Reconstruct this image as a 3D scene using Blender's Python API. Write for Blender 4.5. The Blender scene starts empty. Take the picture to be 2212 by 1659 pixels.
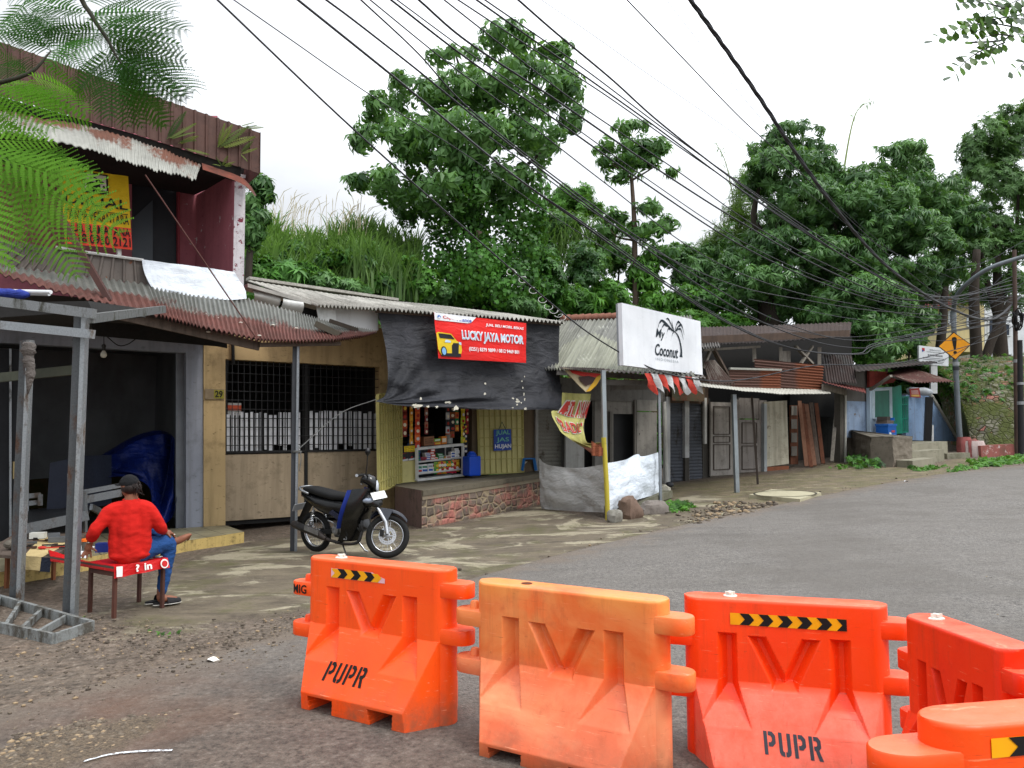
import bpy, bmesh, math, random
import numpy as np
from mathutils import Vector as V, Matrix, noise
R = math.radians
random.seed(7); rng = np.random.default_rng(11)
sc = bpy.context.scene
COL = sc.collection

# ---------------------------------------------------------------- camera
FP, CX, CY, CAMZ = 1661.0, 1106.0, 829.5, 1.6
PITCH, ROLL = math.atan((945-829.5)/1661.0), R(0.4)
_f = V((0, math.cos(PITCH), math.sin(PITCH))); _u = V((0, -math.sin(PITCH), math.cos(PITCH))); _r = V((1, 0, 0))
CXA = _r*math.cos(ROLL) - _u*math.sin(ROLL)
CYA = _r*math.sin(ROLL) + _u*math.cos(ROLL)
EYE = V((0, 0, CAMZ))
cd = bpy.data.cameras.new('camera'); cam = bpy.data.objects.new('camera', cd); COL.objects.link(cam)
cam.matrix_world = Matrix(((CXA.x, CYA.x, -_f.x, 0), (CXA.y, CYA.y, -_f.y, 0), (CXA.z, CYA.z, -_f.z, CAMZ), (0, 0, 0, 1)))
cd.sensor_width = 36; cd.lens = 36*FP/2212; cd.clip_end = 900; cd.clip_start = 0.05
sc.camera = cam

def ray(px, py):
    return CXA*(px-CX) + CYA*(CY-py) + _f*FP
def gz(x, y):
    s = min(.8*x + .6*y, 48.0)
    return .042*math.log(1+math.exp(s-4.0))
def gzn(x, y):
    s = np.minimum(.8*x + .6*y, 48.0)
    return .042*np.log1p(np.exp(s-4.0))
def GND(px, py, dz=0.0):
    "the point of the ground seen at a pixel of the photograph"
    d = ray(px, py); lo, hi = 0.0, 0.08
    g = lambda t: CAMZ + d.z*t - gz(d.x*t, d.y*t) - dz
    for _ in range(60):
        m = (lo+hi)/2
        if g(m) > 0: lo = m
        else: hi = m
    p = d*lo
    return V((p.x, p.y, CAMZ+p.z))
def AT(px, py, Y):
    d = ray(px, py); t = Y/d.y
    return EYE + d*t
class Plane:
    def __init__(s, a, d, off=0.0):
        s.d = V((d[0], d[1], 0)).normalized(); s.n = V((s.d.y, -s.d.x, 0))
        s.a = V((a[0], a[1], 0)) + s.n*off
    def at(s, px, py, o=0.0):
        d = ray(px, py); a = s.a + s.n*o
        t = (a-EYE).dot(s.n)/d.dot(s.n)
        return EYE + d*t
    def z(s, px, z, o=0.0):
        "point of the plane on the pixel column px at world height z"
        p = s.at(px, 900, o)
        lo, hi = -400.0, 3000.0
        for _ in range(50):
            m = (lo+hi)/2
            if s.at(px, m, o).z > z: lo = m
            else: hi = m
        return s.at(px, lo, o)
    def off(s, o): return Plane(s.a, s.d, o)
FS = Plane((-2.2, 15.1), (.81, .58))          # the one line of shop fronts, left to right
FA = FS

# ---------------------------------------------------------------- mesh builder
class MB:
    def __init__(s): s.v = []; s.f = []; s.uv = {}; s.mi = []; s.cur = 0
    def m(s, i): s.cur = i; return s
    def add(s, vs, fs, uvs=None):
        b = len(s.v); s.v += [tuple(p) for p in vs]
        for f in fs: s.f.append(tuple(b+i for i in f)); s.mi.append(s.cur)
        if uvs is not None:
            for i, u in enumerate(uvs): s.uv[b+i] = u
        return s
    def quad(s, a, b, c, d): return s.add([a, b, c, d], [(0, 1, 2, 3)], [(0, 0), (1, 0), (1, 1), (0, 1)])
    def poly(s, pts): return s.add(pts, [tuple(range(len(pts)))])
    def prism(s, pts, ext):
        n = len(pts); ext = V(ext); P = [V(p) for p in pts]; Q = [p+ext for p in P]
        fs = [tuple(range(n)), tuple(range(2*n-1, n-1, -1))]
        fs += [(i, i+n, (i+1) % n + n, (i+1) % n) for i in range(n)]
        return s.add(P+Q, fs)
    def box(s, c, size, rz=0.0, rot=None):
        x, y, z = size[0]/2, size[1]/2, size[2]/2
        M_ = rot if rot is not None else Matrix.Rotation(rz, 3, 'Z')
        P = [V(c) + M_ @ V((sx*x, sy*y, sz*z)) for sz in (-1, 1) for sx, sy in ((-1, -1), (1, -1), (1, 1), (-1, 1))]
        return s.add(P, [(3, 2, 1, 0), (4, 5, 6, 7), (0, 1, 5, 4), (1, 2, 6, 5), (2, 3, 7, 6), (3, 0, 4, 7)])
    def beam(s, a, b, w, h, up=(0, 0, 1), roll=0):
        a, b = V(a), V(b); d = (b-a); L = d.length; d.normalize(); up = V(up)
        if abs(d.dot(up)) > .97: up = V((0.31, .95, 0))
        x = d.cross(up).normalized(); z = x.cross(d).normalized()
        if roll: q = Matrix.Rotation(roll, 3, d); x = q @ x; z = q @ z
        M_ = Matrix((x, d, z)).transposed()
        return s.box((a+b)/2, (w, L, h), rot=M_)
    def tube(s, pts, rad, n=8, cap=True, sq=None):
        pts = [V(p) for p in pts]; k = len(pts)
        if not hasattr(rad, '__len__'): rad = [rad]*k
        vs, fs, uvs = [], [], []; prev = None
        for i, p in enumerate(pts):
            d = (pts[min(i+1, k-1)] - pts[max(i-1, 0)])
            if d.length < 1e-9: d = V((0, 0, 1))
            d.normalize()
            if prev is None:
                u = d.cross(V((0, 0, 1)))
                if u.length < .1: u = d.cross(V((1, 0, 0)))
            else: u = prev - d*prev.dot(d)
            u.normalize(); prev = u; w = d.cross(u)
            for j in range(n):
                a = 2*math.pi*j/n; vs.append(p + (u*math.cos(a) + w*math.sin(a)*(sq or 1))*rad[i]); uvs.append((j/n, i/(k-1)))
        for i in range(k-1):
            for j in range(n): fs.append((i*n+j, i*n+(j+1) % n, (i+1)*n+(j+1) % n, (i+1)*n+j))
        if cap: fs += [tuple(range(n-1, -1, -1)), tuple((k-1)*n+j for j in range(n))]
        return s.add(vs, fs, uvs)
    def lathe(s, prof, c=(0, 0, 0), n=24, axis='Z', M_=None):
        vs, fs = [], []; k = len(prof)
        for r, h in prof:
            for j in range(n):
                a = 2*math.pi*j/n
                p = V((r*math.cos(a), r*math.sin(a), h))
                if axis == 'Y': p = V((p.x, h, p.y))
                if axis == 'X': p = V((h, p.x, p.y))
                if M_ is not None: p = M_ @ p
                vs.append(V(c)+p)
        for i in range(k-1):
            for j in range(n): fs.append((i*n+j, i*n+(j+1) % n, (i+1)*n+(j+1) % n, (i+1)*n+j))
        if prof[0][0] > 1e-5: fs.append(tuple(range(n-1, -1, -1)))
        if prof[-1][0] > 1e-5: fs.append(tuple((k-1)*n+j for j in range(n)))
        return s.add(vs, fs)
    def ball(s, c, r, n=10, m=7, M_=None):
        if not hasattr(r, '__len__'): r = (r, r, r)
        vs, fs = [], []
        for i in range(m+1):
            t = math.pi*i/m
            for j in range(n):
                a = 2*math.pi*j/n; p = V((r[0]*math.sin(t)*math.cos(a), r[1]*math.sin(t)*math.sin(a), r[2]*math.cos(t)))
                if M_ is not None: p = M_ @ p
                vs.append(V(c)+p)
        for i in range(m):
            for j in range(n): fs.append((i*n+j, (i+1)*n+j, (i+1)*n+(j+1) % n, i*n+(j+1) % n))
        return s.add(vs, fs)
    def grid(s, fn, nu, nv):
        "fn(u,v) -> point, u,v in 0..1"
        vs = []; uvs = []
        for j in range(nv+1):
            for i in range(nu+1):
                vs.append(fn(i/nu, j/nv)); uvs.append((i/nu, j/nv))
        fs = [(j*(nu+1)+i, j*(nu+1)+i+1, (j+1)*(nu+1)+i+1, (j+1)*(nu+1)+i) for j in range(nv) for i in range(nu)]
        return s.add(vs, fs, uvs)
    def shell(s, fn, nu, nv, th):
        "a sheet with thickness th (vector or float along -normal estimate)"
        t = V(th); s.grid(fn, nu, nv); s.grid(lambda u, v: V(fn(1-u, v))+t, nu, nv)
        return s
    def build(s, name, mats, parent=None, smooth=False, ang=None):
        me = bpy.data.meshes.new(name); me.from_pydata(s.v, [], s.f)
        if not isinstance(mats, (list, tuple)): mats = [mats]
        for m in mats: me.materials.append(m)
        if len(mats) > 1: me.polygons.foreach_set('material_index', s.mi)
        if s.uv:
            l = me.uv_layers.new(name='UVMap'); idx = np.empty(len(me.loops), dtype=np.int32); me.loops.foreach_get('vertex_index', idx)
            arr = np.zeros((len(s.v), 2), dtype=np.float32)
            for k, u in s.uv.items(): arr[k] = u
            l.data.foreach_set('uv', arr[idx].ravel())
        me.polygons.foreach_set('use_smooth', [bool(smooth or ang)]*len(me.polygons))
        if ang: me.set_sharp_from_angle(angle=R(ang))
        me.update()
        o = bpy.data.objects.new(name, me); COL.objects.link(o)
        if parent is not None: adopt(o, parent)
        return o

def root_loc(p):
    return p.matrix_basis.copy() if p.parent is None else root_loc(p.parent) @ p.matrix_parent_inverse @ p.matrix_basis
def adopt(o, p):
    o.parent = p; o.matrix_parent_inverse = root_loc(p).inverted()
def thing(name, label, cat, loc, group=None):
    o = bpy.data.objects.new(name, None); COL.objects.link(o); o.location = V(loc); o.empty_display_size = .2
    return tag(o, label, cat, group)
def tag(o, label=None, cat=None, group=None, kind=None):
    if label: o['label'] = label
    if cat: o['category'] = cat
    if group: o['group'] = group
    if kind: o['kind'] = kind
    return o
def kids(o): return [c for c in bpy.data.objects if c.parent == o]
def dup(o, parent=None):
    c = o.copy(); COL.objects.link(c)
    if parent is not None: c.parent = parent
    for k in kids(o): dup(k, c)
    return c
def lerp(a, b, t): return a + (b-a)*t
def bil(q, u, v):
    a, b, c, d = [V(p) for p in q]
    return lerp(lerp(a, b, u), lerp(d, c, u), v)
def nz(x, y, z=0.0): return noise.noise(V((x, y, z)))
def polyl(pts, t):
    "point at fraction t along a polyline (even by index)"
    k = (len(pts)-1)*t; i = min(int(k), len(pts)-2)
    return lerp(V(pts[i]), V(pts[i+1]), k-i)
def curve(pts, n):
    "Catmull-Rom through pts"
    P = [V(p) for p in pts]; P = [P[0]*2-P[1]] + P + [P[-1]*2-P[-2]]; out = []
    m = len(P)-3
    for k in range(n+1):
        t = m*k/n; i = min(int(t), m-1); t -= i
        a, b, c, d = P[i:i+4]
        out.append(.5*((2*b) + (c-a)*t + (2*a-5*b+4*c-d)*t*t + (3*b-a-3*c+d)*t**3))
    return out

# ---------------------------------------------------------------- materials
_mats = {}
def lin(c):
    if isinstance(c, str):
        c = [int(c[i:i+2], 16)/255 for i in (0, 2, 4)]
        return tuple((x/12.92 if x <= .04045 else ((x+.055)/1.055)**2.4) for x in c)
    return tuple(c)
class NT:
    def __init__(s, name):
        s.mat = bpy.data.materials.new(name); s.mat.use_nodes = True; s.t = s.mat.node_tree; s.N = s.t.nodes; s.L = s.t.links
        s.p = s.N['Principled BSDF']; s._c = None
    def new(s, k, **kw):
        n = s.N.new(k)
        for a, b in kw.items(): setattr(n, a, b)
        return n
    def set(s, sock, v):
        if hasattr(v, 'links') or isinstance(v, bpy.types.NodeSocket): s.L.new(v, sock)
        elif isinstance(v, (tuple, list)) and sock.type == 'RGBA' and len(v) == 3: sock.default_value = (*v, 1)
        else: sock.default_value = v
    def co(s, kind='Object'):
        if s._c is None: s._c = s.new('ShaderNodeTexCoord')
        return s._c.outputs[kind]
    def map(s, scale=(1, 1, 1), rot=(0, 0, 0), kind='Object', loc=(0, 0, 0)):
        m = s.new('ShaderNodeMapping'); s.L.new(s.co(kind), m.inputs[0]); m.inputs[1].default_value = loc; m.inputs[2].default_value = rot; m.inputs[3].default_value = scale
        return m.outputs[0]
    def noise(s, scale, detail=4, rough=.55, vec=None, dist=0.0, w=None):
        n = s.new('ShaderNodeTexNoise'); n.inputs['Scale'].default_value = scale; n.inputs['Detail'].default_value = detail; n.inputs['Roughness'].default_value = rough
        n.inputs['Distortion'].default_value = dist
        s.L.new(vec if vec is not None else s.co(), n.inputs['Vector'])
        return n.outputs[0]
    def vor(s, scale, vec=None, feature='F1', out=0, rnd=1.0):
        n = s.new('ShaderNodeTexVoronoi', feature=feature); n.inputs['Scale'].default_value = scale
        if 'Randomness' in n.inputs: n.inputs['Randomness'].default_value = rnd
        s.L.new(vec if vec is not None else s.co(), n.inputs['Vector'])
        return n.outputs[out]
    def ramp(s, fac, a, b, lo=0.0, hi=1.0):
        n = s.new('ShaderNodeMapRange'); n.inputs[1].default_value = a; n.inputs[2].default_value = b; n.inputs[3].default_value = lo; n.inputs[4].default_value = hi
        s.set(n.inputs[0], fac); return n.outputs[0]
    def math(s, op, a, b=0.0, c=0.0, clamp=False):
        n = s.new('ShaderNodeMath', operation=op, use_clamp=clamp); s.set(n.inputs[0], a); s.set(n.inputs[1], b)
        if op in ('MULTIPLY_ADD',): s.set(n.inputs[2], c)
        return n.outputs[0]
    def mix(s, fac, a, b, mode='MIX'):
        n = s.new('ShaderNodeMix', data_type='RGBA', blend_type=mode); s.set(n.inputs[0], fac); s.set(n.inputs[6], a); s.set(n.inputs[7], b)
        return n.outputs[2]
    def sep(s, vec):
        n = s.new('ShaderNodeSeparateXYZ'); s.L.new(vec, n.inputs[0]); return n.outputs
    def attr(s, name, out='Fac'):
        n = s.new('ShaderNodeAttribute', attribute_name=name); return n.outputs[out]
    def bump(s, h, strength=.3, dist=.02):
        n = s.new('ShaderNodeBump'); n.inputs['Strength'].default_value = strength; n.inputs['Distance'].default_value = dist
        s.L.new(h, n.inputs['Height']); s.L.new(n.outputs[0], s.p.inputs['Normal']); return n
    def out(s, col, rough=.6, metal=0.0, spec=None):
        s.set(s.p.inputs['Base Color'], col); s.set(s.p.inputs['Roughness'], rough); s.set(s.p.inputs['Metallic'], metal)
        if spec is not None: s.p.inputs['Specular IOR Level'].default_value = spec
        return s.mat
def plain(c, rough=.6, metal=0.0, var=.12, scale=6.0, bump=.08, name=None, dirt=None, dirtamt=.35, spec=.35):
    "an even coating with slight unevenness, grime and grain"
    key = ('p', c if isinstance(c, str) else tuple(c), rough, metal, var, scale, bump, dirt, dirtamt)
    if key in _mats: return _mats[key]
    t = NT(name or 'coat'); c = lin(c)
    n1 = t.noise(scale, 5); n2 = t.noise(scale*9, 4)
    col = t.mix(t.ramp(n1, .3, .7), tuple(x*(1-var) for x in c), tuple(min(1, x*(1+var)) for x in c))
    if dirt is not None:
        n3 = t.noise(scale*.55, 7, .66, vec=t.map((1, 1, .45)))
        col = t.mix(t.ramp(n3, .5, .72, 0, dirtamt*2), col, lin(dirt))
    if bump: t.bump(n2, bump, .01)
    r = t.ramp(n2, .2, .8, max(0, rough-.1), min(1, rough+.1))
    _mats[key] = t.out(col, r, metal, spec); return _mats[key]
def stained(c, dirt='3a352c', amt=.6, streak=.5, rough=.85, bump=.25, chip=None, chipamt=.0, scale=1.0, low=None):
    "old wall paint: blotches, streaks that run down, chips and grain"
    key = ('s', c, dirt, amt, streak, rough, bump, chip, chipamt, scale, low)
    if key in _mats: return _mats[key]
    t = NT('old_paint'); c = lin(c); d = lin(dirt)
    big = t.noise(.9*scale, 6, .62); fine = t.noise(22*scale, 6, .7)
    st = t.noise(3.2*scale, 6, .62, vec=t.map((2.2, 2.2, .16)))
    col = t.mix(t.ramp(big, .3, .72), tuple(x*.86 for x in c), tuple(min(1, x*1.1) for x in c))
    col = t.mix(t.ramp(st, .47, .74, 0, streak), col, d)
    blot = t.noise(2.4*scale, 8, .7)
    col = t.mix(t.ramp(blot, .52, .7, 0, amt), col, d)
    sp = t.noise(9*scale, 5, .6, vec=t.map((1, 1, 2.2)))
    col = t.mix(t.ramp(sp, .62, .68, 0, amt*.8), col, tuple(x*.6 for x in d))
    h = fine
    if chip is not None:
        ch = t.noise(4.2*scale, 7, .7, vec=t.map((1, 1, 1), loc=(5, 3, 1)))
        m = t.ramp(ch, .6-chipamt, .63-chipamt)
        col = t.mix(m, col, lin(chip)); h = t.math('SUBTRACT', fine, t.math('MULTIPLY', m, .8))
    t.bump(h, bump, .012)
    _mats[key] = t.out(col, t.ramp(fine, .2, .8, rough-.12, min(1, rough+.1)), 0, .25); return _mats[key]
def metal_old(c='8d9297', rust='5a2f1c', amt=.25, rough=.5, met=.7, scale=1.0):
    key = ('m', c, rust, amt, rough, met, scale)
    if key in _mats: return _mats[key]
    t = NT('old_metal'); n = t.noise(3.5*scale, 8, .68, vec=t.map((1, 1, .5))); f = t.noise(40*scale, 4)
    c = lin(c)
    col = t.mix(t.ramp(f, .3, .7), tuple(x*.8 for x in c), tuple(x*1.12 for x in c))
    m = t.ramp(n, .66-amt*.45, .74-amt*.3)
    r2 = t.mix(t.ramp(f, .3, .7), tuple(x*.55 for x in lin(rust)), tuple(x*1.3 for x in lin(rust)))
    col = t.mix(m, col, r2); t.bump(f, .12, .006)
    _mats[key] = t.out(col, t.ramp(m, 0, 1, rough, .9), t.ramp(m, 0, 1, met, 0.0)); return _mats[key]
def rust_sheet(zinc='9a9a90', rust='6b2f20', bias=.5, uvgrad=0.0, dark='2e1b15', streakrot=0.0, name='rusty_sheet'):
    "corrugated iron: zinc that gives way to rust down the slope (uv v)"
    t = NT(name); n = t.noise(1.6, 8, .68); f = t.noise(30, 5, .7); st = t.noise(2.0, 6, .7, vec=t.map((7, .8, 1), kind='UV'))
    k = t.math('ADD', t.math('MULTIPLY', n, .75), t.math('MULTIPLY', st, .35))
    v = t.sep(t.co('UV'))[1]
    k = t.math('ADD', k, t.math('MULTIPLY', v, uvgrad))
    m = t.ramp(k, bias, bias+.07)
    z = t.mix(t.ramp(t.noise(5, 6, .7), .3, .7), tuple(x*.62 for x in lin(zinc)), lin(zinc))
    rr = t.mix(t.ramp(t.noise(4, 7, .7), .3, .72), lin(dark), lin(rust)); rr = t.mix(t.ramp(f, .45, .8, 0, .35), rr, tuple(x*1.5 for x in lin(rust)))
    t.bump(f, .2, .006)
    return t.out(t.mix(m, z, rr), t.ramp(m, 0, 1, .55, .9), t.ramp(m, 0, 1, .35, 0.0))
def fabric(c, wr=.5, scale=3.0, rough=.8, dirt=None, amt=.5, grime=.5, trans=0.0, c2=None):
    key = ('f', c, wr, scale, rough, dirt, amt, trans, c2)
    if key in _mats: return _mats[key]
    t = NT('cloth'); c = lin(c)
    w1 = t.noise(scale, 4, .5, vec=t.map((1, 1, 2.6)), dist=1.2); w2 = t.noise(scale*5, 4, .6, vec=t.map((1, 1, 1.8)), dist=.6)
    h = t.math('ADD', w1, t.math('MULTIPLY', w2, .35))
    col = t.mix(t.ramp(t.noise(2, 6), .3, .7), tuple(x*.88 for x in c), tuple(min(1, x*1.08) for x in c))
    if c2: col = t.mix(t.ramp(t.noise(1.4, 6), .42, .6), col, lin(c2))
    if dirt: col = t.mix(t.ramp(t.noise(1.6, 8, .7), .5, .75, 0, amt), col, lin(dirt))
    t.bump(h, wr, .05)
    _mats[key] = t.out(col, rough, 0, .25); return _mats[key]
def glass_dark(): return plain('0b0d0f', .18, 0, .1, 3, 0.0, spec=.5)
def paint(c, rough=.5, spec=.3):
    key = ('pt', c, rough)
    if key in _mats: return _mats[key]
    t = NT('print'); n = t.noise(14, 4); c = lin(c)
    _mats[key] = t.out(t.mix(t.ramp(n, .3, .7), tuple(x*.9 for x in c), c), rough, 0, spec); return _mats[key]
def leafmat(c1, c2, trans=.3, rough=.45, name='leaves', spec=.3):
    t = NT(name); a = t.attr('tone'); n = t.noise(.45, 3)
    k = t.math('ADD', a, t.ramp(n, .3, .7, -.18, .18), clamp=True)
    col = t.mix(k, lin(c1), lin(c2)); t.out(col, rough, 0, spec)
    tr = t.new('ShaderNodeBsdfTranslucent'); t.L.new(t.mix(.45, col, (.25, .5, .04)), tr.inputs[0])
    mx = t.new('ShaderNodeMixShader'); mx.inputs[0].default_value = trans
    t.L.new(t.p.outputs[0], mx.inputs[1]); t.L.new(tr.outputs[0], mx.inputs[2])
    o = t.N['Material Output']; t.L.new(mx.outputs[0], o.inputs[0]); return t.mat

def TXT(s, quad, mat, parent, name='lettering', off=.006, bold=.0, shear=0.0, keep=False, outline=None, spacing=1.0, back=None):
    "lettering laid into a quad (bottom-left, bottom-right, top-right, top-left)"
    cu = bpy.data.curves.new('t', 'FONT'); cu.body = s; cu.offset = bold; cu.shear = shear; cu.space_character = spacing; cu.space_line = .95; cu.align_x = 'CENTER'; cu.resolution_u = 3
    o = bpy.data.objects.new('t', cu); COL.objects.link(o); dg = bpy.context.evaluated_depsgraph_get(); dg.update()
    me = bpy.data.meshes.new_from_object(o.evaluated_get(dg)); bpy.data.objects.remove(o)
    n = len(me.vertices); co = np.empty(n*3); me.vertices.foreach_get('co', co); co = co.reshape(-1, 3)
    lo, hi = co.min(0), co.max(0); q = [V(p) for p in quad]
    nrm = (q[1]-q[0]).cross(q[3]-q[0]).normalized()
    if nrm.dot(EYE-q[0]) < 0: nrm = -nrm
    out = []
    for p in co:
        u = (p[0]-lo[0])/max(1e-6, hi[0]-lo[0]); v = (p[1]-lo[1])/max(1e-6, hi[1]-lo[1])
        out.append(bil(q, u, v) + nrm*off)
    for i, p in enumerate(out): me.vertices[i].co = p
    me.materials.clear(); me.materials.append(mat); me.update()
    r = bpy.data.objects.new(name, me); COL.objects.link(r); adopt(r, parent); return r
def subq(q, u0, v0, u1, v1): return [bil(q, u0, v0), bil(q, u1, v0), bil(q, u1, v1), bil(q, u0, v1)]
def onquad(q, pts, mat, parent, name, off=.004):
    "flat shapes given in the 0..1 square of a quad; pts = list of polygons"
    q = [V(p) for p in q]; nrm = (q[1]-q[0]).cross(q[3]-q[0]).normalized()
    if nrm.dot(EYE-q[0]) < 0: nrm = -nrm
    m = MB()
    for pl in pts: m.poly([bil(q, u, v)+nrm*off for u, v in pl])
    return m.build(name, mat, parent)
def circ(cx, cy, rx, ry, n=20, a0=0, a1=360): return [(cx+rx*math.cos(R(a0+(a1-a0)*i/n)), cy+ry*math.sin(R(a0+(a1-a0)*i/n))) for i in range(n if a1-a0 == 360 else n+1)]

def leaves(name, T, F, pos, rot, tone, mat, parent=None, scl=None):
    "many leaf-sized faces as one mesh: T template verts (k,3), F faces (same length), pos (N,3), rot (N,3,3)"
    T = np.asarray(T, float); N = len(pos); k = len(T)
    P = np.einsum('nij,kj->nki', rot, T)
    if scl is not None: P *= np.asarray(scl)[:, None, None]
    P += np.asarray(pos)[:, None, :]
    F = np.asarray(F); fl = F.shape[1]; nf = len(F)
    idx = (F[None, :, :] + (np.arange(N)*k)[:, None, None]).reshape(-1)
    me = bpy.data.meshes.new(name); me.vertices.add(N*k); me.vertices.foreach_set('co', P.reshape(-1).astype(np.float32))
    me.loops.add(len(idx)); me.loops.foreach_set('vertex_index', idx.astype(np.int32))
    me.polygons.add(N*nf); me.polygons.foreach_set('loop_start', (np.arange(N*nf)*fl).astype(np.int32))
    try: me.polygons.foreach_set('loop_total', np.full(N*nf, fl, dtype=np.int32))
    except Exception: pass
    a = me.attributes.new('tone', 'FLOAT', 'POINT'); a.data.foreach_set('value', np.repeat(np.asarray(tone, dtype=np.float32), k))
    me.update(); me.validate(); me.materials.append(mat)
    o = bpy.data.objects.new(name, me); COL.objects.link(o)
    if parent is not None: adopt(o, parent)
    return o
def frames(d, up=None, roll=None):
    "rotation matrices whose Y axis is d (N,3) and whose Z axis leans to up"
    d = d/np.linalg.norm(d, axis=1, keepdims=True); N = len(d)
    if up is None: up = np.tile([0, 0, 1.0], (N, 1))
    x = np.cross(d, up); l = np.linalg.norm(x, axis=1, keepdims=True); x = np.where(l < 1e-3, np.array([[1.0, 0, 0]]), x/np.maximum(l, 1e-9))
    z = np.cross(x, d)
    if roll is not None:
        c, s = np.cos(roll)[:, None], np.sin(roll)[:, None]; x, z = x*c + z*s, z*c - x*s
    return np.stack([x, d, z], axis=2)
# ---------------------------------------------------------------- light and sky
w = bpy.data.worlds.new('World'); sc.world = w; w.use_nodes = True
t = w.node_tree; N, L = t.nodes, t.links
bg = N['Background']; sky = N.new('ShaderNodeTexSky'); sky.sky_type = 'NISHITA'; sky.sun_disc = False
SUND = V((.52, -.38, .80)).normalized()
sky.sun_elevation = math.asin(SUND.z); sky.sun_rotation = math.atan2(SUND.x, SUND.y)
tc = N.new('ShaderNodeTexCoord'); sp = N.new('ShaderNodeSeparateXYZ'); L.new(tc.outputs['Generated'], sp.inputs[0])
def wm(op, a, b):
    n = N.new('ShaderNodeMath'); n.operation = op
    for i, q in enumerate((a, b)):
        if isinstance(q, (int, float)): n.inputs[i].default_value = q
        else: L.new(q, n.inputs[i])
    return n.outputs[0]
mp = N.new('ShaderNodeMapping'); mp.inputs[3].default_value = (1, 1, 2.2); L.new(tc.outputs['Generated'], mp.inputs[0])
nn = N.new('ShaderNodeTexNoise'); nn.inputs['Scale'].default_value = 3.1; nn.inputs['Detail'].default_value = 6; nn.inputs['Roughness'].default_value = .5; L.new(mp.outputs[0], nn.inputs['Vector'])
mr = N.new('ShaderNodeMapRange'); L.new(nn.outputs[0], mr.inputs[0]); mr.inputs[1].default_value = .36; mr.inputs[2].default_value = .62; mr.inputs[3].default_value = .86; mr.inputs[4].default_value = 1.12
el = N.new('ShaderNodeMapRange'); L.new(sp.outputs[2], el.inputs[0]); el.inputs[1].default_value = .25; el.inputs[2].default_value = .8; el.inputs[3].default_value = 9.0; el.inputs[4].default_value = 25.0
# the cloud is thinner and brighter towards the sun's side of the sky
az = N.new('ShaderNodeMapRange'); L.new(sp.outputs[0], az.inputs[0]); az.inputs[1].default_value = -.45; az.inputs[2].default_value = .25; az.inputs[3].default_value = .8; az.inputs[4].default_value = 1.3
cl = wm('MULTIPLY', wm('MULTIPLY', mr.outputs[0], el.outputs[0]), az.outputs[0])
cv = N.new('ShaderNodeMix'); cv.data_type = 'RGBA'; cv.blend_type = 'MULTIPLY'; cv.inputs[0].default_value = 1
cmb = N.new('ShaderNodeCombineXYZ')
for i in range(3): L.new(cl, cmb.inputs[i])
L.new(cmb.outputs[0], cv.inputs[6]); cv.inputs[7].default_value = (.955, .985, 1.03, 1)
mx = N.new('ShaderNodeMix'); mx.data_type = 'RGBA'; mx.inputs[0].default_value = .93; L.new(sky.outputs[0], mx.inputs[6]); L.new(cv.outputs[2], mx.inputs[7])
L.new(mx.outputs[2], bg.inputs[0]); bg.inputs[1].default_value = .1
sd = bpy.data.lights.new('sun', 'SUN'); sd.energy = 1.5; sd.angle = R(12); sd.color = (1, .95, .88)
so = bpy.data.objects.new('sun', sd); COL.objects.link(so); so.rotation_euler = SUND.to_track_quat('Z', 'Y').to_euler(); so.location = (6, -6, 14)
vs = sc.view_settings; vs.view_transform = 'Standard'; vs.look = 'None'; vs.exposure = 0.08; vs.gamma = 1.0
try: vs.use_curve_mapping = False
except Exception: pass

# ---------------------------------------------------------------- ground
def sdist(P, poly):
    "signed distance (positive inside) of points P (N,2) to a polygon"
    A = np.array([(p[0], p[1]) for p in poly]); B = np.roll(A, -1, 0); d = np.full(len(P), 1e9); ins = np.zeros(len(P), bool)
    for a, b in zip(A, B):
        e = b-a; w_ = P-a; t_ = np.clip((w_@e)/max(1e-9, e@e), 0, 1); d = np.minimum(d, np.linalg.norm(w_-t_[:, None]*e, axis=1))
        c1 = (a[1] > P[:, 1]) != (b[1] > P[:, 1])
        with np.errstate(divide='ignore', invalid='ignore'): xx = (b[0]-a[0])*(P[:, 1]-a[1])/(b[1]-a[1])+a[0]
        ins ^= c1 & (P[:, 0] < xx)
    return np.where(ins, d, -d)
EDGE_PX = [(0, 1530), (250, 1462), (430, 1418), (600, 1372), (800, 1312), (985, 1258), (1100, 1226), (1210, 1196), (1330, 1167), (1440, 1141), (1560, 1115), (1670, 1092), (1770, 1071), (1900, 1046), (2050, 1021), (2212, 1005)]
EDGE = [GND(*p) for p in EDGE_PX]
e0 = EDGE[0] + (EDGE[0]-EDGE[1]).normalized()*6; EDGE = [V((e0.x, e0.y, 0))] + EDGE + [V((16.5, 20.6, 0)), V((24, 19.6, 0)), V((40, 15, 0))]
EDGE2 = [polyl(EDGE, i/228) for i in range(229)]
APRON = [(p.x, p.y) for p in [GND(*q) for q in [(255, 1345), (330, 1372), (520, 1335), (640, 1318), (985, 1258), (1440, 1141), (1620, 1100), (1500, 1062), (1425, 1090), (1312, 1128), (1165, 1092), (910, 1146), (850, 1125), (530, 1172), (430, 1200), (300, 1262)]]]
FARP = [(p.x, p.y) for p in [GND(*q) for q in [(1440, 1141), (1620, 1100), (1780, 1069), (2060, 1018), (2190, 992), (2080, 990), (1990, 1012), (1830, 992), (1720, 1018), (1450, 1045), (1430, 1085)]]]
PIT = [(p.x, p.y) for p in [GND(*q) for q in [(-40, 1650), (60, 1592), (200, 1562), (372, 1549), (330, 1592), (210, 1640), (110, 1690), (-40, 1700)]]]
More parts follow.
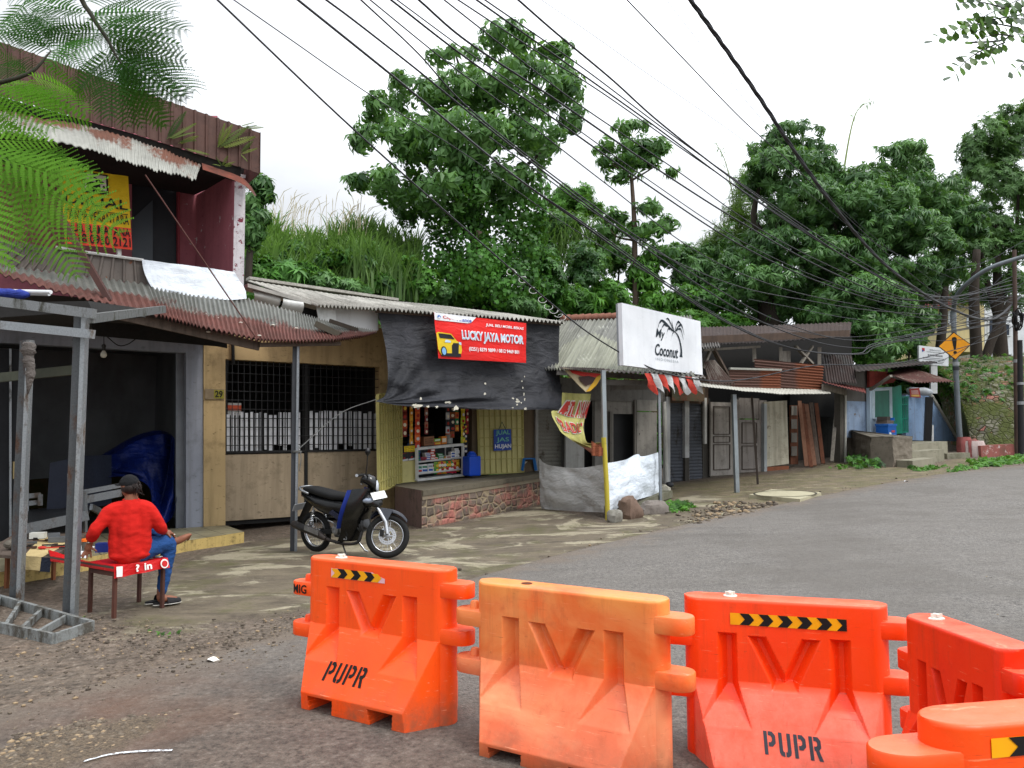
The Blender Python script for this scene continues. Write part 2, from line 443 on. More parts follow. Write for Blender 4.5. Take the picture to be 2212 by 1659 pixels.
GRAV = [(p.x, p.y) for p in [GND(*q) for q in [(-60, 1420), (120, 1385), (330, 1385), (640, 1335), (640, 1420), (420, 1450), (200, 1490), (-60, 1560)]]]
RUB = [(p.x, p.y) for p in [GND(*q) for q in [(1490, 1112), (1570, 1085), (1650, 1086), (1665, 1093), (1580, 1112), (1500, 1128)]]]
def axis(lo, hi, a, b, st, big):
    L_ = list(np.arange(a, b, st)); x = a
    k = st
    while x > lo: k = min(k*1.35, big); x -= k; L_.insert(0, x)
    x = L_[-1]; k = st
    while x < hi: k = min(k*1.35, big); x += k; L_.append(x)
    return np.array(L_)
def field(name, xs, ys, mat, zf, attrs, mask=None):
    X, Y = np.meshgrid(xs, ys); P = np.stack([X.ravel(), Y.ravel()], 1); Z = zf(P); nx, ny = len(xs), len(ys)
    me = bpy.data.meshes.new(name)
    i = (np.arange(ny-1)[:, None]*nx + np.arange(nx-1)[None, :]).ravel(); F = np.stack([i, i+1, i+nx+1, i+nx], 1)
    if mask is not None: F = F[mask(P)[F].all(1)]
    me.vertices.add(len(P)); me.vertices.foreach_set('co', np.column_stack([P, Z]).ravel().astype(np.float32))
    me.loops.add(F.size); me.loops.foreach_set('vertex_index', F.ravel().astype(np.int32)); me.polygons.add(len(F)); me.polygons.foreach_set('loop_start', (np.arange(len(F))*4).astype(np.int32))
    me.polygons.foreach_set('use_smooth', np.ones(len(F), bool))
    for k, v in attrs(P).items():
        a = me.attributes.new(k, 'FLOAT', 'POINT'); a.data.foreach_set('value', v.astype(np.float32))
    me.update(); me.validate(); me.materials.append(mat); o = bpy.data.objects.new(name, me); COL.objects.link(o); return o
def wob(P, s=1.0): return np.array([noise.noise(V((x*s, y*s, 0))) for x, y in P])

t = NT('earth_and_old_concrete')
ap, fp, gv, pt = t.attr('apron'), t.attr('far'), t.attr('gravel'), t.attr('pit')
nb, nm, nf = t.noise(.8, 7, .65), t.noise(3.2, 7, .68), t.noise(38, 6, .75)
along = t.map((.7, 3.4, 1), rot=(0, 0, R(-36))); ns = t.noise(1.15, 8, .66, vec=along, dist=.9); ns2 = t.noise(2.7, 8, .7, vec=along, dist=.8)
earth = t.mix(t.ramp(nm, .3, .7), lin('4f463d'), lin('7a6d60')); earth = t.mix(t.ramp(nb, .42, .66, 0, .8), earth, lin('57473b'))
earth = t.mix(t.ramp(nf, .52, .75, 0, .6), earth, lin('857c72'))
g2 = t.noise(15, 7, .78); earth = t.mix(t.ramp(g2, .5, .62, 0, .8), earth, lin('352e27')); earth = t.mix(t.ramp(g2, .45, .35, 0, .6), earth, lin('978b7d'))
con = t.mix(t.ramp(nm, .3, .72), lin('463e34'), lin('6b6152'))
con = t.mix(t.ramp(ns, .44, .66, 0, .55), con, lin('786e5b'))
wid = t.noise(.62, 9, .66, vec=t.map((.95, 1.5, 1), rot=(0, 0, R(-36)), loc=(3, 1, 0)), dist=1.3)
m1 = t.math('MAXIMUM', t.ramp(wid, .52, .56), t.math('MULTIPLY', t.ramp(ns2, .58, .64, 0, .8), t.ramp(wid, .44, .52)))
con = t.mix(m1, con, t.mix(t.ramp(nf, .3, .75), lin('827a66'), lin('a09883')))
con = t.mix(t.ramp(t.noise(1.3, 7, .7, vec=t.map((1, 1, 1), loc=(4, 2, 0))), .5, .68, 0, .75), con, lin('4d4d2a'))
con = t.mix(t.ramp(nf, .6, .8, 0, .45), con, lin('2c2620')); con = t.mix(t.ramp(g2, .55, .72, 0, .6), con, lin('352f26'))
far = t.mix(t.ramp(nm, .3, .7), lin('4d443a'), lin('857762')); far = t.mix(t.ramp(ns2, .46, .62, 0, .85), far, lin('55582f')); far = t.mix(t.ramp(ns, .6, .66, 0, .7), far, lin('a69c80'))
j = t.math('ADD', t.math('MULTIPLY', t.math('SUBTRACT', nm, .5), 1.5), t.math('MULTIPLY', t.math('SUBTRACT', nf, .5), .5))
ka = t.ramp(t.math('ADD', ap, j), -.12, .1); kf = t.ramp(t.math('ADD', fp, j), -.2, .15)
pit = t.mix(t.ramp(t.vor(30, out=0), .05, .5), lin('3a322a'), lin('8f7d66'))
col = t.mix(kf, earth, far); col = t.mix(ka, col, con)
col = t.mix(t.ramp(t.math('ADD', pt, t.math('MULTIPLY', j, .3)), -.04, .05), col, pit)
hh = t.math('ADD', t.math('MULTIPLY', nf, .6), t.math('MULTIPLY', t.vor(26), .9)); hh = t.math('ADD', hh, t.math('MULTIPLY', nm, .8))
hh = t.math('ADD', t.math('MULTIPLY', hh, t.ramp(ka, 0, 1, 1, .3)), t.math('MULTIPLY', m1, t.math('MULTIPLY', ka, .4)))
t.bump(hh, .6, .03)
MGROUND = t.out(col, t.ramp(nm, .3, .7, .62, .95), 0, .3)
def g_attr(P): return {'apron': sdist(P, APRON), 'far': sdist(P, FARP), 'gravel': sdist(P, GRAV), 'pit': sdist(P, PIT)}
def g_z(P):
    z = gzn(P[:, 0], P[:, 1]); near = (P[:, 1] < 34) & (np.abs(P[:, 0]) < 24)
    wz = np.zeros(len(P)); wz[near] = wob(P[near], 1.3)*.012 + wob(P[near], 6)*.007
    pz = np.clip(sdist(P, PIT)*.25+.01, 0, .045)
    return z + wz - pz - .012
ground = field('ground', axis(-90, 110, -9, 17, .13, 9), axis(-40, 140, 1.2, 27, .13, 9), MGROUND, g_z, g_attr)
tag(ground, 'brown earth and patchy old concrete in front of the shops', kind='structure')

# road
t = NT('asphalt'); e = t.attr('edge'); bot = t.attr('brown')
nb, nm, nf = t.noise(.55, 6, .6), t.noise(2.6, 8, .7), t.noise(70, 5, .8)
al = t.map((.5, 2.6, 1), rot=(0, 0, R(-34))); ns = t.noise(1.2, 8, .68, vec=al, dist=.4)
g2 = t.noise(26, 5, .8)
c = t.mix(t.ramp(nf, .36, .64), lin('4a4744'), lin('827d77')); c = t.mix(t.ramp(g2, .53, .6, 0, .72), c, lin('353230')); c = t.mix(t.ramp(g2, .46, .38, 0, .4), c, lin('9a958c'))
c = t.mix(t.ramp(nb, .35, .68, 0, .6), c, lin('67625c')); c = t.mix(t.ramp(ns, .52, .7, 0, .3), c, lin('403c37'))
c = t.mix(t.ramp(t.noise(.4, 6, .62), .5, .57, 0, .5), c, lin('58534d')); c = t.mix(t.ramp(t.noise(3.3, 8, .72, vec=al), .55, .72, 0, .25), c, lin('8a867d'))
br = t.mix(t.ramp(nm, .3, .7), lin('4a413a'), lin('75695e')); br = t.mix(t.ramp(g2, .5, .62, 0, .8), br, lin('352e28')); br = t.mix(t.ramp(g2, .45, .35, 0, .6), br, lin('8f857a')); br = t.mix(t.ramp(nb, .5, .66, 0, .7), br, lin('664b3b')); br = t.mix(t.ramp(nf, .55, .8, 0, .65), br, lin('77736e'))
c = t.mix(t.ramp(t.math('ADD', bot, t.math('MULTIPLY', t.math('SUBTRACT', nb, .5), 1.6)), -.1, 1.0), c, br)
er = t.mix(t.ramp(nf, .3, .7), lin('4b4036'), lin('85786a'))
k = t.ramp(t.math('ADD', e, t.math('MULTIPLY', t.math('SUBTRACT', nm, .5), 1.5)), .0, .25)
c = t.mix(t.math('MULTIPLY', t.math('SUBTRACT', 1, k), t.attr('soft')), c, er); c = t.mix(t.ramp(t.math('ADD', t.attr('pit'), t.math('MULTIPLY', t.math('SUBTRACT', nm, .5), .5)), -.03, .05), c, t.mix(t.ramp(nf, .35, .65), lin('2e2720'), lin('7a6a56')))
c = t.mix(t.ramp(t.math('ADD', e, t.math('MULTIPLY', t.math('SUBTRACT', nm, .5), 2.2)), .0, .55, .8, 0), c, er)
crk = t.vor(.55, vec=t.map((1, 1, 1), rot=(0, 0, .6)), feature='DISTANCE_TO_EDGE')
pass
h = t.math('ADD', t.math('ADD', nf, g2), t.math('MULTIPLY', nm, .5)); h = t.math('ADD', h, t.math('MULTIPLY', t.vor(60), .6)); t.bump(h, .75, .013)
MROAD = t.out(c, t.ramp(nm, .3, .7, .55, .85), 0, .4)
# edge polyline -> sheet: rows step away from the edge towards the camera side
EP = np.array([(p.x, p.y) for p in EDGE2]); tg = np.gradient(EP, axis=0); tg /= np.linalg.norm(tg, axis=1)[:, None]; nrm = np.stack([tg[:, 1], -tg[:, 0]], 1)
nrm = nrm*0 + np.array([.52, -.854])
offs = [0, .04, .1] + [.2+.14*i for i in range(28)] + [4.5, 5.2, 6.5, 8, 10, 14, 20]
m = MB(); ve = []; nE = len(EP)
for o_ in offs:
    for i in range(nE):
        rag = .03*nz(EP[i, 0]*4, EP[i, 1]*4)+.02*nz(EP[i, 0]*13, EP[i, 1]*13) if o_ == 0 else 0
        x, y = EP[i]+nrm[i]*(o_-rag); m.v.append((x, y, gz(x, y) + (-.03 if o_ == 0 else .004+.02*min(1, o_/1.5)))); ve.append((o_, x, y))
for r_ in range(len(offs)-1):
    for i in range(nE-1): m.f.append((r_*nE+i, r_*nE+nE+i, r_*nE+nE+i+1, r_*nE+i+1)); m.mi.append(0)
road = m.build('road', MROAD, smooth=True)
for nm_, fn in (('edge', lambda o_, x, y: o_), ('soft', lambda o_, x, y: min(1, max(0, (-.3-x)/1.2))*1.0 if y < 12 else 0), ('pit', lambda o_, x, y: float(sdist(np.array([(x, y)]), PIT)[0]) if o_ < 4 and y < 6 else -1), ('brown', lambda o_, x, y: min(1.4, (5.6-y)/2.2 - x*.25) if y < 9 else -1)):
    a = road.data.attributes.new(nm_, 'FLOAT', 'POINT'); a.data.foreach_set('value', [fn(*q) for q in ve])
tag(road, 'worn grey asphalt road curving away to the right', kind='structure')

# stones
ICO = []
bm = bmesh.new(); bmesh.ops.create_icosphere(bm, subdivisions=1, radius=1); bm.verts.ensure_lookup_table()
for v_ in bm.verts: v_.co *= 1+.28*nz(v_.co.x*2+9, v_.co.y*2, v_.co.z*2)
OCT = [tuple(v_.co) for v_ in bm.verts]; OF = [tuple(x.index for x in f.verts) for f in bm.faces]; bm.free()
def scatter(poly, n, pad=0.0):
    A = np.array(poly); lo, hi = A.min(0)-pad, A.max(0)+pad; P = rng.uniform(lo, hi, (n, 2)); d = sdist(P, poly); return P[d > -pad*rng.random(len(P))**2]
def rndrot(n): return frames(rng.normal(size=(n, 3)), rng.normal(size=(n, 3)))
def stonefield(name, poly, n, smin, smax, pad, label, dz=0.0):
    P = scatter(poly, n, pad); k = len(P); s = smin + (smax-smin)*rng.random(k)**4
    z = gzn(P[:, 0], P[:, 1]) + dz + s*.12
    o = leaves(name, np.array(OCT)*np.array([1, .75, .45]), OF, np.column_stack([P, z]), np.stack([frames(np.column_stack([np.cos(a), np.sin(a), .0*a])) for a in [rng.uniform(0, 6.28, k)]])[0], rng.random(k), MSTONE, None, s)
    return tag(o, label, kind='stuff')
t = NT('stones'); a = t.attr('tone'); c = t.mix(a, lin('463f38'), lin('857a6b')); c = t.mix(t.ramp(a, .8, .82, 0, .8), c, lin('a08a6c')); c = t.mix(t.ramp(t.noise(60), .3, .7, 0, .4), c, lin('4c4238')); MSTONE = t.out(c, .9, 0, .2)
stonefield('gravel', PIT, 4600, .006, .024, .1, 'loose gravel in the pothole of the road edge', .012)
stonefield('gravel', GRAV, 2600, .005, .022, .5, 'small stones spread over the broken road edge', 0.01)
stonefield('gravel', RUB, 1300, .02, .075, .25, 'brown rubble between the concrete slab and the road')
stonefield('gravel', [(p.x, p.y) for p in [GND(*q) for q in [(180, 1330), (300, 1345), (420, 1372), (620, 1335), (600, 1372), (350, 1415), (150, 1400)]]], 1500, .006, .022, .2, 'stones by the edge of the old concrete', 0.0)
ed = [(p.x, p.y) for p in EDGE2[60:205]]; edp = ed + [(x-.25, y+.3) for x, y in reversed(ed)]
stonefield('gravel', edp, 2600, .01, .04, .12, 'crumbled asphalt bits along the road edge')

# hillside behind the shops
def hill(tt, o):
    base = FS.a + FS.d*tt - FS.n*o
    prof = [(3.6, .0), (4.6, 1.4), (6.2, 3.9), (8.0, 5.4), (12, 6.8), (22, 7.6), (70, 9)]
    for (a, za), (b, zb) in zip(prof, prof[1:]):
        if a <= o <= b: z = za+(zb-za)*(o-a)/(b-a); break
    k = max(0.0, min(1.0, (tt-18)/7)); z = z*(1-k) + k*min(z, 3.2+(.12*max(0, o-8)))*.95
    g = gz(base.x, base.y)*(1-min(1, max(0, (o-20)/30)))
    return V((base.x, base.y, g + z + .35*nz(base.x*.6, base.y*.6)*min(1, (o-3.6)/2)))
t = NT('hill_earth'); n1, n2 = t.noise(1.2, 6), t.noise(9, 6, .7)
MHILL = t.out(t.mix(t.ramp(n2, .3, .7), t.mix(n1, lin('1c2410'), lin('2c3316')), lin('42331f')), .95, 0, .1)
OS = [3.6, 4.1, 4.6, 5.4, 6.2, 7, 8, 10, 12, 16, 22, 40, 70]
m = MB(); TS = np.linspace(-14, 60, 120)
for o_ in OS:
    for tt in TS: m.v.append(tuple(hill(tt, o_)))
nT = len(TS)
for r_ in range(len(OS)-1):
    for i in range(nT-1): m.f.append((r_*nT+i, r_*nT+i+1, r_*nT+nT+i+1, r_*nT+nT+i)); m.mi.append(0)
tag(m.build('hillside', MHILL, smooth=True), 'dark overgrown hillside rising behind the shops', kind='structure')
# ---------------------------------------------------------------- plastic road barriers
BH, BW, BR = .84, 1.0, .085
def barrier_mesh():
    xs = np.unique(np.concatenate([np.linspace(-.5, .5, 236), -.5+.085*(1-np.cos(np.linspace(0, math.pi/2, 12))), .5-.085*(1-np.cos(np.linspace(0, math.pi/2, 12)))]))
    zs = np.unique(np.concatenate([np.linspace(0, BH, 190), [.084, .0855, .449, .451], BH-.016*(1-np.sin(np.linspace(0, math.pi/2, 6)))]))
    X, Z = np.meshgrid(xs, zs); A = np.abs(X)
    hs = np.sqrt(np.maximum(0, BR**2 - np.maximum(0, A-(.5-BR))**2))
    # upper edge rounding
    e = np.clip((Z-(BH-.016))/.016, 0, 1); hs = np.maximum(0, hs - .016*(1-np.sqrt(np.maximum(0, 1-e*e)))*np.minimum(1, hs/.03))
    hw = np.where(Z > .10, BR + .175*(.45-Z)/.35, .26 - .012*(.10-Z)/.1)
    hw = np.where(Z > .45, 0, hw)
    hside = BR - .004 + (.455-A)*(.18/.105)
    wed = np.minimum(hw, hside); wed = np.where((A < .455) & (Z <= .45), wed, 0)
    h = np.maximum(hs, wed)
    # four pressed-in grooves
    for xc in (-.27, .275):
        fl = BR-.058; ends = np.maximum(np.maximum(0, (Z-.655)*2.4), (.42-Z)*.95)
        wd = .012 + .02*np.clip((.45-Z)/.2, 0, 1)
        g = fl + np.maximum(ends, np.maximum(0, np.where(X < xc, np.abs(X-xc)-wd, (np.abs(X-xc)-wd)*1.6))*1.3)
        h = np.where(Z > .2, np.minimum(h, np.maximum(g, .01)), h)
    for s_ in (-1, 1):
        xc = s_*(.012+.112*np.clip((Z-.43)/.225, 0, 1.3))
        fl = BR-.05; ends = np.maximum(np.maximum(0, (Z-.65)*2.4), (.46-Z)*1.6)
        g = fl + np.maximum(ends, np.maximum(0, np.abs(X-xc)-.012)*1.5)
        h = np.where((Z > .37), np.minimum(h, np.maximum(g, .01)), h)
    # fork slots under the skirt
    sl = np.zeros_like(A, bool)
    for a_, b_ in ((-.305, -.125), (.12, .285)): sl |= (X > a_ + .25*(Z-.085)*-1*.6) & (X < b_ - .25*(.085-Z)*.6)
    h = np.where(sl & (Z < .085), np.minimum(h, BR*.9), h)
    nx, nzz = len(xs), len(zs); n = nx*nzz
    vf = np.column_stack([X.ravel(), -h.ravel(), Z.ravel()]); vb = np.column_stack([X.ravel(), h.ravel(), Z.ravel()])
    i = (np.arange(nzz-1)[:, None]*nx + np.arange(nx-1)[None, :]).ravel()
    Ff = np.stack([i, i+1, i+nx+1, i+nx], 1); Fb = np.stack([i, i+nx, i+nx+1, i+1], 1) + n
    k = np.arange(nx-1); top = (nzz-1)*nx
    Ft = np.stack([top+k, top+k+1, n+top+k+1, n+top+k], 1); Fd = np.stack([k+1, k, n+k, n+k+1], 1)
    me = bpy.data.meshes.new('barrier_shell'); me.from_pydata(np.vstack([vf, vb]).tolist(), [], np.vstack([Ff, Fb, Ft, Fd]).tolist())
    bm = bmesh.new(); bm.from_mesh(me); bmesh.ops.remove_doubles(bm, verts=bm.verts, dist=.0002); bm.to_mesh(me); bm.free()
    me.polygons.foreach_set('use_smooth', [True]*len(me.polygons)); me.set_sharp_from_angle(angle=R(34)); me.update(); return me
BMESH = barrier_mesh()
def orange(kind):
    t = NT('orange_plastic'); g = t.co('Object'); x, y, z = t.sep(g)
    n1, n2, nf = t.noise(2.2, 5, .6), t.noise(7, 7, .7), t.noise(90, 3)
    if kind == 'new':
        c = t.mix(t.ramp(n1, .3, .7), lin('f94a06'), lin('ff5a10'))
        c = t.mix(t.ramp(n2, .6, .8, 0, .25), c, lin('c83c08'))
    elif kind == 'red':
        c = t.mix(t.ramp(n1, .3, .7), lin('f43c08'), lin('f84a12'))
        low = t.ramp(z, .40, .46, 1, 0); front = t.ramp(y, -.085, -.1)
        scuff_light = t.noise(5, 8, .72); scr = t.noise(11, 6, .7, vec=t.map((3.5, 1, .5), rot=(0, .15, 0)))
        m = t.math('MULTIPLY', t.math('MULTIPLY', low, front), t.ramp(scuff_light, .3, .62, .25, .9))  # paler skirt front: scuffs, plus the light on its slope painted in
        c = t.mix(m, c, lin('ff7a62')); c = t.mix(t.math('MULTIPLY', t.math('MULTIPLY', low, front), t.ramp(scr, .62, .68, 0, .55)), c, lin('b0301c'))
    elif kind == 'deep':
        c = t.mix(t.ramp(n1, .3, .7), lin('e62c08'), lin('f23c10')); c = t.mix(t.ramp(n2, .58, .75, 0, .3), c, lin('b81c06'))
    elif kind == 'faded':
        p = t.noise(1.7, 5, .62, vec=t.map((1, 1, 1), loc=(3.3, 1, 7)), dist=.6)
        c = t.mix(t.ramp(p, .36, .62), lin('e05a1c'), lin('ea8a4c'))
        c = t.mix(t.ramp(t.noise(2.4, 4, .55, vec=t.map((1, 1, 1), loc=(9, 4, 2))), .52, .66, 0, .75), c, lin('fb5a12'))
        low = t.ramp(z, .36, .5, 1, 0); c = t.mix(t.math('MULTIPLY', low, t.ramp(n1, .25, .6, .45, .95)), c, t.mix(t.ramp(p, .4, .6), lin('e06e48'), lin('ea986e')))
        c = t.mix(t.ramp(n2, .57, .75, 0, .45), c, lin('b4502e')); c = t.mix(t.ramp(z, .10, .02, 0, .6), c, lin('8f5330'))
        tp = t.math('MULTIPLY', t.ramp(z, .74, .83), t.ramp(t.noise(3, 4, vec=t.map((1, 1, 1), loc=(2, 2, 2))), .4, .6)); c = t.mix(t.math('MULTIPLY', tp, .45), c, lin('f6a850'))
    dirt = t.noise(3.4, 8, .72)
    c = t.mix(t.math('MULTIPLY', t.ramp(z, .0, .26, .8, .0), t.ramp(dirt, .42, .66)), c, lin('74553f'))
    for ro, lo, cl_ in ((.5, 1, 'ffb48c'), (-.4, 5, '9c3a18'), (1.3, 9, 'ffa070')): c = t.mix(t.ramp(t.noise(13, 5, .72, vec=t.map((.3, 1, 7), rot=(0, ro, 0), loc=(lo, 0, lo))), .645, .68, 0, .5), c, lin(cl_))
    c = t.mix(t.ramp(t.noise(38, 6, .7), .64, .72, 0, .3), c, lin('8a3a18'))
    dr = t.noise(4, 6, .7, vec=t.map((2.6, 2.6, .25), loc=(1, 7, 0))); c = t.mix(t.ramp(dr, .54, .74, 0, .34), c, lin('8f3c1c'))
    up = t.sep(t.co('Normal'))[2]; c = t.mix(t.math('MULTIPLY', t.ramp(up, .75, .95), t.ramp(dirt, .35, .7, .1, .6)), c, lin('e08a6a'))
    t.bump(t.math('ADD', nf, t.math('MULTIPLY', n1, 3)), .06, .01)
    return t.out(c, t.ramp(n2, .3, .7, .3, .52), 0, .42)
MWHITECAP = plain('d8d4c8', .5, 0, .1, 9, .05, dirt='8a8272')
MBLACKP = paint('101010', .6); MYEL = paint('f2a80a', .45); MPINK = paint('e6b6bd', .6); MGREYP = paint('3a4048', .7)
def lug(mb, side, z0, pin):
    n = 14; x0 = side*.455; L_ = .10 if side > 0 else .128; r = .074; pts = []
    for k in range(n+1):
        a = -math.pi/2 + math.pi*k/n; pts.append((x0+side*(L_-r*0+math.cos(a)*r*1.0 - r*.2), math.sin(a)*r))
    pts = [(x0, r)] + pts[::-1] + [(x0, -r)]
    if side > 0: pts = pts[::-1]
    H_ = .08
    lo = [V((x, y, z0)) for x, y in pts]; c = V((x0+side*.06, 0, 0))
    rings = [(0, .96), (.005, 1), (H_-.005, 1), (H_, .96)]
    vs, fs, k = [], [], len(pts)
    for dz, sc_ in rings:
        for p in lo: vs.append((c.x+(p.x-c.x)*sc_, p.y*sc_, z0+dz))
    for i in range(3):
        for j in range(k): fs.append((i*k+j, i*k+(j+1) % k, (i+1)*k+(j+1) % k, (i+1)*k+j))
    fs += [tuple(range(k-1, -1, -1)), tuple(3*k+j for j in range(k))]; mb.add(vs, fs)
    if pin: mb.lathe([(.026, z0+H_-.003), (.024, z0+H_+.03), (.018, z0+H_+.04)], (x0+side*.085, 0, 0), 12)
def chevrons(parent, x0, x1, z, hgt, n, torn=False, sg=1):
    P = lambda u, v: V((x0+(x1-x0)*u, sg*(-BR-.0025), z+hgt*v))
    m = MB()
    tear = (lambda u: .0 if not torn else (.28*max(0, nz(u*9, 3))+max(0, (u-.78)*2.4))) if torn else (lambda u: 0)
    k = 40
    top = [P(i/k, 1-tear(i/k)) for i in range(k+1)]; m.poly([P(0, 0), P(1, 0)] + top[::-1])
    m.build('reflective_tape', MPINK if torn else MYEL, parent)
    yb, yk = MB(), MB()
    for i in range(n):
        w_ = 1/n; a = i*w_; q = w_*.5
        for mb_, o_ in ((yb, 0), (yk, q)):
            if torn and a+o_ > .87: continue
            vm = 1-(.0 if not torn else min(.42, tear(a+o_+q*.5)*1.1))
            ch = w_*.28; ps = [(a+o_, 0.02), (a+o_+q, 0.02), (a+o_+q+ch, .5), (a+o_+q, vm), (a+o_, vm), (a+o_+ch, .5)]
            if not torn: ps = [(min(1, u), v) for u, v in ps]
            mb_.poly([P(u, v)-V((0, sg*(.0012 if mb_ is yb else .002), 0)) for u, v in ps])
    yk.build('chevron_marking', MBLACKP, parent)
    if torn: yb.build('chevron_marking', MYEL, parent)
# stencil letters as polygons in a unit box (counter-free: stencil bridges)
STEN = {'P': [[(0, 0), (.26, 0), (.26, .46), (.26, 1), (0, 1)], [(.34, .82), (.5, .82), (.6, .74), (.6, .62), (.5, .54), (.34, .54), (.34, .36), (.62, .36), (.86, .52), (.86, .84), (.64, 1), (.34, 1)]],
        'U': [[(0, .16), (.1, .04), (.3, 0), (.38, 0), (.38, .2), (.3, .2), (.26, .26), (.26, 1), (0, 1)], [(.46, 0), (.6, 0), (.8, .08), (.86, .2), (.86, 1), (.6, 1), (.6, .28), (.55, .2), (.46, .2)]],
        'R': [[(0, 0), (.26, 0), (.26, 1), (0, 1)], [(.34, .82), (.5, .82), (.58, .76), (.58, .66), (.5, .6), (.34, .6), (.34, .42), (.42, .42), (.62, 0), (.92, 0), (.68, .44), (.84, .56), (.84, .86), (.66, 1), (.34, 1)]]}
def stencil(parent, word, xc, zc, wd, hg, mat, lean=.0, rot=0.0):
    m = MB(); n = len(word)
    def wedge_y(z): return -(BR + .175*(.45-z)/.35) - .0025
    for i, chh in enumerate(word):
        for pl in STEN[chh]:
            # refine the outline so it follows the sloping skirt
            pts = []
            for u, v in pl:
                x = (i+u*.92)/n*wd - wd/2 + lean*(v-.5)*hg; z = (v-.5)*hg
                x, z = x*math.cos(rot)-z*math.sin(rot), x*math.sin(rot)+z*math.cos(rot)
                pts.append(V((xc+x, wedge_y(zc+z), zc+z)))
            m.poly(pts)
    return m.build('stencilled_word', mat, parent)
def barrier(label, L_, Rr, kind, loT=BH, lean=(0, 0)):
    "L_, Rr: pixels of the two ends of the top's centre line"
    a, b = AT(*L_, 1), AT(*Rr, 1)
    def onz(px, z): d = ray(*px); return EYE + d*((z-CAMZ)/d.z)
    A, B = onz(L_, loT), onz(Rr, loT); d = B-A; W_ = d.length; c = (A+B)/2; yaw = math.atan2(d.y, d.x)
    o = bpy.data.objects.new('road_barrier', None); COL.objects.link(o)
    o.matrix_basis = Matrix.Translation((c.x, c.y, loT-BH)) @ Matrix.Rotation(yaw, 4, 'Z') @ Matrix.Diagonal((W_/BW, 1, 1, 1))
    tag(o, label, 'road barrier', 'orange plastic barriers across the road')
    def ch(ob): ob.matrix_parent_inverse = Matrix(); ob.parent = o; return ob
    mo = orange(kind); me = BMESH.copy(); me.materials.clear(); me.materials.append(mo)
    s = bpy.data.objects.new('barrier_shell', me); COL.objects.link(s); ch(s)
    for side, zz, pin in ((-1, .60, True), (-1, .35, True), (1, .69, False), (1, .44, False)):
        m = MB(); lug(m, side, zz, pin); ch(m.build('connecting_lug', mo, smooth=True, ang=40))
    return o, ch
class _P:                                     # parent proxy: children given in the barrier's own coordinates
    pass
_adopt0 = adopt
def adopt(o, p):
    if isinstance(p, _P): o.parent = p.o; o.matrix_parent_inverse = Matrix()
    else: _adopt0(o, p)
def cap_(p, x, mat=MWHITECAP):
    m = MB(); m.lathe([(.036, BH-.003), (.036, BH+.004), (.030, BH+.007), (.017, BH+.008), (.016, BH+.022), (.0, BH+.023)], (x, 0, 0), 14)
    m.box((x, 0, BH+.016), (.05, .012, .012)).box((x, 0, BH+.016), (.012, .05, .012))
    m.build('filler_cap', mat, p, ang=35)
def local(o): q = _P(); q.o = o; return q
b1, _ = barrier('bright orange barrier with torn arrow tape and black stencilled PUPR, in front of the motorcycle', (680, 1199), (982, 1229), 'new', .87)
q = local(b1); cap_(q, -.29); chevrons(q, -.29, .10, .735, .056, 4, torn=True); stencil(q, 'PUPR', -.075, .225, .29, .1, MBLACKP, .22)
fq = [(-.603, -.0765, .612), (-.492, -.0765, .612), (-.492, -.0765, .666), (-.603, -.0765, .666)]
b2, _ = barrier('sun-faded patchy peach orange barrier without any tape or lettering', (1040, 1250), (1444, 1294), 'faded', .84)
q = local(b2)
m = MB(); m.lathe([(.028, BH+.002), (.028, BH+.003), (0, BH+.003)], (-.23, 0, 0), 16); m.build('filler_hole', plain('5a2a12', .8), q)
b3, _ = barrier('red orange barrier with whole arrow tape and scuffed skirt stencilled PUPR in grey', (1478, 1282), (1916, 1305), 'red', .80)
q = local(b3); cap_(q, -.26); chevrons(q, -.26, .30, .72, .056, 6); stencil(q, 'PUPR', .03, .215, .28, .09, MGREYP, -.1, -.02)
b4, _ = barrier('deep red orange barrier seen almost end-on with white filler cap', (1984, 1324), (2212, 1402), 'deep', .84)
q = local(b4); cap_(q, -.30); stencil(q, 'PUPR', .0, .22, .3, .1, MBLACKP)
A5 = (2006, 1548)
b5, _ = barrier('nearest orange barrier cut off by the corner, only its rounded end showing', (2880, 1478), (1992, 1548), 'new', .84)
q = local(b5); chevrons(q, .405, -.25, .755, .05, 9, sg=-1)
# embossed letters on the lug of the first barrier
q = local(b1)
_e = EYE; EYE_ = EYE
m_ = TXT('MIG', [V(p) for p in fq], MBLACKP, q, 'lettering', off=0, bold=.02)
for v_ in m_.data.vertices: v_.co.y = -.0015-math.sqrt(max(.0001, .0755**2-max(0, -.568-v_.co.x)**2))
tag(m_)
# ---------------------------------------------------------------- shared building helpers
def slab(mb, pl, px, th=.12, o=0.0):
    "a flat piece on a facade plane, given by photograph points, thickness to the back"
    return mb.prism([pl.at(x, y, o) for x, y in px], -pl.n*th)
def rect(mb, pl, x0, x1, z0, z1, th=.12, o=0.0):
    return mb.prism([pl.z(x0, z0, o), pl.z(x1, z0, o), pl.z(x1, z1, o), pl.z(x0, z1, o)], -pl.n*th)
def corr(B, F, waves, amp, rows, sub=4, th=.012, trap=False):
    "corrugated sheet between a back line and a front line (polylines of points)"
    nu = int(waves*sub); up = V((0, 0, 1)); m = MB()
    def fn(u, v):
        p = lerp(polyl(B, u), polyl(F, u), v); ph = u*waves
        if trap: k = ph % 1; w_ = 1.0 if k < .18 else (0.0 if k > .3 and k < .88 else (1-(k-.18)/.12 if k < .5 else (k-.88)/.12)); w_ = w_*2-1
        else: w_ = math.sin(2*math.pi*ph)
        return p + up*(amp*w_ + .008*nz(p.x*1.2, p.y*1.2, v*3))
    m.grid(fn, nu, rows); m.grid(lambda u, v: fn(1-u, v)-up*th, nu, rows); return m
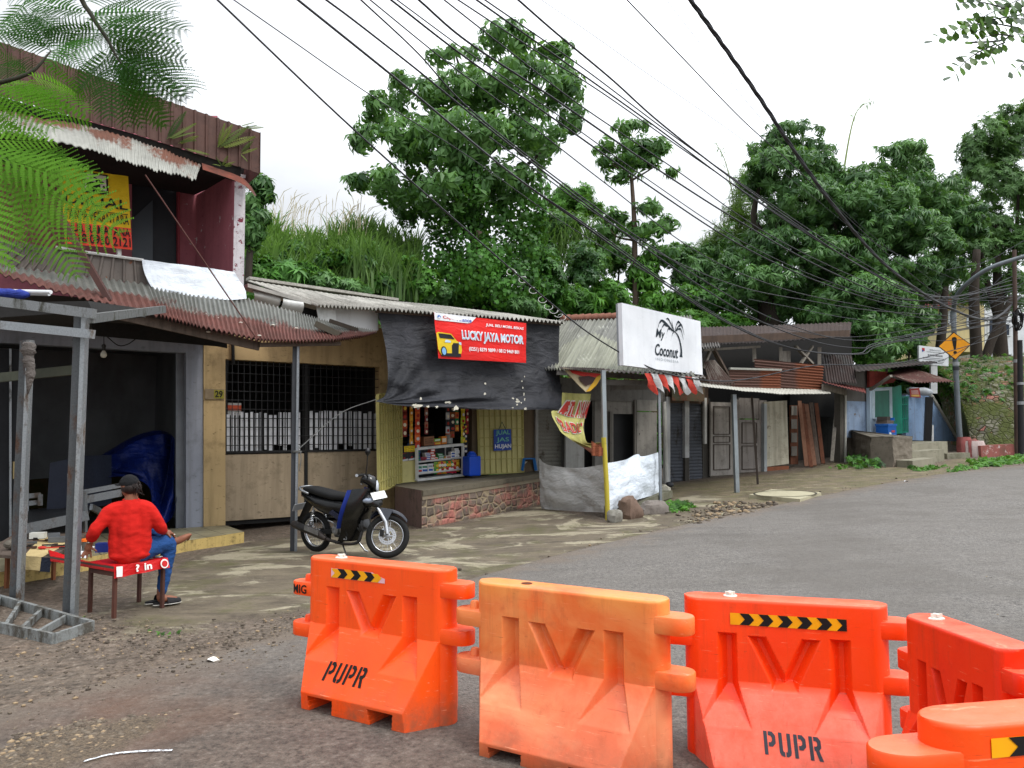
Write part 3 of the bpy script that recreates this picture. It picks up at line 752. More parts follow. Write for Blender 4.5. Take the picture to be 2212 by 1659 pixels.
def pts(pl, px, o=0.0): return [pl.at(x, y, o) for x, y in px]
FB = FA.off(1.5)
base_l = FA.z(420, .1)
MWALLGREY = stained('8d919b', '4a4844', .4, .4, .85, .15)
MBEIGE = stained('b0986f', '5c4e36', .6, .45, .85, .2); MBEIGE2 = stained('94856f', '544a3a', .55, .45, .85, .2)
MMAROON = stained('a8646e', '5c3640', .35, .3, .8, .15, chip='c9c4c4', chipamt=-.04); MFLAKE = stained('c9c5c8', '6b5560', .5, .5, .9, .6, chip='7b3b48', chipamt=.02, scale=2.2)
MDARK = plain('2a2b2d', .85, 0, .2, 3, .05); MBLK = plain('141414', .8, 0, .2, 3, .05); MROOM = plain('6e7072', .9, 0, .2, 1.2, .05, dirt='3c3c3c')
MALU = metal_old('9a9fa3', '4c4a45', .3, .45, .75, 2.0); MGALV = metal_old('868b90', '5b4436', .12, .5, .6); MGREYDK = plain('4a4d52', .6, .2, .15, 4, .05)
MWOOD = stained('5d5148', '2b241e', .5, .6, .9, .4, scale=2); MWOODR = stained('6b4331', '33201a', .5, .6, .9, .3, scale=2); MWOODG = stained('857f76', '45403a', .5, .6, .9, .4, scale=2)
MTILE = stained('a39b80', '3a3428', .5, .2, .6, .15); MTILEY = stained('b79f63', '3a2f1c', .9, .3, .7, .3, scale=3)
MTARPW = fabric('dfe6ee', .55, 2.6, .55, dirt='9aa0a0', amt=.25); MTARPB = fabric('232428', .8, 2.2, .6, c2='34353a')
MBLUET = fabric('0d2064', .9, 2.4, .4, c2='0a1748')

# ---------------------------------------------------------------- two-storey building on the left
tb = thing('two_storey_building', 'maroon two-storey building with a ribbed brown metal parapet and an open dark garage', 'building', base_l)
lint = 3.05
m = MB(); rect(m, FA, -160, 440, lint, 3.75, .2); rect(m, FA, 402, 440, .1, lint, .22); m.build('door_frame', MWALLGREY, tb)
# garage room behind the opening
A, B = FA.z(-260, 0), FA.z(440, 0); back = -FA.n*4.2
m = MB()
for z0, z1 in ((-.05, 3.6),):
    m.quad(A+back+V((0, 0, z0)), B+back+V((0, 0, z0)), B+back+V((0, 0, z1)), A+back+V((0, 0, z1)))
    m.quad(B-FA.n*.25+V((0, 0, z0)), B+back+V((0, 0, z0)), B+back+V((0, 0, z1)), B-FA.n*.25+V((0, 0, z1)))
    m.quad(A+V((0, 0, z0)), A+back+V((0, 0, z0)), A+back+V((0, 0, z1)), A+V((0, 0, z1)))
    m.quad(A-FA.n*.2+V((0, 0, 3.4)), B-FA.n*.2+V((0, 0, 3.4)), B+back+V((0, 0, 3.4)), A+back+V((0, 0, 3.4)))
m.build('garage_interior', MROOM, tb)
m = MB(); m.quad(A+V((0, 0, .12)), B+V((0, 0, .12)), B+back+V((0, 0, .12)), A+back+V((0, 0, .12))); m.build('garage_floor', plain('3d3b37', .7, 0, .2, 2, .05), tb)
# tiled step along the front
st = [GND(-60, 1276), GND(120, 1244), GND(262, 1215), GND(430, 1186), GND(527, 1170)]
stt = [p+V((0, 0, .15)) for p in st]; stb = [FA.z(x, .152) for x in (-160, 60, 230, 400, 486)]
for p in st: p.z = min(p.z, 0) - .1
t = NT('step_tiles'); br = t.new('ShaderNodeTexBrick'); t.L.new(t.map((1, 1, 1), rot=(0, 0, math.atan2(FA.d.y, FA.d.x)*-1)), br.inputs[0]); br.offset = 0; br.inputs['Scale'].default_value = 1.0
br.inputs['Mortar Size'].default_value = .006; br.inputs['Brick Width'].default_value = .3; br.inputs['Row Height'].default_value = .3
br.inputs[1].default_value = (*lin('9b9377'), 1); br.inputs[2].default_value = (*lin('8b846b'), 1); br.inputs[3].default_value = (*lin('2f2a22'), 1)
c = t.mix(t.ramp(t.noise(2.2, 7, .7), .46, .7, 0, .7), br.outputs[0], lin('4a4334')); MSTEP = t.out(c, .5, 0, .3)
m = MB()
for i in range(4): m.quad(stt[i], stt[i+1], stb[i+1], stb[i])
m.build('tiled_step', MSTEP, tb)
m = MB()
for i in range(4): m.quad(st[i], st[i+1], stt[i+1]+V((0, 0, -.002)), stt[i]+V((0, 0, -.002)))
m.quad(st[4], stb[4]-V((0, 0, .3)), stb[4]-V((0, 0, .002)), stt[4]-V((0, 0, .002)))
m.build('step_edge', MTILEY, tb)
# folding metal door at the far left
m = MB(); rect(m, FA, -20, 20, .14, 2.95, .05, .06); rect(m, FA, 26, 58, .14, 2.95, .05, .12); m.build('folding_door', plain('1d1f23', .6, .2, .2, 3), tb)
m = MB()
for x in (-20, 20, 57): rect(m, FA, x, x+5, .14, 2.95, .06, .16)
m.build('door_edge', MALU, tb)
m = MB(); rect(m, FA, 28, 32, 1.05, 1.3, .05, .2); m.build('door_handle', plain('9b8a60', .5, .3), tb)
# door rail posts on the right of the opening
m = MB(); rect(m, FA, 380, 401, .13, lint, .08, -.12); m.build('door_jamb', plain('6c7076', .5, .4, .15, 4), tb)
# balcony slab, upper back wall, side wall with flaking end
zb = 3.30
m = MB(); P = [FA.z(-200, zb), FA.z(418, zb), FB.z(523, zb), FB.z(-200, zb)]; m.prism(P, (0, 0, .28)); m.build('balcony_slab', plain('3b3835', .9, 0, .2, 2), tb)
ztop = FB.at(501, 372).z
m = MB(); slab(m, FA, [(-160, 660), (285, 650), (285, 395), (-160, 300)], .15); slab(m, FA, [(385, 660), (470, 660), (470, 330), (385, 330)], .15); slab(m, FA, [(-160, 392), (470, 392), (470, 250), (-160, 250)], .15, .004); m.build('upper_wall', MMAROON, tb)
m = MB(); slab(m, FA, [(60, 640), (390, 640), (390, 385), (60, 385)], .05, -.1); m.build('window_shade', plain('2b2f36', .5, 0, .15, 2), tb)
m = MB(); slab(m, FA, [(283, 640), (330, 640), (330, 432), (283, 475)], .03, -.06); m.build('window_pane', plain('4d565e', .35, 0, .1, 2), tb)
m = MB(); slab(m, FA, [(384, 650), (389, 650), (389, 393), (384, 393)], .1, .02); m.build('window_frame', plain('8e3a44', .7), tb)
a_, b_, c_ = FA.z(418, zb), FB.z(501, zb), FB.z(525, zb); d_ = a_+(c_-b_)
m = MB(); m.quad(a_, b_, b_+V((0, 0, ztop-zb)), a_+V((0, 0, ztop-zb))); m.quad(c_, d_, d_+V((0, 0, ztop-zb)), c_+V((0, 0, ztop-zb))); m.build('side_wall', MMAROON, tb)
m = MB(); m.prism([b_, c_, c_+V((0, 0, ztop-zb)), b_+V((0, 0, ztop-zb))], -FB.n*.02); m.build('wall_end', MFLAKE, tb)
m = MB(); m.prism([c_+FB.n*.012+V((0, 0, .0)), b_+FB.n*.012+(c_-b_)*.1, b_+FB.n*.012+(c_-b_)*.15+V((0, 0, .42)), lerp(b_, c_, .55)+FB.n*.012+V((0, 0, .62)), c_+FB.n*.012+V((0, 0, .4))], -FB.n*.01); m.build('cement_patch', plain('6c6f74', .9, 0, .15, 5), tb)
# ribbed parapet of the roof
FP_ = FB.off(.55)
B_ = pts(FP_, [(-140, 42), (0, 90), (281, 190), (562, 287)]); F_ = pts(FP_, [(-140, 165), (0, 208), (281, 286), (561, 375)])
n_ = FP_.n; m = MB(); waves = 34
def fn(u, v):
    p = lerp(polyl(B_, u), polyl(F_, u), v); k = (u*waves) % 1
    w_ = 1.0 if k < .14 else (1-(k-.14)/.08 if k < .22 else (0 if k < .92 else (k-.92)/.08)); return p + n_*(.028*w_)
m.grid(fn, waves*12, 6); m.grid(lambda u, v: fn(1-u, v)-n_*.01, waves*12, 6)
pe = m.build('ribbed_parapet', stained('584039', '2f2320', .45, .5, .7, .15, scale=1.3), tb)
m = MB(); m.prism([B_[3], F_[3], F_[3]-n_*1.2, B_[3]-n_*1.2], (FP_.d.x*-.01, FP_.d.y*-.01, 0)); m.build('parapet_end', stained('5b332e', '2a1a18', .4, .5), tb)
# roof slab / black gutter under the parapet
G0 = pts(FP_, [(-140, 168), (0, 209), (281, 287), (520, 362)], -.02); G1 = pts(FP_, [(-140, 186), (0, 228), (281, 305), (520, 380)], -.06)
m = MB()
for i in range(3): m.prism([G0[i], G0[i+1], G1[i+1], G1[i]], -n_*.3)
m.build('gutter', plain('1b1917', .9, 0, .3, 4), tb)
m = MB(); Q = [FA.z(-200, ztop), FA.z(420, ztop), FB.z(527, ztop+.02), FB.z(-200, ztop+.02)]; m.prism(Q, (0, 0, .15)); m.build('roof_slab', plain('2c2928', .9, 0, .2, 2), tb)
# rusty awning strip
U_ = pts(FB.off(.42), [(-120, 205), (0, 236), (167, 266), (282, 291), (360, 322), (436, 357)]); D_ = pts(FB.off(.95), [(-120, 250), (0, 281), (188, 318), (280, 350), (350, 368), (423, 386)])
D2 = D_
def fn(u, v):
    p = lerp(polyl(U_, u), polyl(D2, u), v); s_ = math.sin(math.pi*v)*.05
    return p + V((0, 0, 1))*(.012*math.sin(u*300) + s_ + .03*nz(u*14, v*3) - (.05*max(0, nz(u*23, 2))+.02*abs(nz(u*60, 5)))*(v > .9))
m = MB(); m.grid(fn, 260, 10); m.grid(lambda u, v: fn(1-u, v)-V((0, 0, .01)), 260, 10)
m.build('rusty_awning', rust_sheet('9c9c94', '6e4636', .43, -.22, '4f3428'), tb, smooth=True)
m = MB(); e1 = pts(FB.off(.6), [(436, 352), (516, 380), (540, 400), (554, 422)]); e2 = pts(FB.off(.75), [(438, 366), (505, 389), (534, 405), (551, 424)])
m.grid(lambda u, v: lerp(polyl(curve(e1, 12), u), polyl(curve(e2, 12), u), v), 12, 2); m.build('awning_strip', rust_sheet('8c6a4a', '6e3422', .3), tb)
# balcony front
Bp = pts(FB, [(-140, 500), (54, 525), (158, 543), (310, 564)]); Fp = pts(FB, [(-140, 560), (0, 575), (134, 591), (318, 616)])
def fn(u, v):
    p = lerp(polyl(Bp, u), polyl(Fp, u), v); k = (u*20) % 1
    return p + FB.n*(.03*(1.0 if k < .16 else (1-(k-.16)/.08 if k < .24 else (0 if k < .92 else (k-.92)/.08))))
m = MB(); m.grid(fn, 240, 3); m.build('balcony_front', stained('6a625c', '34302d', .4, .7, .6, .1, chip='7a4a30', chipamt=-.02), tb)
m = MB(); m.tube(pts(FB, [(120, 534), (158, 541), (310, 562)], .04), .022, 6); m.tube(pts(FB, [(257, 556), (257, 512)], .02), .035, 4); m.build('balcony_rail', plain('c9c9c6', .5, .2, .1, 5, dirt='7a7468'), tb)

# white tarpaulin over the balcony edge
Pq = [[(306, 561), (350, 566), (420, 575), (470, 582), (505, 587)], [(312, 590), (350, 594), (420, 602), (475, 607), (514, 600)], [(325, 617), (352, 622), (420, 626), (478, 630), (528, 622)], [(346, 632), (372, 633), (420, 641), (490, 648), (533, 645)]]
rows = [curve([FB.at(x, y, .06+.12*j/3) for x, y in r_], 24) for j, r_ in enumerate(Pq)]
def fn(u, v):
    c_ = curve([polyl(r_, u) for r_ in rows], 12); return polyl(c_, v) + FB.n*(.035*nz(u*5, v*3)+.02*nz(u*14, v*6))
m = MB(); m.grid(fn, 40, 14)
tag(m.build('white_tarpaulin', MTARPW, smooth=True), 'white tarpaulin draped over the balcony front above the rusty roof', 'tarpaulin')

# yellow and red sale banner
BQ = [FB.at(140, 526, .1), FB.at(285, 540, .1), FB.at(277, 381, .1), FB.at(131, 360, .1)]
yb = MB(); yb.grid(lambda u, v: bil(BQ, u, v) + FB.n*(.012*nz(u*6, v*6)), 20, 20)
yb_ = yb.build('sale_banner', fabric('d6b316', .35, 2.2, .6, dirt='8a7410', amt=.3), smooth=True); tag(yb_, 'yellow and red sale banner with a black house picture hung on the balcony', 'banner')
m = MB(); m.grid(lambda u, v: bil(BQ, u, v*.29) + FB.n*(.016+.012*nz(u*6, v*.29*6)), 20, 8); m.build('red_panel', fabric('d8402e', .3, 2.2, .6, dirt='9a2a20', amt=.3), yb_, smooth=True)
K = paint('191610', .7)
TXT('DIJUAL', subq(BQ, .03, .485, .97, .66), K, yb_, bold=.012, off=.03); TXT('TANPA PERANTARA', subq(BQ, .02, .33, .97, .455), K, yb_, bold=.012, off=.03)
TXT('HUB. RAMAYANA', subq(BQ, .04, .165, .98, .275), K, yb_, bold=.02, off=.034); TXT('0818 0950 2121', subq(BQ, .02, .025, .98, .15), K, yb_, bold=.02, off=.034)
onquad(BQ, [[(.06, .462), (.96, .462), (.96, .472), (.06, .472)]], K, yb_, 'rule_line', .03)
onquad(BQ, [[(.3, .7), (.68, .7), (.68, .97), (.3, .97)]], paint('1a1712', .6), yb_, 'house_picture', .03)
onquad(BQ, [[(.33, .72), (.65, .72), (.65, .95), (.33, .95)]], paint('c9c6b4', .6), yb_, 'house_picture', .034)
onquad(BQ, [[(.33, .83), (.45, .93), (.62, .86), (.59, .83), (.56, .83), (.56, .75), (.36, .75), (.36, .83)], [(.33, .72), (.65, .72), (.65, .75), (.33, .75)], circ(.61, .795, .018, .02)], K, yb_, 'house_picture', .038)
onquad(BQ, [[(.43, .85), (.49, .85), (.49, .9), (.43, .9)]], paint('c9c6b4', .6), yb_, 'house_picture', .042)

# ---------------------------------------------------------------- rusty corrugated canopy
CB = [(-60, 566), (134, 590), (317, 613), (420, 631), (535, 645), (636, 673), (700, 692), (760, 706), (813, 715)]; CO = [1.5, 1.5, 1.5, 1.5, 1.5, 1.7, 1.95, 2.3, 2.7]
CF = [(-60, 574), (150, 636), (341, 682), (432, 708), (557, 736), (640, 739), (724, 736), (780, 727), (814, 717)]
Bc = [FA.at(x, y, o) for (x, y), o in zip(CB, CO)]; Fc = [FA.at(x, y, 2.95) for x, y in CF]
cn = thing('corrugated_canopy', 'long rusty corrugated iron canopy sloping out below the balcony', 'canopy roof', FA.z(640, 0, 2.9))
m = corr(Bc, Fc, 92, .02, 12, 5)
m.build('roof_sheet', rust_sheet('84857f', '6c4038', .85, .62, '42281f'), cn, smooth=True, ang=60)
mid = [lerp(a, b, .62)+V((0, 0, .012)) for a, b in zip(Bc, Fc)]
m = corr(mid[2:8], [p+V((0, 0, .016))+FA.n*.02 for p in Fc[2:8]], 58, .02, 6, 5)
m.build('roof_sheet', rust_sheet('9a968c', '75463d', .48, .3, '472a22'), cn, smooth=True, ang=60)
m = MB(); m.beam(FA.at(200, 668, 2.8), FA.at(560, 748, 2.8), .05, .12); m.beam(FA.at(560, 745, 2.85), FA.at(735, 742, 2.85), .05, .06); m.build('edge_beam', MWOOD, cn)
m = MB(); m.prism([FA.at(195, 690, 1.2), FA.at(490, 722, 1.2), FA.at(491, 752, 1.2), FA.at(470, 748, 1.2), FA.at(204, 725, 1.2)], -FA.n*.03); m.build('canopy_shade_sheet', plain('1e1c1a', .9, 0, .3, 3), cn)  # dark sheet in place of the shade under the canopy
pb = GND(639, 1188); pt_ = V((pb.x, pb.y, FA.at(641, 742, 2.9).z))
m = MB(); m.beam(pb-V((0, 0, .05)), pt_, .03, .085, roll=.5); m.build('post', MGALV, cn)
m = MB(); m.beam(pb-V((.05, -.0, .05)), pt_-V((.05, 0, 0)), .06, .04, roll=.5); m.build('post', plain('3c3e42', .6, .3), cn)
for a, o_ in (((372, 676), 2.4), ((420, 664), 2.0), ((470, 690), 2.4), ((520, 700), 2.5), ((590, 705), 2.5), ((640, 712), 2.6), ((690, 714), 2.6), ((450, 720), 2.85), ((560, 728), 2.9)):
    p = FA.at(a[0], a[1], o_); MB().ball(p+V((0, 0, .02)), (.03, .03, .012), 8, 4).build('roofing_screw', plain('cfc8bb', .7), cn)
# two wooden blocks holding the sheets down
p, q = FA.at(683, 703, 2.55), FA.at(735, 727, 2.75); m = MB(); m.beam(p+V((0, 0, .02)), q+V((0, 0, .02)), .16, .09)
tag(m.build('wooden_block', stained('4f4a40', '2a2a1c', .5, .5)), 'thick wooden block lying at the lower end of the rusty roof', 'wood block')
p, q = FA.at(712, 697, 2.35), FA.at(772, 717, 2.6); m = MB(); m.beam(p+V((0, 0, .03)), q+V((0, 0, .03)), .07, .06)
tag(m.build('wooden_batten', stained('3a332c', '221d18', .5, .5)), 'thin dark batten lying behind the thick block on the rusty roof', 'wood batten')
m = MB(); m.beam(FA.at(122, 452, 2.3), FA.at(238, 652, 2.7), .07, .07)
tag(m.build('brace_pole', plain('4a3430', .7, .2, .2, 4, dirt='6a4030')), 'brown square brace pole slanting from balcony to canopy', 'pole')
m = MB(); m.tube([FA.at(314, 378, 2.4), FA.at(438, 560, 2.7), FA.at(552, 728, 2.95)], .011, 6)
tag(m.build('stay_rod', plain('4b2a24', .7, .2)), 'thin rusty rod stretched from the upper awning down to the canopy edge', 'rod')

# ---------------------------------------------------------------- house with the number 29
h29 = thing('beige_house', 'low beige house with barred window and plank gate, number 29 on its pillar', 'house', FA.z(640, .15))
ZG = .15
m = MB(); rect(m, FA, 440, 487, .05, 3.55, .3, .03); rect(m, FA, 487, 852, 2.98, 3.75, .2); rect(m, FA, 820, 852, .1, 2.98, .2); m.build('wall', MBEIGE, h29)
m = MB(); rect(m, FA, 487, 660, ZG+.06, 1.34, .06, -.07); m.build('gate_panel', MBEIGE2, h29)
m = MB(); rect(m, FA, 664, 822, ZG+.06, 1.36, .06, -.07); m.build('gate_panel', MBEIGE2, h29)
m = MB(); rect(m, FA, 486, 822, ZG-.02, ZG+.055, .04, -.12); rect(m, FA, 658, 665, ZG, 2.98, .08, -.05); rect(m, FA, 486, 822, 1.36, 1.40, .08, -.05); m.build('gate_frame', MBLK, h29)
m = MB(); xs = np.linspace(489, 820, 27)
for x in xs: m.tube([FA.z(x, 1.37, -.06), FA.z(x, 2.98, -.06)], .007, 4)
for z in np.linspace(1.5, 2.9, 10): m.tube([FA.z(487, z, -.05), FA.z(822, z, -.05)], .007, 4)
m.build('window_grille', plain('2b2b2c', .5, .3), h29)
for x0, x1, zt, n in ((489, 653, 2.08, 16), (669, 817, 2.13, 14)):
    m = MB(); random.seed(n)
    for i in range(n):
        a = x0+(x1-x0)*i/n; k = a+(x1-x0)/n*random.choice((.62, .7, .55)); g = random.random()
        m.m(0 if g > .25 else 1); rect(m, FA, a, k, 1.4+random.choice((0, 0, 0, .12))*random.random(), zt-random.choice((0, .0, .02, .05))*1.0, .012, -.085)
    m.build('slat_screen', [plain('b3b5b9', .7, 0, .12, 5, dirt='85868a'), plain('77797d', .7, 0, .12, 5)], h29)
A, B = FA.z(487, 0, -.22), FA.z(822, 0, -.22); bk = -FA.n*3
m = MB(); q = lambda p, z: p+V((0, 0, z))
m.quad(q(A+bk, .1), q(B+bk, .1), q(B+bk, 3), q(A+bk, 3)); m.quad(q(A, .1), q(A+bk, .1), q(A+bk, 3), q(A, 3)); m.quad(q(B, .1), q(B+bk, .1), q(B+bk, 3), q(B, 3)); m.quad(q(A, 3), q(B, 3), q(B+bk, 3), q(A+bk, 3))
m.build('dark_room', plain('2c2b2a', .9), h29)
m = MB(); rect(m, FA, 490, 521, 2.03, 2.25, .01, -.5); m.build('painted_daylight', plain('c7c6c0', .8), h29)  # pale panel colour stands in for daylight seen through a far window
m = MB(); rect(m, FA, 490, 521, 2.12, 2.21, .01, -.48); m.build('tiled_roof_view', plain('cf5a38', .8), h29)
HB = [FS.at(x, y, -3.0) for x, y in ((535, 606), (716, 636), (856, 652), (956, 662), (1102, 679))]; HF = [FS.at(x, y, 1.45) for x, y in ((687, 661), (810, 667), (950, 677), (1080, 686), (1220, 697))]
t = NT('cement_sheet'); n1, n2 = t.noise(1.3, 7, .7), t.noise(30, 5, .7); st_ = t.noise(2, 6, .7, vec=t.map((16, .6, 1), kind='UV'))
c = t.mix(t.ramp(n2, .3, .7), lin('7b7972'), lin('b7b4ab')); c = t.mix(t.ramp(st_, .45, .7, 0, .8), c, lin('4d4b46')); c = t.mix(t.ramp(n1, .5, .7, 0, .5), c, lin('d0cdc4')); t.bump(n2, .3, .01); MCEM = t.out(c, .9, 0, .2)
m = corr(HB, HF, 62, .028, 14, 6); m.build('roof', MCEM, h29, smooth=True, ang=60)
m = MB(); m.beam(HB[0]+V((0, 0, .04)), HB[2]+V((0, 0, .04)), .25, .06); m.build('ridge_cap', MCEM, h29)
# white boards and flashing under the verge
m = MB(); slab(m, FS, [(725, 664), (817, 672), (817, 714), (727, 706)], .04, 1.05); m.build('verge_board', plain('cfd2d4', .6, 0, .06, 3, dirt='8d8d88'), h29)
m = MB(); slab(m, FS, [(684, 664), (724, 663), (728, 702), (690, 700)], .02, 1.25); m.build('verge_board', plain('c4c6c4', .6, 0, .1, 5, dirt='77766f'), h29)
m = MB(); m.prism([FS.at(x, y, .7) for x, y in ((633, 646), (690, 664), (694, 700), (672, 689), (645, 680))], -FS.n*.5); m.build('roof_gap_shade', MBLK, h29)  # black block put in for the shade of the open gap
m = MB(); fl = [FS.at(x, y, 1.0) for x, y in ((610, 640), (650, 645), (652, 678), (602, 672))]; m.grid(lambda u, v: bil(fl, u, 1-v)+FS.n*(.12*math.sin(v*3)), 6, 6); m.build('flashing_sheet', plain('b9bab7', .5, .2, .12, 4, dirt='6b6a66'), h29, smooth=True)
m = MB(); fl = [FS.at(x, y, .95) for x, y in ((543, 626), (604, 634), (600, 668), (548, 650))]; m.grid(lambda u, v: bil(fl, u, 1-v)+FS.n*(.1*math.sin(v*3)), 6, 6); m.build('flashing_sheet', plain('a9a8a2', .5, .2, .12, 4, dirt='5c5a55'), h29, smooth=True)
m = MB(); m.prism([FS.at(x, y, 1.1) for x, y in ((535, 612), (692, 657), (694, 664), (535, 620))], -FS.n*.3); m.build('verge_trim', plain('9c9a94', .8, 0, .15, 4, dirt='55534e'), h29)
# number plate and drain pipe
pq = [FA.at(443, 862, .05), FA.at(485, 863, .05), FA.at(485, 841, .05), FA.at(443, 840, .05)]
m = MB(); m.prism(pq, -FA.n*.012); npl = m.build('number_plate', stained('8a7a62', '4c4031', .5, .3, .7, .1)); tag(npl, 'small brown house number plate reading 29 on the beige pillar', 'number plate')
onquad(pq, [[(.45, .08), (.97, .08), (.97, .93), (.45, .93)]], stained('8c8432', '4d4a1c', .4, .3), npl, 'number_field', .004)
TXT('29', subq(pq, .5, .18, .9, .85), paint('14140e', .7), npl, bold=.03, off=.007)
m = MB(); m.tube([FA.z(504, 2.9, .06), FA.z(502, 3.5, .06)], .03, 8); m.build('drain_pipe', MBLK, h29)
# wire of the tarp tied round the post
m = MB(); m.tube(curve([FS.at(812, 863, 1.7), FS.at(735, 893, 2.1), lerp(pb, pt_, .48)+V((0, 0, .0))], 14), .007, 5); m.tube([lerp(pb, pt_, .47)+V((.06*math.cos(a), .06*math.sin(a), .01*a/6)) for a in np.linspace(0, 12, 24)], .01, 5)
m.tube(curve([lerp(pb, pt_, .48)+V((.05, -.03, 0)), lerp(pb, pt_, .44)+V((.07, -.04, 0)), lerp(pb, pt_, .38)+V((.05, -.05, 0))], 8), .008, 4)
tag(m.build('tie_rope', plain('5a5a58', .8)), 'grey rope tying the black tarp corner to the canopy post', 'rope')

# ---------------------------------------------------------------- black shade cloth and red banner
E_L = [(816, 674), (825, 712), (834, 757), (838, 812), (832, 852), (810, 866)]; E_R = [(1209, 703), (1207, 757), (1208, 800), (1211, 830), (1217, 860), (1223, 884)]
E_B = [(810, 867), (865, 876), (937, 880), (1025, 884), (1142, 885), (1223, 884)]; E_T = [(816, 674), (900, 679), (1000, 687), (1100, 694), (1209, 703)]
cl_, cr_, cb_, ct_ = [curve([(x, y, 0) for x, y in e], 30) for e in (E_L, E_R, E_B, E_T)]
def tarp(u, v):
    l, r_, b, t_ = polyl(cl_, v), polyl(cr_, v), polyl(cb_, u), polyl(ct_, u)
    p = lerp(l, r_, u) + lerp(t_, b, v) - (lerp(lerp(cl_[0], cr_[0], u), lerp(cl_[-1], cr_[-1], u), v))
    a = math.atan2(1.02-v, u+.02); d = math.hypot(u, 1-v)
    f = .07*math.sin(a*17+2*nz(u*3, v*3))*min(1, d*2)*(1-min(1, d*.85))*1.2 + .05*nz(u*5, v*2.2, 2) + .025*nz(u*15, v*5, 7) + .01*nz(u*40, v*22)
    f += .12*math.exp(-((v-.62-.25*u)/.07)**2)*(u < .75)*(1-u)
    return FS.at(p.x, p.y, 1.3 + .5*v*v + f*(.25+v))
m = MB(); m.grid(tarp, 130, 80)
tc_ = m.build('shade_cloth', MTARPB, smooth=True); tag(tc_, 'big black shade cloth hung from the eave in front of the kiosk', 'shade cloth')
random.seed(5)
def tear(u, v, s, asp=1.0):
    c = tarp(u, v)+FS.n*.02; k = 9; P = []
    for i in range(k):
        a = 2*math.pi*i/k; r_ = s*(.5+.8*random.random()); P.append(c + FS.d*(r_*math.cos(a)*asp) + V((0, 0, r_*math.sin(a))))
    MB().poly(P).build('bright_tear_spot', plain('cfcbbb', .8), tc_)  # pale patch paints the brightness seen through a hole in the cloth
for x, y, s, a in ((926, 838, .035, .6), (990, 851, .03, 2), (1000, 852, .02, 2), (930, 876, .03, 3), (942, 877, .025, 3), (962, 879, .02, 2), (978, 880, .02, 2), (1020, 883, .05, 1.2), (1133, 800, .02, .6), (1133, 815, .025, .5), (1134, 830, .035, .5), (1134, 845, .03, .6), (1133, 790, .015, .8), (1110, 840, .018, 1.6), (1116, 846, .02, 1.6), (1122, 851, .03, 1.8), (1121, 864, .022, 1), (1112, 873, .016, 1), (1067, 805, .02, 1.2), (1068, 828, .02, 1.2), (1135, 882, .025, 1.4), (928, 863, .018, .6), (1124, 857, .02, 1)):
    best = min(((u, v) for u in np.linspace(.02, .98, 60) for v in np.linspace(.02, .985, 50)), key=lambda w_: (lambda p: (p[0]-x)**2+(p[1]-y)**2)((lerp(lerp(cl_[0], cr_[0], w_[0]), lerp(cl_[-1], cr_[-1], w_[0]), w_[1]).x, lerp(lerp(ct_[0], ct_[-1], w_[0]), lerp(cb_[0], cb_[-1], w_[0]), w_[1]).y)))
    tear(best[0], best[1], s, a)
m = MB(); m.beam(FS.at(812, 671, 1.3), FS.at(1210, 700, 1.3), .05, .07); m.build('hanging_batten', MWOOD, tc_)
RQ = [FS.at(947, 774, 1.62), FS.at(1136, 784, 1.62), FS.at(1137, 698, 1.62), FS.at(937, 675, 1.62)]
def rbn(u, v, k=0): return bil(RQ, u, v) + FS.n*(.025*nz(u*5, v*2.5, 1)+.018*math.sin((u*2+v*5))*.4 + k)
m = MB(); m.grid(lambda u, v: rbn(u, v), 60, 30)
rb = m.build('red_banner', fabric('d8201c', .35, 3, .45, dirt='a01210', amt=.3), smooth=True); tag(rb, 'red vinyl banner for used cars with a yellow car, pinned on the black cloth', 'banner')
def onb(polys, mat, name, k=.012):
    mm = MB()
    for pl in polys: mm.poly([rbn(u, v, k) for u, v in pl])
    return mm.build(name, mat, rb)
def tb_txt(s, u0, v0, u1, v1, mat, **kw):
    k = kw.pop('k', .014); o = TXT(s, [(u0, v0, 0), (u1, v0, 0), (u1, v1, 0), (u0, v1, 0)], mat, rb, off=0, **kw)
    for v_ in o.data.vertices: v_.co = rbn(v_.co.x, v_.co.y, k)
    return o
WH = paint('e8eaee', .5)
onb([[(0, .84)]+[(0, 1)]+[(.44, 1), (.41, .93), (.38, .86), (.34, .84)]], WH, 'header_panel')
tb_txt('Clipan', .085, .865, .225, .955, paint('c2261f'), bold=.02, k=.02); tb_txt('Finance', .23, .865, .385, .95, paint('1d4aa8'), bold=.02, k=.02)
onb([circ(.045, .915, .017, .035), ], paint('2b6fc4'), 'emblem', .02); onb([[(.03, .88), (.045, .93), (.06, .88)]], WH, 'emblem', .024)
tb_txt('JUAL BELI MOBIL BEKAS', .535, .80, .965, .885, WH, bold=.02, shear=.15)
tb_txt('LUCKY JAYA MOTOR', .265, .395, .965, .675, paint('f2f5f8'), bold=.045, k=.014); tb_txt('LUCKY JAYA MOTOR', .268, .41, .962, .66, paint('b9d4ea'), bold=.0, k=.02)
tb_txt('(0251) 8379 9899 / 0812 9469 801', .335, .185, .91, .30, WH, bold=.02)
YC = paint('d9bb22'); KC = paint('15181c')
onb([[(.0, .2), (.03, .08), (.24, .1), (.255, .2), (.25, .35), (.2, .42), (.15, .56), (.02, .58), (.0, .55)]], YC, 'car_picture', .018)
for pl in ([(.02, .55), (.145, .54), (.185, .44), (.03, .45)], [(.145, .12), (.215, .12), (.225, .36), (.15, .36)], [(.02, .05), (.24, .05), (.24, .13), (.05, .12)]): onb([pl], KC, 'car_picture', .022)
onb([circ(.06, .16, .032, .11)], KC, 'car_picture', .026); onb([circ(.06, .16, .022, .08)], paint('7fb4e0'), 'car_picture', .03)
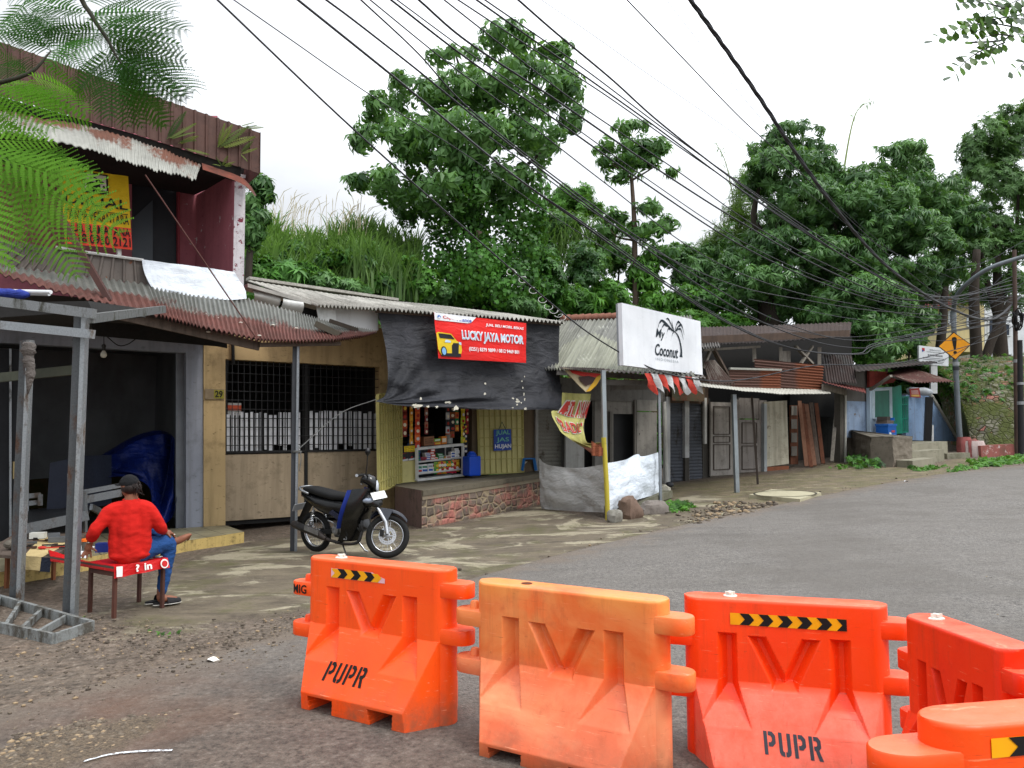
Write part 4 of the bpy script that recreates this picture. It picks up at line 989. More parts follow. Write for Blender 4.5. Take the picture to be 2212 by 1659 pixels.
for pl in ([(.075, .36), (.14, .36), (.14, .4), (.09, .42)], [(.225, .34), (.25, .32), (.25, .38), (.225, .39)]): onb([pl], paint('bcd7ee'), 'car_picture', .026)
# ---------------------------------------------------------------- kiosk on the stone plinth
MYELP = stained('cbc384', '8a824c', .2, .2, .6, .06); MYELD = stained('bab16e', '6f6a3a', .35, .35, .6, .08)
zk = .74
kf = [(865, 1043), (1003, 1027), (1130, 1020)]
ki = thing('kiosk', 'small yellow kiosk shop with open barred doors under the black cloth', 'kiosk', FS.at(865, 1043))
zkl = [FS.at(*p).z for p in kf]
m = MB()
for x0, x1 in ((852, 866), (1020, 1033), (1130, 1160)): rect(m, FS, x0, x1, .1, 3.5, .2)
rect(m, FS, 852, 1165, 3.0, 3.9, .2, .02); m.build('wall', stained('6c5e4c', '3a332a', .4, .4), ki)
m = MB(); rect(m, FS, 1130, 1160, .9, 2.6, .05, -.9); m.build('recess_wall', stained('5c5850', '35322c', .5, .4), ki)
A, B = FS.z(862, 0, -.05), FS.z(1024, 0, -.05); bk = -FS.n*2.4; q = lambda p, z: V((p.x, p.y, z))
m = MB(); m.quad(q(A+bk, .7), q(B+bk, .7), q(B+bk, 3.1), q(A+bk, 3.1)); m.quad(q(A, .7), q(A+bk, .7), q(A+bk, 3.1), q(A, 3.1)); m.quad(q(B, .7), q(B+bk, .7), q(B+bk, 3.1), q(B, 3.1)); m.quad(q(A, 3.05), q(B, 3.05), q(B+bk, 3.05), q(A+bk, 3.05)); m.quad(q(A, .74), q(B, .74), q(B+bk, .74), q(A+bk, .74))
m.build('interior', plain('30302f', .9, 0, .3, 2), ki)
m = MB()
for z in (1.5, 1.9, 2.3): rect(m, FS, 868, 1010, z, z+.03, .35, -2.0)
m.build('back_shelf', MWOOD, ki)
m = MB(); slab(m, FS, [(865, 1043), (897, 1038), (897, 994), (865, 997)], .05, .02); m.build('front_panel', MYELP, ki)
m = MB(); slab(m, FS, [(862, 1046), (1003, 1029), (1003, 1026), (862, 1042)], .1, .05); m.build('sill', MYELP, ki)
# doors: a sheet with bars in front
def bardoor(Q, nv, hz, name):
    r = MB(); n = (Q[1]-Q[0]).cross(Q[3]-Q[0]).normalized()
    if n.dot(EYE-Q[0]) < 0: n = -n
    r.prism(Q, -n*.02); d = r.build(name, MYELP, ki)
    b = MB()
    for i in range(nv+1):
        u = i/nv; b.beam(bil(Q, u, 0)+n*.02, bil(Q, u, 1)+n*.02, .016 if 0 < i < nv else .05, .02)
    for v in hz: b.beam(bil(Q, 0, v)+n*.03, bil(Q, 1, v)+n*.03, .018 if v not in (0, 1, .5) else .05, .02)
    b.build('door_bars', MYELD, d); return d, n
dl = [FS.at(817, 1062, .9), FS.at(865, 1043, .05), FS.at(864, 846, .05), FS.at(814, 852, .9)]
bardoor(dl, 9, (0, .1, .2, .3, .4, .5, .6, .7, .8, .9, 1), 'open_door')
dr = [FS.at(1035, 1024, .06), FS.at(1129, 1020, .06), FS.at(1127, 868, .06), FS.at(1031, 868, .06)]
d2, n2 = bardoor(dr, 8, (0, .2, .38, .5, .62, .8, 1), 'barred_door')
m = MB(); m.tube([bil(dr, 1.01, .14)+n2*.03, bil(dr, 1.08, .15)+n2*.05, bil(dr, 1.02, .12)+n2*.04], .012, 6); m.build('latch_wire', plain('d8d4c0', .6), d2)
# hand-painted raincoat sign
SQ = [FS.at(1067, 974, .16), FS.at(1105, 972, .16), FS.at(1104, 927, .14), FS.at(1067, 928, .14)]
m = MB(); m.prism(SQ, -FS.n*.015); sg = m.build('hand_painted_sign', plain('123f9c', .5, 0, .12, 6, .03)); tag(sg, 'blue board hand painted JUAL JAS HUJAN hung on the yellow door', 'sign')
TXT('JUAL', subq(SQ, .1, .69, .93, .96), paint('6fc0a0'), sg, bold=.012, off=.005); TXT('JAS', subq(SQ, .14, .36, .86, .62), paint('6fc0a0'), sg, bold=.012, off=.005); TXT('HUJAN', subq(SQ, .05, .05, .98, .3), paint('e2e8e6'), sg, bold=.025, off=.005)
m = MB(); tp = bil(SQ, .47, 1)+V((0, 0, .16)); m.tube([bil(SQ, .28, 1), tp, bil(SQ, .68, 1)], .008, 5); m.build('hanging_cord', plain('4a6a58'), sg)
# glass cabinet
CQ = [FS.at(901, 1037, .1), FS.at(999, 1026, .1), FS.at(1000, 960, .1), FS.at(900, 970, .1)]
gc = thing('glass_cabinet', 'low white framed glass display cabinet full of small packets', 'cabinet', CQ[0])
dep = -FS.n*.42; MWHT = plain('cfd0cd', .45, .1, .06, 5, .03, dirt='8f8d86'); m = MB()
for a, b in ((0, 1), (1, 2), (2, 3), (3, 0)): m.beam(CQ[a], CQ[b], .05, .05)
for i in range(4): m.beam(CQ[i], CQ[i]+dep, .035, .035)
for a, b in ((0, 1), (1, 2), (2, 3), (3, 0)): m.beam(CQ[a]+dep, CQ[b]+dep, .03, .03)
m.beam(bil(CQ, .72, .99)+dep*.5, bil(CQ, .72, .55)+dep*.5, .02, .02); m.build('frame', MWHT, gc)
m = MB()
for v in (.17, .55): m.prism([bil(CQ, .02, v), bil(CQ, .98, v), bil(CQ, .98, v)+dep, bil(CQ, .02, v)+dep], (0, 0, .03))
m.build('shelf', MWHT, gc)
m = MB(); m.prism([bil(CQ, 0, 0)+dep, bil(CQ, 1, 0)+dep, bil(CQ, 1, 1)+dep, bil(CQ, 0, 1)+dep], dep*.02); m.build('back_panel', plain('3b3f42', .5), gc)
gt = NT('cabinet_glass'); gt.set(gt.p.inputs['Base Color'], (1, 1, 1)); gt.p.inputs['Transmission Weight'].default_value = 1; gt.p.inputs['Roughness'].default_value = .03; gt.p.inputs['IOR'].default_value = 1.05
m = MB(); m.quad(*[bil(CQ, u, v)+FS.n*.012 for u, v in ((.02, .02), (.98, .02), (.98, .98), (.02, .98))]); m.build('glass_front', gt.mat, gc)
random.seed(21)
PAL = ['c23a2a', 'e8e4da', '2a57b0', 'd8b02a', 'e0862a', 'f0f0ee', '3a8a4a', 'c9cdd2', '8a2a3a', 'b8d0e0', 'e6dfc4', '2f3f8a', 'd65a30']
def packet(u, v, w_, h_, dp, c, c2, label, cat, grp, depth=.15, name='carton'):
    p = bil(CQ, u, v)+dep*depth; x = FS.d*w_
    m = MB(); m.prism([p, p+x, p+x+V((0, 0, h_)), p+V((0, 0, h_))], -FS.n*dp); o = m.build(name, plain(c, .5, 0, .08, 12, .02))
    tag(o, label, cat, grp)
    m = MB(); a = p+FS.n*.002; m.quad(a+x*.12+V((0, 0, h_*.3)), a+x*.88+V((0, 0, h_*.3)), a+x*.88+V((0, 0, h_*.72)), a+x*.12+V((0, 0, h_*.72))); m.build('printed_label', paint(c2), o); return o
u = .03
while u < .9:
    w_ = random.choice((.08, .1, .13)); n_ = random.choice((1, 2, 3, 4)); c = random.choice(PAL); c2 = random.choice(PAL); h_ = random.choice((.05, .06, .075))
    for k in range(n_): packet(u, .585+k*h_*1.05/.9, w_, h_, .12, c, c2, 'small medicine or cigarette carton on the upper shelf of the glass cabinet', 'carton', 'cartons on the upper cabinet shelf', random.uniform(.06, .2))
    u += w_/1.35+.012
u = .03
while u < .42:
    w_ = random.choice((.09, .12, .14)); h_ = random.choice((.1, .12, .16))
    for k in range(2): packet(u, .2+k*h_*1.03/.9, w_, h_, .14, random.choice(('e6e4de', 'd6dadc', 'f0eee8', 'b8ccd8')), random.choice(('c23a2a', '2a57b0', '4a8a6a', '98a2a8')), 'white soap or medicine carton on the lower shelf of the glass cabinet', 'carton', 'white cartons on the lower cabinet shelf', random.uniform(.06, .2))
    u += w_/1.35+.015
def sachet(c, w_, h_, name='snack_packet'):
    m = MB(); m.grid(lambda u, v: V(((u-.5)*w_, -.02*math.sin(math.pi*u)*math.sin(math.pi*v), (v-.5)*h_)), 5, 5); return m
for k in range(18):
    u_ = .45+.5*((k % 9)/9); p = bil(CQ, u_, .24 + (.15 if k >= 9 else 0))+dep*.12+V((0, 0, random.uniform(-.01, .01)))
    c = random.choice(('d8622a', 'c8304a', 'd8a030', '3a9a4a', 'b84a7a', 'e08a50', '7aa83a')); M_ = Matrix.Rotation(math.atan2(FS.d.y, FS.d.x), 3, 'Z') @ Matrix.Rotation(random.uniform(-.3, .3), 3, 'Y')
    m = MB(); m.grid(lambda u, v: p + M_ @ V(((u-.5)*.13, -.03*math.sin(math.pi*u)*math.sin(math.pi*v), (v-.5)*.15)), 5, 5)
    o = m.build('snack_bag', plain(c, .35, 0, .3, 30, .15), smooth=True); tag(o, 'bright snack bag standing on the lower shelf of the glass cabinet', 'snack bag', 'snack bags in the glass cabinet')
    m = MB(); m.ball(p+M_ @ V((0, -.034, 0)), (.035, .004, .03), 8, 5, M_); m.build('printed_label', paint(random.choice(('f0e8d0', 'f4d040', 'b02a20', 'e8e8e8'))), o)
# things on top of the cabinet
def boxon(px0, px1, y0, y1, o_, c, label, cat, dp=.2, group=None, c2=None, name='carton'):
    m = MB(); P = [FS.at(px0, y1, o_), FS.at(px1, y1-(px1-px0)*.1, o_), FS.at(px1, y0-(px1-px0)*.1, o_), FS.at(px0, y0, o_)]
    m.prism(P, -FS.n*dp); o = m.build(name, plain(c, .6, 0, .1, 8, .03)); tag(o, label, cat, group)
    if c2:
        n = MB(); n.quad(*[p+FS.n*.004 for p in subq(P, .12, .25, .88, .75)]); n.build('printed_label', paint(c2), o)
    return o, P
o, P = boxon(916, 938, 944, 963, 0, '8a5f42', 'brown handwritten cardboard box on the glass cabinet', 'cardboard box', .25)
for i, yy in enumerate((.72, .5, .28)): TXT(('jual pulsa', 'dan token', 'listrik')[i], subq(P, .1, yy-.07, .85, yy+.1), paint('2a1c12'), o, off=.004)
boxon(938, 953, 955, 962, .0, 'c8502a', 'flat orange packet lying under the green packet on the cabinet', 'packet', .15, None, 'e0c040', 'packet'); boxon(938, 952, 948, 954.6, 0, '6fb02a', 'green and white packet lying on an orange packet', 'packet', .15, None, 'e8eee0', 'packet'); boxon(954, 965, 943, 960, 0, 'd8822a', 'tall yellow orange carton on the cabinet before the jar', 'carton', .12, None, 'ece0c8')
m = MB(); p = FS.at(970, 958, -.1); m.lathe([(.07, 0), (.075, .02), (.075, .17), (.06, .19)], p, 14); j = m.build('plastic_jar', plain('9aa09c', .3, 0, .1, 8), smooth=True, ang=40); tag(j, 'clear jar with orange lid at the end of the cabinet top', 'jar')
m = MB(); m.lathe([(.08, .185), (.08, .225), (.0, .228)], p, 14); m.build('lid', plain('e0641c', .4), j, ang=40)
for k, (x, c, lb) in enumerate(((884, '20303a', 'dark blue'), (890, '6a7a2a', 'yellow green'), (897.5, '7a1a1a', 'dark red'), (904, '8a2018', 'bright red'))):
    p = FS.at(x, 969+(2 if k > 1 else 0), -.12); m = MB(); m.lathe([(.038, 0), (.04, .01), (.04, .15), (.03, .19), (.014, .22), (.014, .26)], p, 12); b = m.build('sauce_bottle', plain(c, .2, 0, .1, 9), smooth=True, ang=40); tag(b, lb+' bottle standing beside the brown cardboard box', 'bottle', 'sauce bottles on the counter')
    m = MB(); m.lathe([(.041, .04), (.041, .11)], p, 12); m.build('bottle_label', paint(('3a5a8a', 'd8c040', 'c83a2a', 'd0302a')[k]), b); m = MB(); m.lathe([(.017, .255), (.017, .285), (0, .286)], p, 10); m.build('bottle_cap', paint(('2a4a9a', 'd8c820', '3a7a2a', 'c8a020')[k]), b)
# posters and price card on the front panel
PQ = [FS.at(866, 997, .05), FS.at(897, 993, .05), FS.at(896.5, 958, .05), FS.at(865.5, 964, .05)]
for a, lb in ((0, 'dark cigarette poster nearest the open yellow door'), (.52, 'dark cigarette poster nearest the glass cabinet')):
    Q = subq(PQ, a, 0, a+.48, 1); m = MB(); m.prism(Q, -FS.n*.006); po = m.build('poster', paint('141213', .4)); tag(po, lb, 'poster', 'posters on the kiosk front')
    onquad(Q, [[(0, .0), (1, .0), (1, .13), (0, .1)]], paint('c9cacc'), po, 'warning_strip', .003); onquad(Q, [[(.3, .16), (.7, .16), (.5, .26)]], paint('b02018'), po, 'emblem', .003); onquad(Q, [[(.15, .47), (.85, .49), (.85, .52), (.15, .5)]], paint('8a1a14'), po, 'text_line', .003)
YQ = [FS.at(873.5, 976.5, .08), FS.at(896, 975, .08), FS.at(896, 962.5, .08), FS.at(873, 964, .08)]
m = MB(); m.prism(YQ, -FS.n*.004); yc = m.build('price_card', paint('e8c814', .5)); tag(yc, 'yellow handwritten price card over the dark posters', 'price card')
for i, s_ in enumerate(('AQUA GALON', 'Rp 20.000', 'Isi 7.000')): TXT(s_, subq(YQ, .08, .68-.3*i, .92, .9-.3*i), paint('151205'), yc, off=.004, bold=.01)
# hanging strings of sachets
def string_of(x, y0, n, w_, h_, cols, label, o_=.0):
    top = FS.at(x, y0, o_); r = thing('sachet_string', label, 'sachets', top, 'sachet strings hanging in the kiosk opening')
    for k in range(n):
        c = top - V((0, 0, h_*(k+.5)*1.02)); tw = random.uniform(-.25, .25); M_ = Matrix.Rotation(math.atan2(FS.d.y, FS.d.x)+tw, 3, 'Z')
        m = MB(); m.grid(lambda u, v: c + M_ @ V(((u-.5)*w_, -.018*math.sin(math.pi*u)*math.sin(math.pi*v), (v-.5)*h_)), 4, 4); pk = m.build('sachet', plain(cols[k % len(cols)], .35, 0, .25, 26, .1), r, smooth=True)
        m = MB(); m.ball(c+M_ @ V((0, -.021, -.01)), (w_*.3, .004, h_*.24), 8, 5, M_); m.build('sachet_print', paint(random.choice(('f0e4c8', 'e8c040', 'd8d8d8', 'b03020'))), pk)
STR = [(874, 872, 4, .11, .16, ['8a2a18', '6a2014', 'c05a28'], 'dark red sachet string nearest the left door'), (888.5, 872, 7, .075, .115, ['e0a030', 'd88a20'], 'narrow yellow sachet string beside the red one'), (902, 872, 6, .12, .15, ['d84a20', 'e06a28', 'c83a18'], 'long orange snack string over the sauce bottles'), (921, 872, 5, .075, .12, ['8a3a3a', 'a0705a'], 'brown sachet string in the middle of the opening'),
       (967, 876, 4, .09, .14, ['1c1d22', 'b8b8ba'], 'black and silver sachet string hanging left of the orange-black one'), (977, 876, 5, .11, .13, ['1a1a20', '8a4a20', '2a2a30'], 'black and orange sachet string'), (987, 876, 4, .085, .13, ['1a7a4a', 'c86a28'], 'green sachet string beside the black and orange one'), (1000, 874, 6, .1, .13, ['d8c028', 'c8b020', 'b8c030'], 'long yellow snack string near the right door'), (1009, 874, 5, .07, .12, ['a8242a', '7a1a20'], 'short red sachet string near the right door'), (1005, 915, 6, .1, .1, ['1a1c30', '24284a'], 'dark blue sachet string under the yellow one')]
for a in STR: string_of(*a[:6], a[6])
# cartons deep inside, blue water can, stools
for k, (x, y, w_, h_) in enumerate(((925, 930, 24, 14), (930, 916, 20, 13), (950, 925, 18, 18), (965, 935, 22, 16))): boxon(x, x+w_, y, y+h_, -1.7, ('4a4238', '3f3a34', '554838', '443c33')[k], 'cardboard carton stacked in the dark back of the kiosk', 'carton', .25, 'cartons in the dark back of the kiosk')
p = lerp(FS.at(1002, 1028, .42), FS.at(1036, 1028, .42), .5); wc = thing('water_can', 'blue square water can with round lid on the plinth edge', 'water can', p)
m = MB(); rz = math.atan2(FS.d.y, FS.d.x); m.box(p+V((0, 0, .2)), (.28, .28, .4), rz); wb = m.build('can_body', plain('0f46b8', .35, 0, .06, 4, .02), wc)
bv = wb.modifiers.new('b', 'BEVEL'); bv.width = .03; bv.segments = 3
m = MB(); m.lathe([(.10, .4), (.10, .43), (.08, .45), (.075, .47), (0, .475)], p, 18); m.box(p+V((0, 0, .475)), (.1, .03, .03), rz); m.build('lid', plain('0f46b8', .35, 0, .06, 4, .02), wc, smooth=True, ang=40)
p = FS.at(1143, 1016, .1); bs = thing('plastic_stool', 'small blue plastic stool at the right end of the plinth', 'stool', p); MB1 = plain('1465a8', .4, 0, .08, 5)
m = MB(); m.prism([p+V((-.13, -.13, .24)), p+V((.13, -.13, .24)), p+V((.13, .13, .24)), p+V((-.13, .13, .24))], (0, 0, .03)); m.build('seat', MB1, bs)
for sx in (-1, 1):
    for sy in (-1, 1): m = MB(); m.beam(p+V((sx*.15, sy*.15, 0)), p+V((sx*.11, sy*.11, .25)), .05, .05); m.build('leg', MB1, bs)
# stone plinth
PL_ = [GND(853, 1122), GND(911, 1141), GND(1166, 1089)]; f0, f1 = PL_[1], PL_[2]; b0 = V((PL_[0].x, PL_[0].y, 0)); ZT0, ZT1 = .73, .86
dv = (f1-f0); dvn = V((dv.x, dv.y, 0)).normalized(); nv = V((dvn.y, -dvn.x, 0))
t = NT('river_stone_wall'); w2 = t.new('ShaderNodeMapping'); t.L.new(t.co('UV'), w2.inputs[0]); w2.inputs[3].default_value = (19, 4.6, 1)
de = t.vor(1.0, vec=w2.outputs[0], feature='DISTANCE_TO_EDGE', rnd=.5); cc = t.vor(1.0, vec=w2.outputs[0], out=1, rnd=.5); nf = t.noise(24, 6, .7); nb = t.noise(1.6, 6, .65)
mo = t.ramp(de, .05, .10, 1, 0); v_ = t.sep(t.co('UV'))[1]; top = t.ramp(v_, .8, .82)
st_ = t.mix(t.ramp(t.sep(cc)[0], 0, 1), lin('4c443d'), lin('6e6158')); st_ = t.mix(t.ramp(nf, .4, .8, 0, .6), st_, lin('8a7d70')); mor = t.mix(t.ramp(nf, .3, .7), lin('7d705c'), lin('988a72'))
c = t.mix(mo, st_, mor); pk = t.mix(t.ramp(nf, .3, .7), lin('a05a52'), lin('b8766a')); c = t.mix(t.math('MULTIPLY', t.ramp(nb, .48, .62, 0, .9), t.ramp(nf, .3, .6, .4, 1)), c, pk)
cm = t.mix(t.ramp(t.noise(5, 7, .7), .3, .7), lin('57503f'), lin('857b66')); c = t.mix(top, c, cm); c = t.mix(t.ramp(v_, .12, .0, 0, .7), c, lin('4a4a38'))
hh = t.math('ADD', t.math('MULTIPLY', t.ramp(de, 0, .2), t.math('SUBTRACT', 1, top)), t.math('MULTIPLY', nf, .35)); t.bump(hh, .8, .03); MSTW = t.out(c, .9, 0, .2)
MCTOP = stained('5f594c', '302d26', .6, .3, .7, .3)
pl = thing('stone_plinth', 'pinkish river stone plinth with cement top carrying the kiosk', 'plinth', f0)
def pf(a, b, za, zb, zbase=-.15):
    return lambda u, v: (lambda p: V((p.x, p.y, gz(p.x, p.y)+zbase*(1-v)+(lerp(za, zb, u)-gz(p.x, p.y))*v)))(lerp(a, b, u))
m = MB(); m.grid(pf(f0, f1, ZT0-.005, ZT1-.005, -.05), 40, 6); m.build('stone_face', MSTW, pl)
sb = lerp(b0, FS.z(853, 0), .5); m = MB(); m.grid(pf(b0, f0, ZT0-.005, ZT0-.005, -.05), 10, 6); m.build('end_face', stained('6c5852', '474238', .9, .3, .9, .4, scale=1.6), pl)
bk0, bk1 = FS.z(856, 0), FS.z(1165, 0)
m = MB(); T = [V((f0.x, f0.y, ZT0)), V((f1.x, f1.y, ZT1)), V((bk1.x, bk1.y, ZT1)), V((bk0.x, bk0.y, ZT0)), V((b0.x, b0.y, ZT0))]
T[0] += nv*.03; T[1] += nv*.03; m.prism(T, (0, 0, -.09)); m.build('cement_top', MCTOP, pl)
# cement band under the edge, a few mm proud
m = MB(); m.grid(lambda u, v: (lambda p: V((p.x, p.y, lerp(ZT0, ZT1, u)-.09-.07*(1-v)+.01*nz(u*14, 3))))(lerp(f0, f1, u)+nv*.015), 40, 1); m.build('cement_band', stained('7d7563', '8a5550', .5, .2, .9, .4), pl)

# ---------------------------------------------------------------- food stall (warung) with the coconut board
MSHUT = metal_old('77756c', '4b4438', .22, .7, .1, 1.2); MSHUTD = metal_old('43474f', '2e2b28', .3, .7, .1, 1.2)
wa = thing('food_stall', 'open-fronted food stall with old corrugated roof and roller shutter', 'stall', FS.z(1187, .3))
def shutter(x0, x1, z0, z1, mat, par, o_=0.0, n=26, parent_kind='roller_shutter'):
    a, b = FS.z(x0, 0, o_), FS.z(x1, 0, o_); m = MB()
    m.grid(lambda u, v: (lambda p: V((p.x, p.y, z0+(z1-z0)*v))+FS.n*.014*abs(math.sin(v*n*math.pi)))(lerp(a, b, u)), 2, n*4); return m.build(parent_kind, mat, par)
shutter(1163, 1213, .3, 2.45, MSHUT, wa)
m = MB(); rect(m, FS, 1157, 1163, .2, 2.7, .15, .06); m.build('shutter_post', plain('8d8c88', .6, .2, .1, 4, dirt='5b5750'), wa)
m = MB(); rect(m, FS, 1213, 1222, .2, 2.8, .1, .03); rect(m, FS, 1157, 1440, 2.45, 2.95, .12, .0); m.build('wall', stained('6f6d69', '3c3a36', .5, .4), wa)
m = MB(); rect(m, FS, 1222, 1262, .25, 2.2, .05, .25); m.build('white_door', stained('a8a8a4', '6a655c', .4, .4), wa)
m = MB(); rect(m, FS, 1262, 1285, .2, 2.5, .05, -.3); m.build('dark_doorway', MBLK, wa)
m = MB(); rect(m, FS, 1285, 1325, .25, 2.5, .1, -.03); rect(m, FS, 1325, 1372, .25, .98, .1, -.03); rect(m, FS, 1325, 1372, 2.15, 2.5, .1, -.03); m.build('plank_wall', stained('84817b', '47443e', .5, .5), wa)
m = MB(); rect(m, FS, 1376, 1419, .25, 2.2, .06, .05); rect(m, FS, 1376, 1419, 2.23, 2.5, .06, .05); m.build('wall_panel', stained('8d8a84', '4d4a45', .5, .5, chip='3a3733', chipamt=-.03), wa)
m = MB(); rect(m, FS, 1318, 1376, .9, 2.3, .05, -.25); m.build('dark_window', plain('1f2022', .5), wa)
for z in np.linspace(1.1, 2.1, 9): pass
m = MB(); rect(m, FS, 1318, 1323, .95, 2.2, .05, .04); rect(m, FS, 1371, 1375, .95, 2.5, .05, .04); rect(m, FS, 1318, 1374, .93, .98, .05, .04); m.build('window_frame', stained('6f6c66', '3c3934', .5, .4), wa)
# roof
RB = [FS.at(x, y, -1.2) for x, y in ((1214, 692), (1345, 686))]; RB2 = [FS.at(x, y, -1.2) for x, y in ((1190, 693), (1270, 690), (1400, 685), (1495, 682))]; RF = [FS.at(x, y, 2.6) for x, y in ((1205, 797), (1352, 803))]
RBb = RB2; RFf = [FS.at(1125, 797, .9), FS.at(1209, 797, 1.7), FS.at(1352, 803, 2.6), FS.at(1500, 812, 2.9)]
t = NT('weathered_roof_sheet'); pan = t.vor(4.2, vec=t.map((1, .35, 1), kind='UV'), out=1); n1 = t.noise(1.6, 7, .7); st_ = t.noise(2, 6, .7, vec=t.map((30, .8, 1), kind='UV'))
c = t.mix(t.ramp(t.sep(pan)[0], .3, .7), lin('72726d'), lin('898a7c')); c = t.mix(t.ramp(st_, .45, .72, 0, .8), c, lin('3f403c')); c = t.mix(t.ramp(n1, .58, .68, 0, .6), c, lin('b4b6aa')); MWRF = t.out(c, .85, 0, .2)
m = corr(RBb, RFf, 44, .03, 16, 6); m.build('roof', MWRF, wa, smooth=True, ang=60)
MRT = stained('7a5244', '4a2c20', .6, .3, .9, .4)
for i in range(9):
    a, b = lerp(RB[0], RB[1], i/9)+V((0, 0, .04)), lerp(RB[0], RB[1], (i+1.06)/9)+V((0, 0, .06)); m = MB(); m.tube([a, b], [.08, .09], 10); m.build('ridge_tile', MRT, wa, smooth=True, ang=50)
m = MB(); m.beam(RFf[1]-V((0, 0, .06))-FS.n*.1, RFf[3]-V((0, 0, .08)), .08, .1); m.beam(FS.at(1300, 826, 2.5), FS.at(1420, 826, 2.3), .06, .1); m.beam(FS.at(1320, 838, 2.0), FS.at(1440, 836, 1.6), .05, .1); m.build('roof_beam', stained('6e6a66', '34312e', .5, .5), wa)
# front eave of plastic sheet going right under the board
EB = [FS.at(x, y, 2.2) for x, y in ((1208, 792), (1300, 796), (1518, 808))]; EF = [FS.at(x, y, 3.0) for x, y in ((1212, 797), (1310, 802), (1525, 816))]
m = corr(EB, EF, 46, .014, 4, 5); m.build('eave_sheet', rust_sheet('6f6b64', '3d302a', .5), wa, smooth=True, ang=60)
# posts of the stall
p = FS.at(1311, 1090, 3.2); pg = V((p.x, p.y, gz(p.x, p.y)))
def gpost(px, ytop, ybot_pt, w_, mat, par, name='post', sq=True):
    b = ybot_pt; t_ = AT(px, ytop, b.y); m = MB()
    if sq: m.beam(b-V((0, 0, .05)), t_, w_, w_*.8, roll=.6)
    else: m.tube([b-V((0, 0, .05)), t_], w_/2, 10)
    return m.build(name, mat, par)
G1 = GND(1314, 1112); gpost(1303, 800, G1+V((0, .3, 0)), .075, plain('8f979a', .4, .4, .1, 4, dirt='6b6f70'), wa)
G2 = GND(1427, 1085); gpost(1423, 812, G2, .05, MGALV, wa)
# white downpipe, pillar
G3 = GND(1440, 1052); gpost(1434, 868, G3, .11, plain('b3b3ae', .5, 0, .08, 4, dirt='77746c'), wa, 'downpipe', False)
m = MB(); m.ball(G3+V((.06, -.05, .06)), (.1, .08, .07), 10, 6); m.build('pipe_elbow', plain('3c3d40', .5), wa, smooth=True)
# sign board
SB = [AT(1347, 789, 14.2), AT(1518, 810, 16.4), AT(1513, 694, 16.4), AT(1343, 654, 14.2)]
n_ = (SB[1]-SB[0]).cross(SB[3]-SB[0]).normalized(); n_ = -n_ if n_.dot(EYE-SB[0]) < 0 else n_
m = MB(); m.prism(SB, -n_*.09); sgn = m.build('sign_board', stained('dfe2e6', 'a9adb0', .12, .18, .5, .04)); tag(sgn, 'large white board with a black palm and the words My Coconut on the stall roof', 'sign board')
INK = paint('14242e', .6)
m = MB(); sl = lambda u, v: bil(SB, u, v)+n_*.006
tr = curve([(.705, .27, 0), (.71, .4, 0), (.70, .52, 0), (.68, .62, 0), (.655, .68, 0), (.63, .7, 0)], 16)
wd = [.013, .012, .011, .010, .009, .009, .008, .008, .008, .008, .008, .008, .008, .008, .008, .008, .008]
for i in range(16): m.poly([sl(tr[i].x-wd[i]*(2.0 if i == 0 else 1.2), tr[i].y-.004*(i > 0)), sl(tr[i].x+wd[i]*(1.4 if i == 0 else 1), tr[i].y), sl(tr[i+1].x+wd[i+1], tr[i+1].y+.003), sl(tr[i+1].x-wd[i+1]*1.2, tr[i+1].y)])
m.build('palm_trunk', INK, sgn)
for k, (ex, ey, cx_, cy_, w_) in enumerate(((.40, .66, .47, .86, .03), (.435, .60, .5, .8, .026), (.515, .56, .55, .74, .022), (.52, .90, .56, .9, .026), (.60, .93, .6, .86, .022), (.74, .83, .68, .9, .03), (.76, .68, .72, .86, .03), (.745, .59, .71, .78, .024), (.575, .53, .6, .66, .018))):
    m = MB(); st_ = V((.625, .70, 0)); C = curve([st_, V((cx_, cy_, 0)), V((ex, ey, 0))], 10)
    for i in range(10):
        a, b = C[i], C[i+1]; wa_, wb_ = w_*math.sin(math.pi*(i/10*.9+.08)), w_*math.sin(math.pi*((i+1)/10*.9+.08)); m.poly([sl(a.x, a.y+wa_*.5), sl(b.x, b.y+wb_*.5), sl(b.x-.002, b.y-wb_*1.4*(1 if i % 2 else .5)), sl(a.x-.002, a.y-wa_*1.4*(.5 if i % 2 else 1))])
    m.build('palm_frond', INK, sgn)
TXT('My', subq(SB, .385, .5, .5, .7), INK, sgn, bold=.015, off=.007, shear=.25); TXT('Coconut', subq(SB, .37, .235, .665, .44), INK, sgn, bold=.02, off=.007, shear=.25)
TXT('INDONESIA', subq(SB, .375, .155, .665, .20), paint('9aa3a8'), sgn, off=.007, spacing=1.4)
m = MB(); m.prism([p-n_*.1 for p in (SB[0], SB[3], SB[3]+V((-.02, .05, 0)), SB[0]+V((-.02, .05, 0)))], (0.03, 0, 0)); m.build('board_edge', plain('8d9296', .6), sgn)
m = MB(); m.tube([AT(1505, 708, 17), AT(1420, 702, 17.4), AT(1405, 690, 17.4)], .03, 5); m.tube([AT(1480, 715, 17), AT(1395, 712, 17.5)], .03, 5); m.tube([AT(1505, 735, 17), AT(1505, 705, 17)], .03, 5); m.build('support_frame', plain('3a2c26', .8), sgn)
